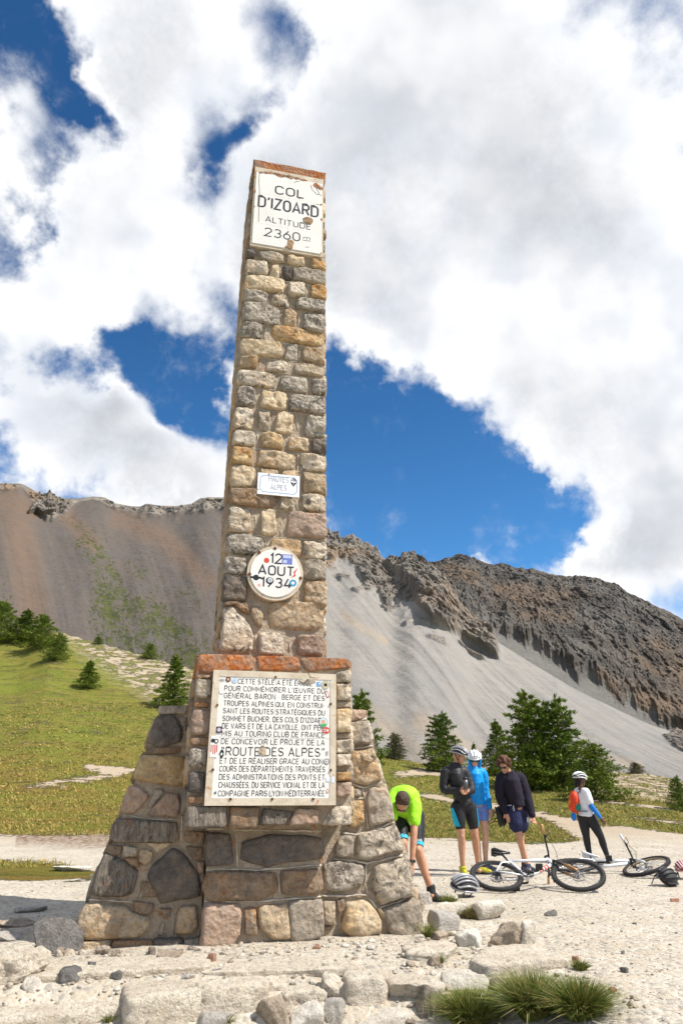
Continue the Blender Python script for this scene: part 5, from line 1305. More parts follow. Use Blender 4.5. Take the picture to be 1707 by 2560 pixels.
px_rock(262, 306, 2424, 2449, 'dark', 'low dark stone half sunk in front of the concrete ledge')
px_rock(445, 485, 2432, 2456, 'grey', 'small grey stone on the slabs below the centre block')
px_rock(512, 560, 2420, 2442, 'dark', 'small dark stone on the ledge below the centre block')
px_rock(385, 470, 2366, 2410, 'tan', 'orange and white rock at the corner between buttress and centre block', cuts=7)
px_rock(510, 540, 2382, 2412, 'red', 'small pink stone in front of the centre block')
px_rock(782, 803, 2358, 2374, 'red', 'small red stone at the right corner of the centre block')
px_rock(62, 196, 2268, 2388, 'dark', 'large dark boulder in the shadow beside the buttress', n=20, p=4, cuts=9, rough=.7, tilt=(.1, -.3), hfac=.8)
px_rock(-40, 62, 2320, 2356, 'grey', 'grey flat slab in the shadow, nearest the picture edge', p=6, hfac=.7)
px_rock(28, 112, 2258, 2284, 'grey', 'grey flat slab behind the large dark boulder', p=6, hfac=.7)
px_rock(-30, 100, 2290, 2320, 'tan', 'brownish flat slab between two grey slabs in the shadow', p=6, hfac=.7)
px_rock(100, 175, 2362, 2386, 'tan', 'brown stone under the large dark boulder')
px_rock(140, 165, 2368, 2392, 'tan', 'small brown stone at the buttress foot')
px_rock(236, 276, 2362, 2388, 'tan', 'rounded tan stone leaning on the buttress foot')
px_rock(275, 300, 2372, 2392, 'tan', 'pebble-like tan stone at the buttress foot')
px_rock(365, 392, 2366, 2394, 'brown', 'upright brown stone at the inner corner of the buttress')
px_rock(130, 230, 2148, 2180, 'white', 'flat white rock in the grass strip by the road', p=5, hfac=.5)
px_rock(1020, 1062, 2255, 2280, 'tan', 'tan stone at the sunlit buttress foot')
for k, (x0, x1, y0, y1, mt, lb) in enumerate(((1430, 1452, 2390, 2408, 'red', 'reddish stone on the gravel above the grass tufts'), (1550, 1572, 2418, 2434, 'dark', 'dark stone on the open gravel'), (1552, 1562, 2376, 2388, 'dark', 'smallest dark stone on the open gravel'),
     (1518, 1542, 2474, 2486, 'red', 'reddish flat stone on the gravel below the dark one'), (1598, 1622, 2148, 2156, 'dark', 'thin dark stone behind the black helmet'), (1675, 1700, 2246, 2256, 'red', 'brown stone at the right edge of the gravel'), (1662, 1690, 2182, 2192, 'tan', 'tan stone right of the black helmet'), (1020, 1050, 2130, 2142, 'tan', 'small tan stone beside the dirt road'))):
    px_rock(x0, x1, y0, y1, mt, lb, 'stone', 'stone', n=6)
# loose rubble between the big pieces and pebbles on the gravel
def scatter_mesh(name, pts, sizes, mats, probs, seed, n=3, flat_=.6):
    P_, F = CS[3] if n == 3 else CS[n]
    F = np.array(F); V = []; FF = []; MI = []; r2 = np.random.default_rng(seed)
    base = [rock_shape((1, 1, flat_), seed+k, 3, 4, .6, 9)[0] for k in range(6)]
    mi = r2.choice(len(mats), len(pts), p=probs)
    for i, (p_, s_) in enumerate(zip(pts, sizes)):
        b = base[i % 6]; a = r2.uniform(0, 6.28); c_, s2 = math.cos(a), math.sin(a)
        q = b*s_*np.array([1, r2.uniform(.6, 1), r2.uniform(.6, 1)]); q = np.stack([q[:, 0]*c_-q[:, 1]*s2, q[:, 0]*s2+q[:, 1]*c_, q[:, 2]], 1)+p_
        FF.append(F+len(V)*0+sum_off[0]); sum_off[0] += len(q); V.append(q); MI.append(np.full(len(F), mi[i]))
    o = mesh_obj(name, np.concatenate(V), np.concatenate(FF), [RM[m_] for m_ in mats], smooth=False)
    o.data.polygons.foreach_set('material_index', np.concatenate(MI).astype(np.int32)); o['kind'] = 'stuff'; return o
r2 = np.random.default_rng(5)
# rubble (u, v) in front of the monument
uu = r2.uniform(-1.4, 2.7, 1500); vv = r2.uniform(4.0, 6.5, 1500)
keep = ~((vv > 6.2) & (uu > -.7) & (uu < 2.25))
uu, vv = uu[keep], vv[keep]
xy = uu[:, None]*MR[None, :2]+vv[:, None]*MB_[None, :2]
zz = ground_z(xy[:, 0], xy[:, 1], False); sz = np.clip(np.exp(r2.normal(-3.55, .5, len(uu))), .012, .10)
sum_off = [0]
scatter_mesh('loose_rubble', np.stack([xy[:, 0], xy[:, 1], zz+sz*.12], 1), sz, ['pale', 'tan', 'white', 'grey', 'brown'], [.52, .2, .2, .05, .03], 11)
# pebbles
n_ = 15000
r_ = np.exp(r2.uniform(math.log(3.2), math.log(19), n_)); a_ = r2.uniform(-.62, .62, n_)
px_, py_ = r_*np.sin(a_), r_*np.cos(a_)
sx_, sy_ = project(np.stack([px_, py_, 0*px_], 1))
low_ = np.interp(sx_, [0, 230, 240, 880, 1060, 1280, 1452, 1500, 1560, 1707], [2206, 2206, 2110, 2100, 2105, 2118, 2112, 2072, 2068, 2092])
k_ = sy_ > low_; px_, py_, r_ = px_[k_], py_[k_], r_[k_]
sz = np.clip(np.exp(r2.normal(-4.75, .55, len(px_)))*(.55+r_/12), .005, .055)
sum_off = [0]
scatter_mesh('pebbles', np.stack([px_, py_, ground_z(px_, py_, False)+sz*.1], 1), sz, ['pale', 'tan', 'white', 'grey', 'brown', 'dark', 'red'], [.34, .24, .22, .11, .05, .02, .02], 23)

# ------------------------------------------------------------------ grass
def blade_mat(name, a, b, c3):
    m, nt, bs = new_mat(name); oc = nt.coord()
    n = nt.noise(oc, 6, 4, .6); rs = nt.new('ShaderNodeSeparateColor'); nt.put(rs.inputs[0], nt.attr('blade'))
    c = nt.mix(nt.ramp(nt.math('ADD', nt.math('MULTIPLY', n, .5), nt.math('MULTIPLY', rs.outputs[0], .5)), .3, .7), a, b); c = nt.mix(nt.ramp(rs.outputs[1], .70, .95, 0, .9), c, c3)
    nt.put(bs.inputs['Base Color'], c); bs.inputs['Roughness'].default_value = .6; bs.inputs['Specular IOR Level'].default_value = .25
    try: bs.inputs['Subsurface Weight'].default_value = 0.0
    except Exception: pass
    return m
GM = blade_mat('tuft_grass', (.075, .12, .016), (.20, .22, .04), (.50, .38, .16))
DM = blade_mat('dry_meadow_grass', (.19, .19, .032), (.36, .28, .075), (.46, .30, .10))
MM = blade_mat('moss_cushion_green', (.14, .14, .04), (.26, .20, .08), (.34, .25, .13))
def tuft(name, c, w, h, nb, mat, label, group=None, lean=.85, bw=.0042, seed=1, spread=1.0):
    r3 = np.random.default_rng(seed); V = []; F = []
    for i in range(nb):
        a = r3.uniform(0, 6.283); q = math.sqrt(r3.random())*w/2
        b = np.array([q*math.cos(a), q*math.sin(a)*.8, 0.0])
        out = np.array([math.cos(a), math.sin(a), 0])*(q/(w/2))*lean*spread+np.append(r3.normal(size=2)*.42, 0)
        L = h*r3.uniform(.4, 1.12); side = np.array([-math.sin(a), math.cos(a), 0]); side = side*math.cos(r3.uniform(0, 3.1))+np.array([math.cos(a), math.sin(a), 0])*.5; side /= np.linalg.norm(side)
        n0 = len(V); K = 4
        for k in range(K):
            t = k/(K-1); p = b+out*L*(t**1.7)*1.0+np.array([0, 0, L*t*(1-.32*t*np.linalg.norm(out))]); wd = bw*(1-t*.92)
            V.append(p-side*wd); V.append(p+side*wd)
        for k in range(K-1): F.append((n0+2*k, n0+2*k+1, n0+2*k+3, n0+2*k+2))
    o = mesh_obj(name, V, np.array(F), mat, attrs={'blade': np.repeat(r3.random((nb, 3)), 8, axis=0)}); o.location = tuple(c)
    return tag(o, label, 'grass tuft', group)
TG = 'grass tufts among the foreground rocks'
def tuft_px(x0, x1, y0, y1, nb, label, seed, hs=1.0, **kw):
    g = ground_at((x0+x1)/2, y1); Zd = float((g-CAM)@FWD); w = (x1-x0)/FPX*Zd; h = (y1-y0)/FPX*Zd*hs
    return tuft('grass_tuft', g+np.array([0, w*.3, 0]), w*.52, h*.80, int(nb*1.4), GM, label, TG, seed=seed, **kw)
tuft_px(1100, 1280, 2476, 2580, 3000, 'low spreading green tuft below the white angular block', 3, 1.0)
tuft_px(1285, 1400, 2420, 2560, 2600, 'tall green tuft right under the large flat slab', 4, 1.0)
tuft_px(1400, 1525, 2440, 2560, 3000, 'bushy green tuft with straw tips beside the open gravel', 5, 1.0)
tuft_px(1430, 1480, 2395, 2430, 260, 'small yellowish tuft behind the bushy tuft', 6)
tuft_px(1062, 1080, 2290, 2350, 120, 'thin tuft at the sunlit corner of the monument', 7)
tuft_px(1092, 1112, 2385, 2410, 90, 'tiny tuft beside the small round tan stone', 8)
tuft_px(1100, 1150, 2225, 2262, 160, 'short tuft behind the silver helmet', 9)
tuft_px(545, 585, 2530, 2566, 120, 'tiny tuft next to the smooth grey boulder', 10)
tuft_px(815, 860, 2520, 2562, 160, 'tiny tuft beneath the small light grey boulder', 11)
tuft_px(60, 100, 2525, 2562, 120, 'tiny tuft at the bottom corner of the wide slab', 12)
tuft_px(245, 285, 2530, 2562, 120, 'tiny tuft in front of the wide slab', 13)
g = ground_at(1195, 2300)
tuft('moss_cushion', g+np.array([0, .12, 0]), .26, .11, 1500, MM, 'round brown-green moss cushion between two white rocks', None, .9, .004, 21)
# meadow grass as clumps of short blades
acc_v = []; n_ = 60000
r_ = np.exp(r2.uniform(math.log(13), math.log(60), n_)); a_ = r2.uniform(-.6, .6, n_)
x_, y_ = r_*np.sin(a_), r_*np.cos(a_); z_ = ground_z(x_, y_, False)
sx_, sy_ = project(np.stack([x_, y_, z_], 1)); left = sx_ < 700
jx_ = sx_+26*fbm(x_*.35, y_*.35, 0, 4); jy_ = sy_+9*fbm(x_*.35, y_*.35, 3, 4)
g_, s_, b_ = zones(sx_, sy_, jx_, jy_)
keep = (g_ > .25+.7*r2.random(n_)) & ((s_ < .5) | (r2.random(n_) < .25)) & (fbm(x_*.6, y_*1.1, 0, 4) > -.25)
x_, y_, z_, r_ = x_[keep], y_[keep], z_[keep], r_[keep]
V = []; F = []
m_ = len(x_); hgt_ = (.02+.055*r2.random(m_)**3)*(.8+r_/40); wd_ = .009*(r_/10)
V = np.zeros((m_, 9, 3)); 
for k in range(3):
    a = r2.uniform(0, 3.14, m_); dx, dy = np.cos(a)*wd_, np.sin(a)*wd_; ox = r2.normal(size=m_)*.03*(r_/14); oy = r2.normal(size=m_)*.03*(r_/14); lx = r2.normal(size=m_)*.03*(r_/14)
    V[:, 3*k] = np.stack([x_+ox-dx, y_+oy-dy, z_-.01], 1); V[:, 3*k+1] = np.stack([x_+ox+dx, y_+oy+dy, z_-.01], 1); V[:, 3*k+2] = np.stack([x_+ox+lx, y_+oy, z_+hgt_], 1)
F = np.arange(m_*9).reshape(-1, 3)
mg = mesh_obj('meadow_grass', V.reshape(-1, 3), F, DM, attrs={'blade': np.repeat(r2.random((m_, 3)), 9, axis=0)}); mg['kind'] = 'stuff'
# ------------------------------------------------------------------ conifers
m, nt, bs = new_mat('conifer_needles'); oc = nt.coord(); rnd = nt.new('ShaderNodeObjectInfo').outputs['Random']
n = nt.noise(oc, 2.2, 4, .6); n2 = nt.noise(oc, 30, 3, .6)
c = nt.mix(nt.ramp(n, .35, .65), (.085, .135, .014), (.15, .20, .022)); c = nt.mix(nt.ramp(n2, .45, .7, 0, .7), c, (.22, .26, .04))
nt.put(bs.inputs['Base Color'], nt.mix(1.0, c, nt.mix(rnd, (.85, .9, .85), (1.15, 1.1, 1.0)), 'MULTIPLY')); bs.inputs['Roughness'].default_value = .6; bs.inputs['Specular IOR Level'].default_value = .2
NEED = m
m, nt, bs = new_mat('dusty_pine_needles'); oc = nt.coord()
n = nt.noise(oc, 3, 4, .6); nt.put(bs.inputs['Base Color'], nt.mix(nt.ramp(n, .35, .65), (.075, .085, .025), (.16, .14, .06))); bs.inputs['Roughness'].default_value = .7
NEED2 = m
BARK = simple('conifer_bark', (.14, .10, .075), .9, 0, .1, .3, .6, 40)
def crown_mesh(seed, R0=.34, nbr=80, per=60, low=.03, power=.85, lean=.25, tips=1):
    r3 = np.random.default_rng(seed); pts = []; dirs = []; segs = []
    tops = [(0, 0, 1.0)] if tips == 1 else [(0, 0, 1.0), (.13, .03, .93)]
    for i in range(nbr):
        tx, ty, th = tops[i % len(tops)]
        z = low+(th-low-.03)*((i+.5)/nbr)**1.05; a = i*2.399+r3.normal()*.3
        L = R0*(1-(z/th))**power*r3.uniform(.55, 1.2)+.035
        rise = lean*(.2+z)
        d = np.array([math.cos(a), math.sin(a), rise]); d /= np.linalg.norm(d)
        o0 = np.array([tx*z, ty*z, z])
        segs.append((o0, o0+d*L))
        nn = int(per*(L/R0)**.8)+8
        t = r3.random(nn)**.62
        P0 = o0+d[None]*(t*L)[:, None]; P0[:, 2] += .10*L*np.sin(t*2.6)-.05*L
        sp = L*(.26*(1.15-t)+.05)
        P0 += r3.normal(size=(nn, 3))*np.stack([sp, sp, sp*.45], 1)*.75
        pts.append(P0); dd = d[None]*.8+r3.normal(size=(nn, 3))*.55+np.array([0, 0, .25]); dirs.append(dd)
    for tx, ty, th in tops:
        k = 46; zz = np.linspace(th-.20, th+.03, k); pts.append(np.stack([tx*zz+r3.normal(size=k)*.02*(th+.05-zz)*8, ty*zz+r3.normal(size=k)*.02*(th+.05-zz)*8, zz], 1)); dirs.append(r3.normal(size=(k, 3))*.4+np.array([0, 0, .8]))
    Pp = np.concatenate(pts); Dd = np.concatenate(dirs); Dd /= np.linalg.norm(Dd, axis=1)[:, None]
    n = len(Pp); V = np.zeros((n, 3, 3, 3)); ln = .038*r3.uniform(.6, 1.25, n)
    for k in range(3):
        side = np.cross(Dd, r3.normal(size=(n, 3))); side /= np.linalg.norm(side, axis=1)[:, None]+1e-9
        dk = Dd+r3.normal(size=(n, 3))*.55; dk /= np.linalg.norm(dk, axis=1)[:, None]
        w = (ln*.20)[:, None]
        V[:, k, 0] = Pp-side*w; V[:, k, 1] = Pp+side*w; V[:, k, 2] = Pp+dk*ln[:, None]
    me = mesh_obj('crown', V.reshape(-1, 3), np.arange(n*9).reshape(-1, 3), NEED)
    mb = MB(); mb.tube([(0, 0, -.04), (0, 0, .3), (0, 0, .9)], [.022, .015, .003], 7)
    for a_, b_ in segs[::2]: mb.tube([a_, (a_+b_)/2+np.array([0, 0, .01]), b_], [.005, .0035, .001], 4, cap=False)
    tr = mb.build('trunk', BARK)
    return me, tr
PROTO = []
for args in ((1, .32, 90, 70), (2, .40, 100, 80, .02, .7, .35, 2), (3, .46, 90, 80, .0, .62, .5, 2), (4, .30, 80, 70, .03, .9, .15)):
    me, tr = crown_mesh(*args); PROTO.append((me.data, tr.data)); bpy.data.objects.remove(me); bpy.data.objects.remove(tr)
def tree(x, w, y0, y1, k, label, name='conifer_tree', cat='tree', group='conifers on the slopes', mat=None, rot=None):
    g = ground_at(x, min(y1, 2085)); Zd = float((g-CAM)@FWD); h = (y1-y0)/FPX*Zd*1.02; R_ = w/FPX*Zd/2
    base = {0: .36, 1: .46, 2: .50, 3: .34}[k]
    r = empty(name, tuple(g-np.array([0, 0, .02*h])), rot if rot is not None else x*.37); tag(r, label, cat, group)
    s = R_/base*1.28
    for nm, d in zip(('crown', 'trunk'), PROTO[k]):
        if mat and nm == 'crown':
            d = d.copy(); d.materials[0] = mat
        o = bpy.data.objects.new(nm, d); COL.objects.link(o); o.parent = r; o.scale = (s, s, h)
    return r
tree(-4, 96, 1503, 1606, 2, 'dense conifer cut by the picture edge on the grassy slope')
tree(58, 78, 1524, 1606, 0, 'conifer next to the one at the picture edge on the slope')
tree(98, 84, 1536, 1622, 2, 'wide dark conifer lowest but one in the row on the slope')
tree(138, 66, 1584, 1652, 2, 'low bushy conifer ending the row on the slope', 'conifer_shrub', 'shrub', None)
tree(218, 58, 1652, 1722, 0, 'lone small conifer in the middle of the green slope')
tree(247, 24, 1592, 1611, 2, 'tiny round shrub on the sandy ridge near the row of conifers', 'shrub', 'shrub', 'shrubs on the sandy ridges')
tree(372, 38, 1608, 1647, 2, 'small round shrub on the sandy ridge behind the stele', 'shrub', 'shrub', 'shrubs on the sandy ridges')
tree(431, 92, 1640, 1770, 3, 'dark pointed conifer beside the shaded buttress')
tree(905, 124, 1735, 1925, 1, 'conifer half hidden by the sunlit buttress')
tree(985, 60, 1836, 1898, 1, 'small dusty conifer right of the sunlit buttress', mat=NEED2)
tree(1112, 112, 1788, 1930, 1, 'conifer behind the helmeted man in the black jacket')
tree(1188, 30, 1862, 1932, 3, 'thin tree top seen between two helmeted heads')
tree(1248, 82, 1808, 1940, 3, 'slender paler conifer behind the boy with curly hair')
tree(1330, 178, 1738, 1972, 1, 'tall twin-topped conifer behind the boy with curly hair, left of its pair', rot=.3)
tree(1412, 190, 1752, 1978, 1, 'tall twin-topped conifer, right one of the pair, left of the hiking woman', rot=2.1)
tree(1490, 140, 1862, 2000, 2, 'low spreading conifer just behind the hiking woman')
tree(1590, 44, 1908, 1934, 2, 'small bare shrub on the crest of the sandy hump', 'shrub', 'shrub', 'shrubs on the sandy ridges', NEED2)
tree(1706, 60, 1948, 2030, 2, 'conifer cut by the edge beside the sandy hump')
# ------------------------------------------------------------------ people
def remeshed(mb, name, mat, parent, voxel=.010, folds=0.0, smooth_it=3, fscale=9.0):
    tmp = mesh_obj('tmp', mb.v, mb.f)
    bm = bmesh.new(); bm.from_mesh(tmp.data); bmesh.ops.recalc_face_normals(bm, faces=bm.faces); bm.to_mesh(tmp.data); bm.free()
    md = tmp.modifiers.new('r', 'REMESH'); md.mode = 'VOXEL'; md.voxel_size = voxel; md.use_smooth_shade = True
    sm_ = tmp.modifiers.new('s', 'SMOOTH'); sm_.iterations = smooth_it; sm_.factor = .5
    dg = bpy.context.evaluated_depsgraph_get()
    me = bpy.data.meshes.new_from_object(tmp.evaluated_get(dg), depsgraph=dg)
    bpy.data.objects.remove(tmp); me.name = name
    if folds:
        n = len(me.vertices); co = np.zeros(n*3); me.vertices.foreach_get('co', co); co = co.reshape(-1, 3)
        no = np.zeros(n*3); me.vertices.foreach_get('normal', no); no = no.reshape(-1, 3)
        h = fbm(co[:, 0]*fscale, co[:, 1]*fscale, co[:, 2]*fscale*.8, 3, .5, ridged=True)*folds
        me.vertices.foreach_set('co', (co+no*h[:, None]).ravel())
    me.materials.clear(); me.materials.append(mat)
    me.polygons.foreach_set('use_smooth', np.ones(len(me.polygons), bool))
    o = bpy.data.objects.new(name, me); COL.objects.link(o); o.parent = parent
    return o
def skin_mat(name, a, b):
    m, nt, bs = new_mat(name); oc = nt.coord(); n = nt.noise(oc, 14, 5, .6)
    nt.put(bs.inputs['Base Color'], nt.mix(nt.ramp(n, .35, .65), a, b)); bs.inputs['Roughness'].default_value = .5; bs.inputs['Specular IOR Level'].default_value = .35
    bs.inputs['Subsurface Weight'].default_value = .08; bs.inputs['Subsurface Radius'].default_value = (.02, .008, .004)
    return m
SKIN = skin_mat('tanned_skin', (.47, .235, .14), (.56, .30, .19)); SKIN2 = skin_mat('fair_skin', (.55, .31, .21), (.64, .39, .28)); SKIN3 = skin_mat('dark_skin', (.13, .065, .04), (.18, .09, .055))
def cloth(name, col, rough=.7, var=.15, spec=.25): return simple(name, col, rough, 0, spec, var, .25, 60)
A3 = lambda *a: np.array(a, float)
def hframe(f, up=(0, 0, 1)):
    f = A3(*f); f /= np.linalg.norm(f); s = np.cross(f, A3(*up)); s /= np.linalg.norm(s); u = np.cross(s, f)
    return np.stack([s, f, u], 1)           # columns: right, forward, up
def lerp(a, b, t): return A3(*a)*(1-t)+A3(*b)*t
def limb(mb, pts, rad, n=12):
    """a smooth limb through joints: points densified with a spline-like subdivision"""
    P_ = [A3(*p) for p in pts]; out = []; ro = []
    for i in range(len(P_)-1):
        for t in np.linspace(0, 1, 5)[:-1]: out.append(P_[i]*(1-t)+P_[i+1]*t); ro.append(rad[i]*(1-t)+rad[i+1]*t)
    out.append(P_[-1]); ro.append(rad[-1])
    o2 = [out[0]]+[(out[i-1]+2*out[i]+out[i+1])/4 for i in range(1, len(out)-1)]+[out[-1]]
    mb.tube(o2, ro, n); mb.ell(out[0], (ro[0],)*3, 10, 6); mb.ell(out[-1], (ro[-1],)*3, 10, 6)
def hand(mb, wrist, elbow, palm_n=(0, -1, 0), curl=.5, s=1.0, thumb=1):
    w = A3(*wrist); d = w-A3(*elbow); d /= np.linalg.norm(d); n_ = A3(*palm_n); n_ = n_-d*(n_@d); n_ /= np.linalg.norm(n_)+1e-9; sd = np.cross(d, n_)
    R = np.stack([sd, d, n_], 1)
    mb.ell(w+d*.045*s, (.040*s, .052*s, .016*s), 12, 8, R)
    for k, (off, L) in enumerate(((-.030, .062), (-.010, .074), (.010, .070), (.029, .054))):
        b = w+d*.085*s+sd*off*s; pts = [b-d*.03*s, b]; dd = d.copy()
        for seg in range(3):
            a = curl*(.5+.45*seg); dd = d*math.cos(a)+n_*math.sin(a); b = b+dd*L*s*(.42, .32, .26)[seg]; pts.append(b)
        mb.tube(pts, [.0095*s, .0095*s, .009*s, .0085*s, .0075*s], 7)
    tb_ = w+d*.03*s+sd*(-.036*thumb)*s; t1 = tb_+(d*.6-sd*.6*thumb+n_*.3)*.035*s; t2 = t1+(d*.85-sd*.1*thumb+n_*.5)*.032*s
    mb.tube([w+d*.01*s-sd*.018*thumb*s, tb_, t1, t2], [.013*s, .013*s, .011*s, .009*s], 7)
def head(mb, c, R, s=1.0):
    c = A3(*c)
    L = lambda x, y, z: c+R@(A3(x, y, z)*s)
    mb.ell(L(0, -.012, .022), A3(.076, .094, .094)*s, 18, 12, R)
    mb.ell(L(0, .020, -.040), A3(.058, .066, .072)*s, 16, 10, R)
    mb.ell(L(0, .062, -.082), A3(.030, .026, .024)*s, 10, 8, R)          # chin
    mb.tube([L(0, .080, .018), L(0, .100, -.012), L(0, .108, -.026)], [.009*s, .012*s, .015*s], 8)   # nose
    mb.tube([L(-.024, .079, -.055), L(0, .088, -.055), L(.024, .079, -.055)], [.007*s, .010*s, .007*s], 7)   # lips
    mb.tube([L(-.045, .074, .030), L(0, .086, .030), L(.045, .074, .030)], [.010*s, .012*s, .010*s], 7)      # brow
    for k in (-1, 1): mb.ell(L(.077*k, -.008, -.008), A3(.010, .020, .032)*s, 8, 6, R)
def shades(parent, c, R, s=1.0, name='sunglasses'):
    mb = MB(); c = A3(*c); L = lambda x, y, z: c+R@(A3(x, y, z)*s)
    for k in (-1, 1):
        mb.ell(L(.032*k, .088, .010), A3(.030, .010, .020)*s, 12, 6, R); mb.tube([L(.055*k, .080, .014), L(.078*k, .040, .012), L(.082*k, -.01, .008)], .004*s, 5)
    mb.tube([L(-.012, .098, .014), L(.012, .098, .014)], .004*s, 5)
    return mb.build(name, simple('dark_lens', (.012, .010, .010), .12, 0, .6, .0), parent, True)
def helmet_geo(c, R, s, shell, rib, parent, straps=True, hi=(.85, .85, .85), nr=7):
    c = A3(*c); L = lambda x, y, z: c+R@(A3(x, y, z)*s)
    mb = MB(); n, m_ = 22, 9; V = []; F = []
    for i in range(m_+1):
        th = (math.pi*.52)*i/m_
        for k in range(n):
            a = 2*math.pi*k/n; V.append(L(.094*math.sin(th)*math.cos(a), -.006+.122*math.sin(th)*math.sin(a), .042+.092*math.cos(th)))
    for i in range(m_+1):
        th = (math.pi*.52)*i/m_
        for k in range(n):
            a = 2*math.pi*k/n; V.append(L(.084*math.sin(th)*math.cos(a), -.006+.112*math.sin(th)*math.sin(a), .040+.080*math.cos(th)))
    O_ = (m_+1)*n
    for i in range(m_):
        for k in range(n):
            k2 = (k+1) % n; F.append((i*n+k, (i+1)*n+k, (i+1)*n+k2, i*n+k2)); F.append((O_+i*n+k, O_+i*n+k2, O_+(i+1)*n+k2, O_+(i+1)*n+k))
    for k in range(n): k2 = (k+1) % n; F.append((m_*n+k, O_+m_*n+k, O_+m_*n+k2, m_*n+k2))
    mb.add(V, F); sh = mb.build('helmet_shell', shell, parent, True)
    for j in range(nr):
        x = (j-(nr-1)/2)/((nr-1)/2); pts = []
        for t in np.linspace(-1, 1, 11):
            a = t*1.32; yy = math.sin(a); zz = math.cos(a); xx = x*.9*math.cos(a*.62)
            q = A3(xx*.097, yy*.127*math.sqrt(max(.05, 1-.35*x*x)), 0); q[2] = .042+.096*math.sqrt(max(0, 1-min(.999, (q[0]/.099)**2+(q[1]/.13)**2))); pts.append(L(q[0], q[1]-.006, q[2]))
        rb = MB(); rb.tube(pts, [(.0125*s, .008*s)]*11, 7); rb.build('helmet_rib', rib, parent, True)
    rim = MB(); rim.tube([L(.095*math.cos(a), -.006+.123*math.sin(a), .036+.006*math.cos(a*2)) for a in np.linspace(0, 2*math.pi, 24, endpoint=False)], .009*s, 6, closed=True); rim.build('helmet_rim', rib, parent, True)
    if straps:
        st = MB()
        for k in (-1, 1): st.tube([L(.078*k, .03, .03), L(.076*k, .022, -.04), L(.03*k, .045, -.112)], .005*s, 5); st.tube([L(.080*k, -.05, .03), L(.076*k, .0, -.03), L(.074*k, .018, -.045)], .005*s, 5)
        st.build('chin_strap', simple('black_webbing', (.02, .02, .02), .8), parent)
    return sh
def shoe(parent, ankle, toe_dir, body, sole, s=1.0, name='shoe', high=0.0):
    a = A3(*ankle); d = A3(*toe_dir); d = d/np.linalg.norm(d); sd = np.cross(d, A3(0, 0, 1)); sd /= np.linalg.norm(sd); up = np.cross(sd, d)
    R = np.stack([sd, d, up], 1); g = a-A3(0, 0, .085*s)
    mb = MB(); mb.tube([a+A3(0, 0, .03+high), a, g+d*.01+A3(0, 0, .04)], [(.046*s, .052*s), (.047*s, .054*s), (.045*s, .055*s)], 12)
    mb.ell(g+d*.02*s+up*.035*s, (.043*s, .10*s, .042*s), 14, 8, R); mb.ell(g+d*.125*s+up*.026*s, (.047*s, .075*s, .032*s), 14, 8, R); mb.ell(g+d*.07*s+up*.045*s, (.038*s, .07*s, .034*s), 12, 8, R)
    o = remeshed(mb, name, body, parent, .009, .002, 2)
    so = MB(); pl = []
    for k in range(20):
        t = 2*math.pi*k/20; wd = .046+.007*math.sin(t); pl.append((wd*math.cos(t), .05+.155*math.sin(t)))
    so.prism(pl, -.012, .014, lambda x, y, z: g+(sd*x+d*y)*s+up*z*s); sl = so.build('sole', sole, None); sl.parent = o
    lc = MB()
    for k in range(4): q = g+d*(.055+.022*k)*s+up*(.082-.009*k)*s; lc.tube([q-sd*.022*s, q+up*.004, q+sd*.022*s], .004*s, 5)
    l_ = lc.build('laces', simple('black_webbing', (.02, .02, .02), .8), None); l_.parent = o
    return o
def person_root(px, py, label, group=None):
    g = gpt(px, py, 0.0); g[2] = gz(g[0], g[1]); r = empty('person', tuple(g)); tag(r, label, 'person', group); return r
BLK = cloth('black_cloth', (.018, .018, .020)); 
# --- bent man in the bright green jersey
p1 = person_root(1089, 2250, 'man in neon green jersey and black cycling shorts bending down behind the monument')
sk = MB()
hipA, kneA, ankA = (-.17, .22, .90), (-.185, .02, .53), (-.045, .06, .10); hipB, kneB, ankB = (-.40, .25, .91), (-.36, .03, .60), (-.34, .25, .10)
for h_, k_, a_ in ((hipA, kneA, ankA), (hipB, kneB, ankB)):
    cv = lerp(k_, a_, .3)+A3(0, .025, 0)
    limb(sk, [h_, lerp(h_, k_, .5), k_, cv, lerp(k_, a_, .75), a_], [.085, .078, .058, .058, .042, .036]); sk.ell(A3(*k_)+A3(0, -.02, 0), (.045, .045, .05))
    sk.ell(A3(*a_)+A3(.01, -.06, -.05), (.04, .10, .03))
chest = A3(-.345, -.08, 1.10); 
sk.tube([(-.285, .24, .93), (-.31, .1, 1.03), (-.345, -.06, 1.12), (-.35, -.16, 1.12)], [(.15, .11), (.145, .105), (.165, .11), (.12, .08)], 14)
hd1 = A3(-.385, -.34, 1.055); R1 = hframe((-.12, -.35, -.93), (-.05, -.93, .38))
sk.tube([(-.35, -.14, 1.12), (-.375, -.27, 1.08)], [.062, .056], 10); head(sk, hd1, R1)
arms = [((-.215, -.14, 1.04), (-.25, -.25, .74), (-.292, -.30, .42)), ((-.485, -.14, 1.10), (-.51, -.28, .80), (-.43, -.33, .50))]
for s_, e_, w_ in arms: limb(sk, [s_, e_, lerp(e_, w_, .3), w_], [.055, .042, .042, .027]); 
hand(sk, arms[0][2], arms[0][1], (0, 1, 0), .5); hand(sk, arms[1][2], arms[1][1], (0, 1, 0), .6, thumb=-1)
remeshed(sk, 'body', SKIN, p1)
jr = MB(); jr.tube([(-.285, .28, .94), (-.30, .14, 1.03), (-.345, -.04, 1.12), (-.35, -.16, 1.12), (-.36, -.20, 1.11)], [(.185, .135), (.185, .14), (.20, .145), (.165, .115), (.10, .08)], 16)
for s_, e_, w_ in arms: limb(jr, [lerp(chest, s_, .6), s_, lerp(s_, e_, .62)], [.10, .085, .072])
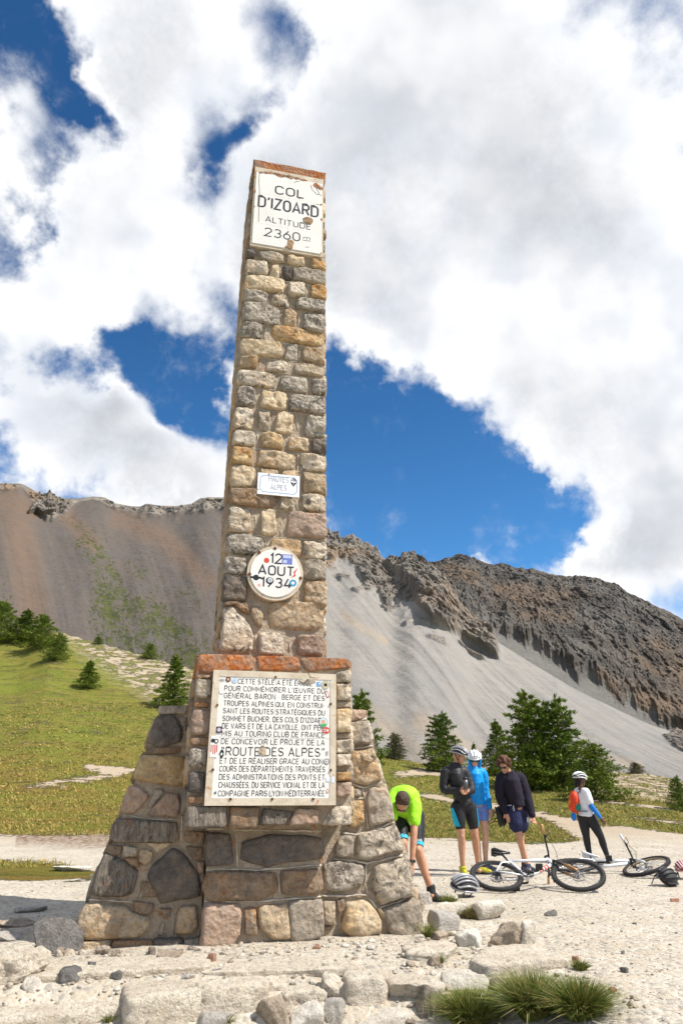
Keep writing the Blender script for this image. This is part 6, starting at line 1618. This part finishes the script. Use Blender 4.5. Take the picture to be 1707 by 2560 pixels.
remeshed(jr, 'jersey', cloth('neon_green_jersey', (.36, .86, .03), .6, .08), p1, .011, .007)
sh = MB(); sh.tube([(-.285, .33, .96), (-.285, .22, .90)], [(.17, .13), (.18, .14)], 14)
for h_, k_ in ((hipA, kneA), (hipB, kneB)): limb(sh, [h_, lerp(h_, k_, .5), lerp(h_, k_, .80)], [.105, .092, .076])
sho = remeshed(sh, 'cycling_shorts', cloth('black_lycra', (.022, .022, .025), .5), p1, .011, .004)
for h_, k_ in ((hipA, kneA), (hipB, kneB)):
    c_ = MB(); c_.tube([lerp(h_, k_, .79), lerp(h_, k_, .90)], [.078, .070], 16, cap=False); c_.tube([lerp(h_, k_, .90), lerp(h_, k_, .79)], [.066, .074], 16, cap=False); b_ = c_.build('cuff', cloth('sky_blue_lycra', (.06, .50, .72), .5), None, True); b_.parent = sho
tx = MB(); q = lerp(hipA, kneA, .73); fr_ = lambda u, w, d: A3(q[0]-.045+u, q[1]-.088-d+abs(u-.045)**2*6, q[2]+w)
put_text(tb := MB(), 'GTMX', (.0, 0), (.09, 0), .024, fr_, .22, .002); b_ = tb.build('lettering', simple('white_print', (.8, .8, .8), .4), None); b_.parent = sho
hr = MB(); L1 = lambda x, y, z: hd1+R1@A3(x, y, z)
hr.ell(L1(0, -.030, .040), (.084, .094, .096), 18, 12, R1); hr.ell(L1(0, -.045, -.01), (.080, .075, .070), 14, 10, R1); remeshed(hr, 'hair', simple('short_brown_hair', (.10, .065, .045), .7, 0, .3, .5, .8, 90), p1, .008, .006, 1, 60)
shades(p1, hd1, R1)
shoe(p1, ankA, (.35, -1, 0), cloth('black_shoe_upper', (.03, .03, .032)), simple('black_rubber', (.025, .025, .025), .8), high=.03); shoe(p1, ankB, (-.1, -1, 0), cloth('black_shoe_upper', (.03, .03, .032)), simple('black_rubber', (.025, .025, .025), .8), high=.03)
wt = MB(); w0 = lerp(arms[0][2], arms[0][1], .06); wt.tube([w0+A3(0, 0, .014), w0-A3(0, 0, .014)], .034, 14); wt.ell(w0+A3(.028, -.02, 0), (.012, .016, .018)); wt.build('wristwatch', simple('black_rubber', (.025, .025, .025), .8), p1, True)

def standing(root, hips, knees, ankles, pelvis, chest, neck, hd, R, arms, skin, palm=((0, -1, 0), (0, -1, 0)), curl=(.5, .5), tw=.13, thumb=(1, -1), ls=1.0):
    mb = MB()
    for h_, k_, a_ in zip(hips, knees, ankles):
        limb(mb, [h_, lerp(h_, k_, .5), k_, lerp(k_, a_, .3)+A3(0, .02, 0), lerp(k_, a_, .75), a_], [.088*ls, .078*ls, .055*ls, .057*ls, .040*ls, .035*ls]); mb.ell(A3(*k_)+A3(0, -.015, 0), (.043, .043, .05)); mb.ell(A3(*a_)+A3(0, -.04, -.05), (.04, .08, .03))
    mb.tube([pelvis, lerp(pelvis, chest, .45), chest, lerp(chest, neck, .7)], [(tw*1.08, .10), (tw*.92, .088), (tw*1.12, .105), (tw*.62, .075)], 14); mb.ell(pelvis, (tw*1.05, .10, .09))
    mb.tube([lerp(chest, neck, .5), neck, hd], [.060, .054, .052], 10); head(mb, hd, R)
    for i, (s_, e_, w_) in enumerate(arms):
        limb(mb, [s_, e_, lerp(e_, w_, .3), w_], [.052, .040, .040, .026]); hand(mb, w_, e_, palm[i], curl[i], thumb=thumb[i])
    return remeshed(mb, 'body', skin, root)
# --- man in the black rain jacket and helmet
p2 = person_root(1161, 2192, 'helmeted man in black rain jacket and turquoise-sided shorts holding a flask')
H2 = [(-.045, .0, .93), (.155, .10, .93)]; K2 = [(-.015, -.03, .53), (.215, .12, .53)]; A2 = [(-.012, .05, .10), (.262, .28, .10)]
AR2 = [((-.20, .0, 1.44), (-.255, -.03, 1.16), (-.02, -.20, 1.165)), ((.115, .08, 1.44), (.20, .02, 1.17), (.085, -.18, 1.15))]
hd2 = A3(.025, -.01, 1.655); R2 = hframe((.86, -.42, -.30))
standing(p2, H2, K2, A2, (.055, .05, .95), (-.035, .04, 1.36), (-.03, .03, 1.53), hd2, R2, AR2, SKIN, ((0, 1, 0), (0, 1, 0)), (1.0, 1.0), thumb=(-1, 1))
jk = MB(); jk.tube([(.065, .06, .97), (.04, .05, 1.08), (-.02, .04, 1.30), (-.045, .04, 1.42), (-.035, .03, 1.50), (-.03, .02, 1.57)], [(.170, .14), (.155, .13), (.180, .135), (.17, .125), (.105, .095), (.082, .082)], 18)
for s_, e_, w_ in AR2: limb(jk, [lerp((-.035, .04, 1.42), s_, .6), s_, e_, lerp(e_, w_, .88)], [.085, .076, .062, .044])
remeshed(jk, 'rain_jacket', simple('black_shell_fabric', (.022, .021, .023), .55, 0, .35, .3, .3, 40), p2, .011, .008, 2, 14)
sh = MB(); sh.ell((.055, .05, .95), (.155, .12, .10), 14, 10)
for h_, k_ in zip(H2, K2): limb(sh, [h_, lerp(h_, k_, .5), lerp(h_, k_, .66)], [.105, .092, .078])
sh2 = remeshed(sh, 'cycling_shorts', cloth('black_lycra', (.022, .022, .025), .5), p2, .011, .002)
for h_, k_, sx in ((H2[0], K2[0], -1), (H2[1], K2[1], 1)):
    pn_ = MB(); V_ = []; 
    for i, t in enumerate(np.linspace(.02, .655, 9)):
        c_ = lerp(h_, k_, t); r_0 = float(np.interp(t, [0, .5, .66], [.105, .092, .078]))+.006
        a0 = math.radians(-150 if sx < 0 else -62); a1 = math.radians(-95-35*(1-t/.66) if sx < 0 else -18)
        if sx < 0: a0, a1 = math.radians(-185), math.radians(-135+60*t)
        else: a0, a1 = math.radians(-50-10*t+20), math.radians(25)
        for j in range(7): a = a0+(a1-a0)*j/6; V_.append(c_+A3(math.cos(a)*r_0, math.sin(a)*r_0, 0))
    pn_.add(V_, [(i*7+j, i*7+j+1, (i+1)*7+j+1, (i+1)*7+j) for i in range(8) for j in range(6)]); b_ = pn_.build('side_panel', cloth('turquoise_lycra', (.01, .42, .62), .5), None, True); b_.parent = sh2
HS = simple('helmet_silver_shell', (.42, .42, .44), .3, .2, .5, .1); HB = simple('helmet_black_foam', (.03, .03, .032), .6); HW = simple('helmet_white_shell', (.82, .82, .83), .25, 0, .5, .03)
hm = empty('helmet', (0, 0, 0)); hm.parent = p2; helmet_geo(hd2, R2, 1.12, HB, HS, hm)
shoe(p2, A2[0], (.12, -1, 0), cloth('yellow_trail_shoe', (.50, .46, .03)), simple('black_rubber', (.025, .025, .025), .8)); shoe(p2, A2[1], (1, -.35, 0), cloth('yellow_trail_shoe', (.50, .46, .03)), simple('black_rubber', (.025, .025, .025), .8))
flk = MB(); g2 = np.array(p2.location); fc = A3(.055, -.235, 1.20)
flk.tube([g2+fc+A3(0, 0, -.07), g2+fc+A3(0, 0, .06)], [.036, .036], 14); fo = flk.build('flask', simple('grey_flask', (.12, .115, .12), .35, .3, .5), None, True)
flr = empty('drinks_flask', tuple(g2+fc)); fo.name = 'flask_body'; fo.data.transform(Matrix.Translation(-Vector(g2+fc))); fo.parent = flr; tag(flr, 'grey flask with black lid held by the man in the black jacket', 'flask')
l_ = MB(); l_.tube([(0, 0, .06), (0, 0, .085), (0, 0, .10)], [.038, .037, .02], 14); l_.tube([(-.025, 0, .10), (0, 0, .125), (.025, 0, .10)], .006, 6); l_.build('lid', simple('black_plastic', (.02, .02, .022), .35), flr, True)
# --- man in the blue hooded jacket
p3 = person_root(1228, 2179, 'man in bright blue hooded jacket, white helmet and sunglasses carrying a black helmet')
H3 = [(-.22, .0, .92), (-.06, .02, .92)]; K3 = [(-.20, -.03, .52), (-.055, -.02, .52)]; A3_ = [(-.17, .02, .10), (-.075, .05, .10)]
AR3 = [((-.32, .0, 1.42), (-.37, .0, 1.14), (-.28, -.12, .95)), ((-.02, .0, 1.43), (.0, .03, 1.15), (.045, -.03, .90))]
hd3 = A3(-.155, -.06, 1.63); R3 = hframe((-.08, -.95, -.28))
standing(p3, H3, K3, A3_, (-.14, .02, .94), (-.165, .0, 1.36), (-.165, -.01, 1.51), hd3, R3, AR3, SKIN2, ((0, 1, 0), (0, 1, 0)), (.8, 1.1), ls=.92)
BLU = cloth('bright_blue_shell', (.008, .30, .78), .5, .1)
jk = MB(); jk.tube([(-.14, .02, .96), (-.15, .02, 1.06), (-.165, .0, 1.30), (-.165, .0, 1.42), (-.165, -.005, 1.50), (-.165, -.01, 1.54)], [(.165, .14), (.16, .13), (.18, .14), (.18, .13), (.12, .11), (.10, .10)], 18)
for s_, e_, w_ in AR3: limb(jk, [lerp((-.165, 0, 1.42), s_, .6), s_, e_, lerp(e_, w_, .9)], [.09, .078, .062, .042])
remeshed(jk, 'rain_jacket', BLU, p3, .011, .008, 2, 14)
hoodm = MB(); L3 = lambda x, y, z: hd3+R3@A3(x, y, z)
for a0 in (-1, 1): hoodm.tube([L3(.085*a0, .035, .04), L3(.088*a0, .045, -.03), L3(.07*a0, .05, -.10), L3(.03*a0, .05, -.135)], .022, 8)
hoodm.ell(L3(0, -.035, -.02), (.098, .092, .115), 16, 12, R3); remeshed(hoodm, 'hood', BLU, p3, .010, .004)
sh = MB(); sh.ell((-.14, .02, .93), (.145, .115, .09), 14, 10)
for h_, k_ in zip(H3, K3): limb(sh, [h_, lerp(h_, k_, .30), lerp(h_, k_, .40)], [.10, .09, .084])
remeshed(sh, 'shorts', cloth('periwinkle_shorts', (.16, .25, .62), .6), p3, .011, .004)
hm = empty('helmet', (0, 0, 0)); hm.parent = p3; helmet_geo(hd3, R3, 1.14, HW, HW, hm, nr=5); shades(p3, hd3, R3, 1.05)
vt = MB()
for (x, z) in ((-.045, .105), (.045, .105), (-.07, .075), (.07, .075), (0, .125)): vt.ell(L3(x*1.14, .088-abs(x)*.4, z*1.05), (.012, .008, .014), 8, 5, R3)
vt.build('vent', HB, hm)
for a_, d_ in ((A3_[0], (-.2, -1, 0)), (A3_[1], (.9, -.5, 0))): shoe(p3, a_, d_, cloth('grey_running_shoe', (.12, .13, .16)), simple('dark_sole', (.05, .05, .06), .8))
# --- youth with curly hair
p4 = person_root(1324, 2183, 'curly-haired youth in black sweater and navy shorts holding the grip of a lying bike')
H4 = [(-.17, -.02, .86), (-.03, .06, .86)]; K4 = [(-.125, -.06, .50), (-.06, .12, .49)]; A4 = [(-.02, .03, .10), (.0, .28, .10)]
AR4 = [((-.32, .0, 1.36), (-.365, .02, 1.09), (-.30, -.06, .85)), ((.0, .02, 1.36), (.06, -.04, 1.07), (.085, -.14, .80))]
hd4 = A3(-.265, -.06, 1.535); R4 = hframe((-.45, -.72, -.48))
standing(p4, H4, K4, A4, (-.10, .02, .89), (-.165, .0, 1.27), (-.19, -.02, 1.42), hd4, R4, AR4, SKIN, ((0, 1, 0), (0, -.3, 1)), (.5, 1.1), ls=.92)
NAV = cloth('navy_black_sweater', (.020, .016, .028), .9, .2)
jk = MB(); jk.tube([(-.10, .02, .93), (-.12, .02, 1.05), (-.16, .0, 1.22), (-.17, .0, 1.33), (-.18, -.01, 1.40), (-.19, -.02, 1.45)], [(.175, .14), (.175, .14), (.185, .14), (.18, .13), (.11, .10), (.075, .08)], 18)
for s_, e_, w_ in AR4: limb(jk, [lerp((-.165, 0, 1.33), s_, .6), s_, e_, lerp(e_, w_, .92)], [.09, .082, .072, .052])
remeshed(jk, 'sweater', NAV, p4, .011, .009, 2, 7)
sh = MB(); sh.ell((-.10, .02, .88), (.16, .125, .09), 14, 10)
for h_, k_ in zip(H4, K4): limb(sh, [h_, lerp(h_, k_, .35), lerp(h_, k_, .52)], [.115, .115, .118])
so4 = remeshed(sh, 'shorts', cloth('navy_shorts', (.018, .022, .07), .7), p4, .011, .007)
wb = MB(); wb.tube([(-.10+.168*math.cos(a), .02+.132*math.sin(a), .955+.006*math.cos(a)) for a in np.linspace(0, 2*math.pi, 24, endpoint=False)], .010, 6, closed=True); b_ = wb.build('waistband', cloth('white_cord', (.7, .7, .7)), None, True); b_.parent = so4
wb = MB(); wb.tube([(-.19, -.115, .95), (-.205, -.13, .90), (-.19, -.135, .87), (-.18, -.13, .90), (-.185, -.115, .95)], .005, 5); b_ = wb.build('drawstring', cloth('white_cord', (.7, .7, .7)), None, True); b_.parent = so4
wb = MB(); wb.tube([(.05, -.075, .90), (.06, -.07, .78), (.07, -.06, .68)], .004, 5); b_ = wb.build('piping', cloth('white_cord', (.7, .7, .7)), None, True); b_.parent = so4
wb = MB(); wb.box((.035, -.088, .745), (.055, .006, .065)); b_ = wb.build('printed_badge', cloth('white_cord', (.7, .7, .7)), None); b_.parent = so4
hr = MB(); r4 = random.Random(4); L4 = lambda x, y, z: hd4+R4@A3(x, y, z)
hr.ell(L4(0, -.03, .045), (.092, .098, .090), 16, 10, R4)
for k in range(120):
    a = r4.uniform(0, 6.283); e = r4.uniform(-.55, 1.5); x, y, z = math.cos(a)*math.cos(e), math.sin(a)*math.cos(e), math.sin(e)
    if y > .45 and z < .45: continue
    hr.ell(L4(x*.100, -.020+y*.105, .035+z*.100), (r4.uniform(.016, .026),)*3, 6, 5)
remeshed(hr, 'curly_hair', simple('curly_brown_hair', (.13, .055, .025), .6, 0, .3, .6, .8, 80), p4, .009, .009, 1, 50)
shades(p4, hd4, R4)
for a_, d_ in ((A4[0], (-.3, -1, 0)), (A4[1], (.6, -.8, 0))): shoe(p4, a_, d_, cloth('navy_trainer', (.05, .06, .10)), simple('dark_sole', (.05, .05, .06), .8))
# --- woman walking away
p5 = person_root(1494, 2158, 'woman in white t-shirt, black leggings and white helmet with a red backpack')
H5 = [(-.17, .04, .80), (-.06, -.04, .80)]; K5 = [(-.14, .05, .44), (.10, -.06, .44)]; A5 = [(-.10, .10, .09), (.19, -.02, .09)]
AR5 = [((-.17, .16, 1.23), (-.12, .22, .98), (.02, .22, .80)), ((-.10, -.13, 1.23), (-.05, -.18, .98), (.10, -.16, .78))]
hd5 = A3(-.14, .0, 1.44); R5 = hframe((.95, .25, -.12))
standing(p5, H5, K5, A5, (-.115, .0, .82), (-.13, .02, 1.16), (-.14, .01, 1.30), hd5, R5, AR5, SKIN3, ((1, 0, 0), (0, 1, 0)), (.5, .5), tw=.12, ls=.95)
ts = MB(); ts.tube([(-.115, .0, .80), (-.105, .0, .90), (-.12, .01, 1.08), (-.13, .02, 1.20), (-.14, .01, 1.27)], [(.155, .145), (.15, .145), (.155, .15), (.13, .13), (.075, .075)], 16)
for s_, e_, w_ in AR5: limb(ts, [lerp((-.13, .02, 1.2), s_, .6), s_, lerp(s_, e_, .72)], [.085, .075, .066])
remeshed(ts, 't_shirt', cloth('white_cotton', (.78, .78, .80), .8, .04), p5, .011, .007)
lg = MB(); lg.ell((-.115, .0, .80), (.15, .13, .09), 14, 10)
for h_, k_, a_ in zip(H5, K5, A5): limb(lg, [h_, lerp(h_, k_, .5), k_, lerp(k_, a_, .3)+A3(0, .02, 0), lerp(k_, a_, .9)], [.105, .092, .066, .066, .042])
remeshed(lg, 'leggings', cloth('black_lycra', (.022, .022, .025), .5), p5, .011, .002)
sv = MB(); s_, e_, w_ = AR5[1]; limb(sv, [lerp(s_, e_, .75), e_, lerp(e_, w_, .3), lerp(e_, w_, .96)], [.050, .048, .047, .034]); remeshed(sv, 'arm_sleeve', cloth('royal_blue_sleeve', (.02, .20, .66), .5), p5, .009, .001)
hr = MB(); hr.ell(hd5+R5@A3(0, -.05, -.03), (.075, .06, .075), 12, 8, R5); hr.ell(hd5+R5@A3(0, -.09, -.09), (.045, .04, .045), 10, 8); remeshed(hr, 'hair', simple('black_hair', (.012, .010, .010), .6, 0, .3, .3, .6, 80), p5, .009, .004)
hm = empty('helmet', (0, 0, 0)); hm.parent = p5; helmet_geo(hd5, R5, 1.10, HB, HW, hm)
for a_, d_ in ((A5[0], (.9, .3, 0)), (A5[1], (1, -.1, 0))): shoe(p5, a_, d_, cloth('teal_trainer', (.10, .30, .32)), simple('pale_sole', (.5, .5, .48), .8), .9)
g5 = np.array(p5.location); bp = empty('backpack', tuple(g5+A3(-.30, .0, 1.03))); tag(bp, 'small red and orange backpack worn by the woman in the white t-shirt', 'backpack')
b_ = MB(); b_.ell((0, 0, .02), (.095, .13, .20), 16, 12); b_.ell((-.045, 0, -.06), (.075, .11, .11), 14, 10); remeshed(b_, 'bag', cloth('red_orange_nylon', (.78, .07, .02), .5, .25), bp, .010, .006)
b_ = MB(); b_.ell((-.085, .0, -.01), (.03, .07, .09), 12, 8); b_.build('front_pocket', cloth('orange_nylon', (.80, .20, .03), .5), bp, True)
b_ = MB(); b_.ell((.02, -.105, -.07), (.05, .035, .075), 12, 8); b_.build('side_pocket', cloth('teal_pouch', (.01, .22, .17), .5), bp, True)
for yy in (-.085, .085):
    b_ = MB(); b_.tube([(.05, yy, .17), (.12, yy, .24), (.22, yy, .23), (.28, yy, .12), (.27, yy, -.02), (.12, yy*1.4, -.12)], [(.016, .006)]*6, 6); b_.build('shoulder_strap', BLK, bp, True)
b_ = MB(); b_.tube([(.04, -.12, -.14), (.14, -.158, -.14), (.26, -.10, -.14), (.32, .0, -.14), (.26, .11, -.14), (.1, .15, -.14)], [(.018, .008)]*6, 6); b_.build('hip_belt', BLK, bp, True)
b_ = MB(); b_.ell((-.07, -.06, -.24), (.05, .05, .075), 12, 8); b_.build('blue_pouch', cloth('royal_blue_sleeve', (.02, .20, .66), .5), bp, True)

# ------------------------------------------------------------------ helmets lying or carried
def loose_helmet(loc, f, up, s, shell, rib, label, nr=7):
    r = empty('helmet', tuple(loc)); tag(r, label, 'helmet'); helmet_geo((0, 0, 0), hframe(f, up), s, shell, rib, r, nr=nr); return r
g = gpt(1158, 2243, 0); loose_helmet((g[0], g[1]+.05, g[2]+.055), (-.9, -.35, .1), (.15, -.35, .93), 1.3, HB, HS, 'silver bicycle helmet lying on the ground in front of the yellow shoe')
loose_helmet(np.array(p3.location)+A3(.115, -.06, .74), (.1, -.3, -.95), (.9, -.4, .1), 1.15, HB, HB, 'black helmet dangling from the hand of the man in the blue jacket')
g = gpt(1660, 2215, 0); loose_helmet((g[0], g[1], g[2]+.06), (-.75, -.6, .1), (.3, -.75, .6), 1.25, HB, HB, 'black helmet lying on the ground beyond the far bicycle wheel', 5)
g = gpt(1712, 2196, 0)
r = empty('helmet', (g[0], g[1], g[2]+.07)); tag(r, 'pink and white helmet cut off by the picture edge on the gravel', 'helmet'); helmet_geo((0, 0, 0), hframe((.2, .9, 0), (-.2, 0, 1)), 1.1, simple('dark_red_shell', (.3, .06, .06), .4), simple('pink_white_shell', (.7, .45, .45), .4), r)

# ------------------------------------------------------------------ bicycles (x forward, y left, z up; wheels 0.36 m)
TYRE = simple('tyre_rubber', (.045, .043, .042), .85, 0, .2, .2, .5, 120); TYREW = simple('tan_tyre_wall', (.30, .22, .14), .8)
ALU = simple('grey_alloy', (.35, .35, .36), .35, .8, .5, .1); BPL = simple('black_plastic', (.02, .02, .022), .35)
def make_bike(root, frame_m, fork_m, saddle_m, grip_m, steer=0.0, accent=None, bars=.37, wall=TYRE):
    WB = 1.12; r = .355; A_ = A3
    rear = A_(0, 0, r); fr = A_(WB, 0, r); bb = A_(.42, 0, .31); st = A_(.24, 0, .78); hb = A_(.86, 0, .66); ht = A_(.815, 0, .80)
    ax = (ht-hb)/np.linalg.norm(ht-hb)
    def turn(p):                                   # steering about the head tube
        p = A_(*p)-hb; c, s = math.cos(steer), math.sin(steer); return hb+p*c+np.cross(ax, p)*s+ax*(ax@p)*(1-c)
    def wheel(c, f, nm):
        W = empty(nm, (0, 0, 0)); W.parent = root
        P_ = lambda a, rad, y: f(c+A_(rad*math.cos(a), y, rad*math.sin(a)))
        t = MB(); aa = np.linspace(0, 2*math.pi, 60, endpoint=False); t.tube([P_(a, r-.024, 0) for a in aa], .028, 10, closed=True)
        for a in aa[::1]:
            for yy in (-.014, .014): 
                p0, p1 = P_(a, r-.002, yy), P_(a+.05, r+.005, yy); t.tube([p0, p1], .007, 4)
        t.build('tyre', TYRE, W, True)
        t = MB(); t.tube([P_(a, r-.058, 0) for a in aa], [(.012, .011)]*60, 8, closed=True); t.build('rim', BPL if wall is TYRE else wall, W, True)
        t = MB(); t.tube([f(c+A_(0, -.055, 0)), f(c+A_(0, .055, 0))], [.022, .022], 10)
        for k in range(28):
            a = 2*math.pi*k/28; yy = .028 if k % 2 else -.028; t.tube([f(c+A_(.02*math.cos(a+.9), yy, .02*math.sin(a+.9))), P_(a, r-.065, 0)], .0022, 3)
        sp_ = t.build('spokes', ALU, W); sp_['kind'] = 'stuff'
        t = MB(); t.tube([P_(a, .082, .040) for a in np.linspace(0, 2*math.pi, 24, endpoint=False)], [(.010, .002)]*24, 4, closed=True)
        for k in range(5): a = 2*math.pi*k/5; t.tube([f(c+A_(0, .038, 0)), P_(a, .08, .040)], .004, 4)
        t.build('brake_disc', ALU, W)
        return W
    idf = lambda p: A_(*p)
    W = wheel(rear, idf, 'rear_wheel'); wheel(fr, turn, 'front_wheel')
    cs = MB()
    for k in range(7): rr_ = .066-.007*k; cs.tube([rear+A_(0, -.030-.004*k, 0), rear+A_(0, -.033-.004*k, 0)], [rr_, rr_], 16)
    cs.build('cassette', simple('dark_steel', (.10, .10, .105), .4, .7), W)
    f_ = MB(); f_.tube([bb, lerp(bb, st, 1.0)], [.020, .017], 10); f_.tube([lerp(bb, st, .88), lerp(hb, ht, .80)], [.017, .021], 10); f_.tube([bb, hb], [.026, .024], 10); f_.tube([hb, ht], [.026, .024], 10)
    for y in (-.05, .05):
        f_.tube([bb+A_(-.03, y*.5, 0), lerp(bb, rear, .5)+A_(0, y*.9, 0), rear+A_(0, y*1.25, 0)], [.013, .012, .010], 8); f_.tube([lerp(bb, st, .80)+A_(0, y*.3, 0), lerp(st, rear, .5)+A_(0, y, .03), rear+A_(0, y*1.25, .0)], [.011, .010, .010], 8)
    f_.tube([bb+A_(0, -.04, 0), bb+A_(0, .04, 0)], [.024, .024], 10); f_.build('frame', frame_m, root, True)
    if accent:
        t = MB()
        for k in range(4): q = lerp(hb, bb, .22+.10*k); t.tube([q, lerp(hb, bb, .27+.10*k)], [.0285, .0285], 10)
        t.build('frame_lettering', accent, root, True)
    k_ = MB(); crown = hb-ax*.02
    for y in (-.060, .060):
        k_.tube([turn(crown+A_(0, y, 0)), turn(lerp(crown, fr, .50)+A_(.01, y, 0))], [.017, .017], 8)
    k_.tube([turn(crown+A_(0, -.065, 0)), turn(crown+A_(0, .065, 0))], .020, 8); k_.build('fork_crown', BPL, root, True)
    k_ = MB()
    for y in (-.060, .060): k_.tube([turn(lerp(crown, fr, .42)+A_(.01, y, 0)), turn(lerp(crown, fr, .8)+A_(.01, y, 0)), turn(fr+A_(0, y, 0))], [.023, .021, .014], 8)
    k_.build('fork_leg', fork_m, root, True)
    stem0 = ht+ax*.05; bc = stem0+A_(.055, 0, .012)
    t = MB(); t.tube([turn(ht), turn(stem0)], .019, 8); t.tube([turn(stem0), turn(bc)], .017, 8); t.build('stem', BPL, root, True)
    t = MB(); t.tube([turn(bc+A_(-.04, -bars, .03)), turn(bc+A_(-.015, -.2, .02)), turn(bc+A_(0, -.06, 0)), turn(bc+A_(0, .06, 0)), turn(bc+A_(-.015, .2, .02)), turn(bc+A_(-.04, bars, .03))], .014, 8); hbm = t.build('handlebar', BPL, root, True)
    for s in (-1, 1):
        t = MB(); t.tube([turn(bc+A_(-.042, s*(bars+.01), .031)), turn(bc+A_(-.028, s*(bars-.13), .026))], .019, 10); g_ = t.build('grip', grip_m, None, True); g_.parent = hbm
        t = MB(); t.tube([turn(bc+A_(-.02, s*(bars-.15), .02)), turn(bc+A_(.04, s*(bars-.13), .0)), turn(bc+A_(.03, s*(bars-.04), -.005))], .006, 6); t.box(turn(bc+A_(-.01, s*(bars-.16), .02)), (.03, .03, .03)); g_ = t.build('brake_lever', BPL, None); g_.parent = hbm
        t = MB(); t.tube([turn(bc+A_(.02, s*(bars-.17), .0)), turn(bc+A_(.10, s*.10, -.05)), turn(crown+A_(.08, s*.03, .05)), turn(lerp(crown, fr, .4)+A_(.03, s*.05, 0))], .004, 5); t.build('cable', BPL, root, True)
    t = MB(); t.tube([st-A_(0, 0, .03)+(st-bb)*.0, st+(st-bb)*.32], .0145, 8); t.build('seat_post', BPL, root, True)
    sc_ = st+(st-bb)*.36
    t = MB(); t.tube([sc_+A_(-.13, 0, .02), sc_+A_(-.08, 0, .022), sc_+A_(.0, 0, .018), sc_+A_(.08, 0, .012), sc_+A_(.145, 0, .0)], [(.055, .015), (.072, .022), (.045, .022), (.022, .018), (.014, .012)], 12); t.build('saddle', saddle_m, root, True)
    t = MB()
    for y in (-.022, .022): t.tube([sc_+A_(-.10, y, -.0), sc_+A_(-.03, y, -.035), sc_+A_(.05, y, -.035), sc_+A_(.11, y*.5, -.005)], .004, 5)
    t.build('saddle_rail', ALU, root, True)
    t = MB(); t.tube([bb+A_(.082*math.cos(a), -.058, .082*math.sin(a)) for a in np.linspace(0, 2*math.pi, 26, endpoint=False)], [(.010, .003)]*26, 5, closed=True)
    for k in range(5): a = 2*math.pi*k/5; t.tube([bb+A_(0, -.058, 0), bb+A_(.08*math.cos(a), -.058, .08*math.sin(a))], .006, 5)
    t.build('chainring', simple('dark_steel', (.10, .10, .105), .4, .7), root)
    t = MB()
    for y0_, ang_ in ((-.072, .25), (.072, .25+math.pi)):
        e = bb+A_(.17*math.cos(ang_), y0_, .17*math.sin(ang_)); t.tube([bb+A_(0, y0_*.6, 0), bb+A_(0, y0_, 0), e], [.016, .016, .011], 8)
    t.build('crank', BPL, root, True)
    for y0_, ang_ in ((-.072, .25), (.072, .25+math.pi)):
        e = bb+A_(.17*math.cos(ang_), y0_, .17*math.sin(ang_)); t = MB(); t.box(e+A_(0, math.copysign(.055, y0_), 0), (.095, .085, .018)); t.build('pedal', BPL, root)
    t = MB(); t.tube([bb+A_(0, -.058, .082), rear+A_(0, -.045, .05), rear+A_(-.05, -.045, 0), rear+A_(-.01, -.045, -.05), rear+A_(.03, -.05, -.10), rear+A_(.02, -.05, -.165), rear+A_(.08, -.05, -.13), bb+A_(0, -.058, -.082), bb+A_(.082, -.058, 0)], .0055, 5, closed=True); t.build('chain', simple('dark_steel', (.10, .10, .105), .4, .7), root)
    t = MB(); t.tube([rear+A_(.01, -.06, -.03), rear+A_(.04, -.06, -.09), rear+A_(.03, -.058, -.17)], [.016, .013, .011], 7); t.build('derailleur', BPL, root, True)
    return root
WFR = simple('white_frame_paint', (.80, .80, .81), .25, 0, .5, .03); GOLD = simple('tan_fork_coating', (.42, .22, .09), .35, .3); TANG = simple('tan_grip', (.55, .30, .13), .6); REDL = simple('red_frame_decal', (.60, .06, .03), .4)
def place_bike(root, origin, yaw, tilt, roll_along=0.0, scale=1.0):
    """lay the bicycle on its left side: forward along yaw, the up axis tipped back to tilt above the ground"""
    f = A3(math.cos(yaw), math.sin(yaw), 0); back = A3(-math.sin(yaw), math.cos(yaw), 0); z = A3(0, 0, 1)
    up = back*math.cos(tilt)+z*math.sin(tilt); left = np.cross(up, f)
    if roll_along:                                  # nose up or down
        c, s = math.cos(roll_along), math.sin(roll_along); f2 = f*c+z*s; left = left; up = np.cross(f2, left); f = f2
    M = Matrix(((f[0], left[0], up[0], origin[0]), (f[1], left[1], up[1], origin[1]), (f[2], left[2], up[2], origin[2]), (0, 0, 0, 1)))
    root.matrix_world = M @ Matrix.Scale(scale, 4)
b1 = empty('bicycle', (0, 0, 0)); tag(b1, 'nearer mountain bike with white frame and tan fork lying on the gravel', 'bicycle', 'bicycles lying on the gravel')
make_bike(b1, WFR, GOLD, BPL, TANG, steer=-.12, accent=REDL, bars=.45)
g = gpt(1254, 2234, 0); place_bike(b1, (g[0], g[1], .03), -.03, math.radians(24), scale=.88)
b2 = empty('bicycle', (0, 0, 0)); tag(b2, 'farther mountain bike with white saddle and black fork lying beside the walking woman', 'bicycle', 'bicycles lying on the gravel')
make_bike(b2, WFR, WFR, simple('white_saddle', (.78, .78, .78), .4), simple('white_grip', (.75, .75, .75), .5), steer=-.25, wall=TYREW)
g = gpt(1418, 2186, 0); place_bike(b2, (g[0], g[1], .04), math.radians(-30), math.radians(9), scale=.93)
for p_, s_ in ((p1, .94), (p2, .955), (p3, .965), (p4, .965), (p5, .90)): p_.scale = (s_,)*3
bp.scale = (.9,)*3; bp.location = Vector(p5.location)+Vector((-.27, 0, .93))
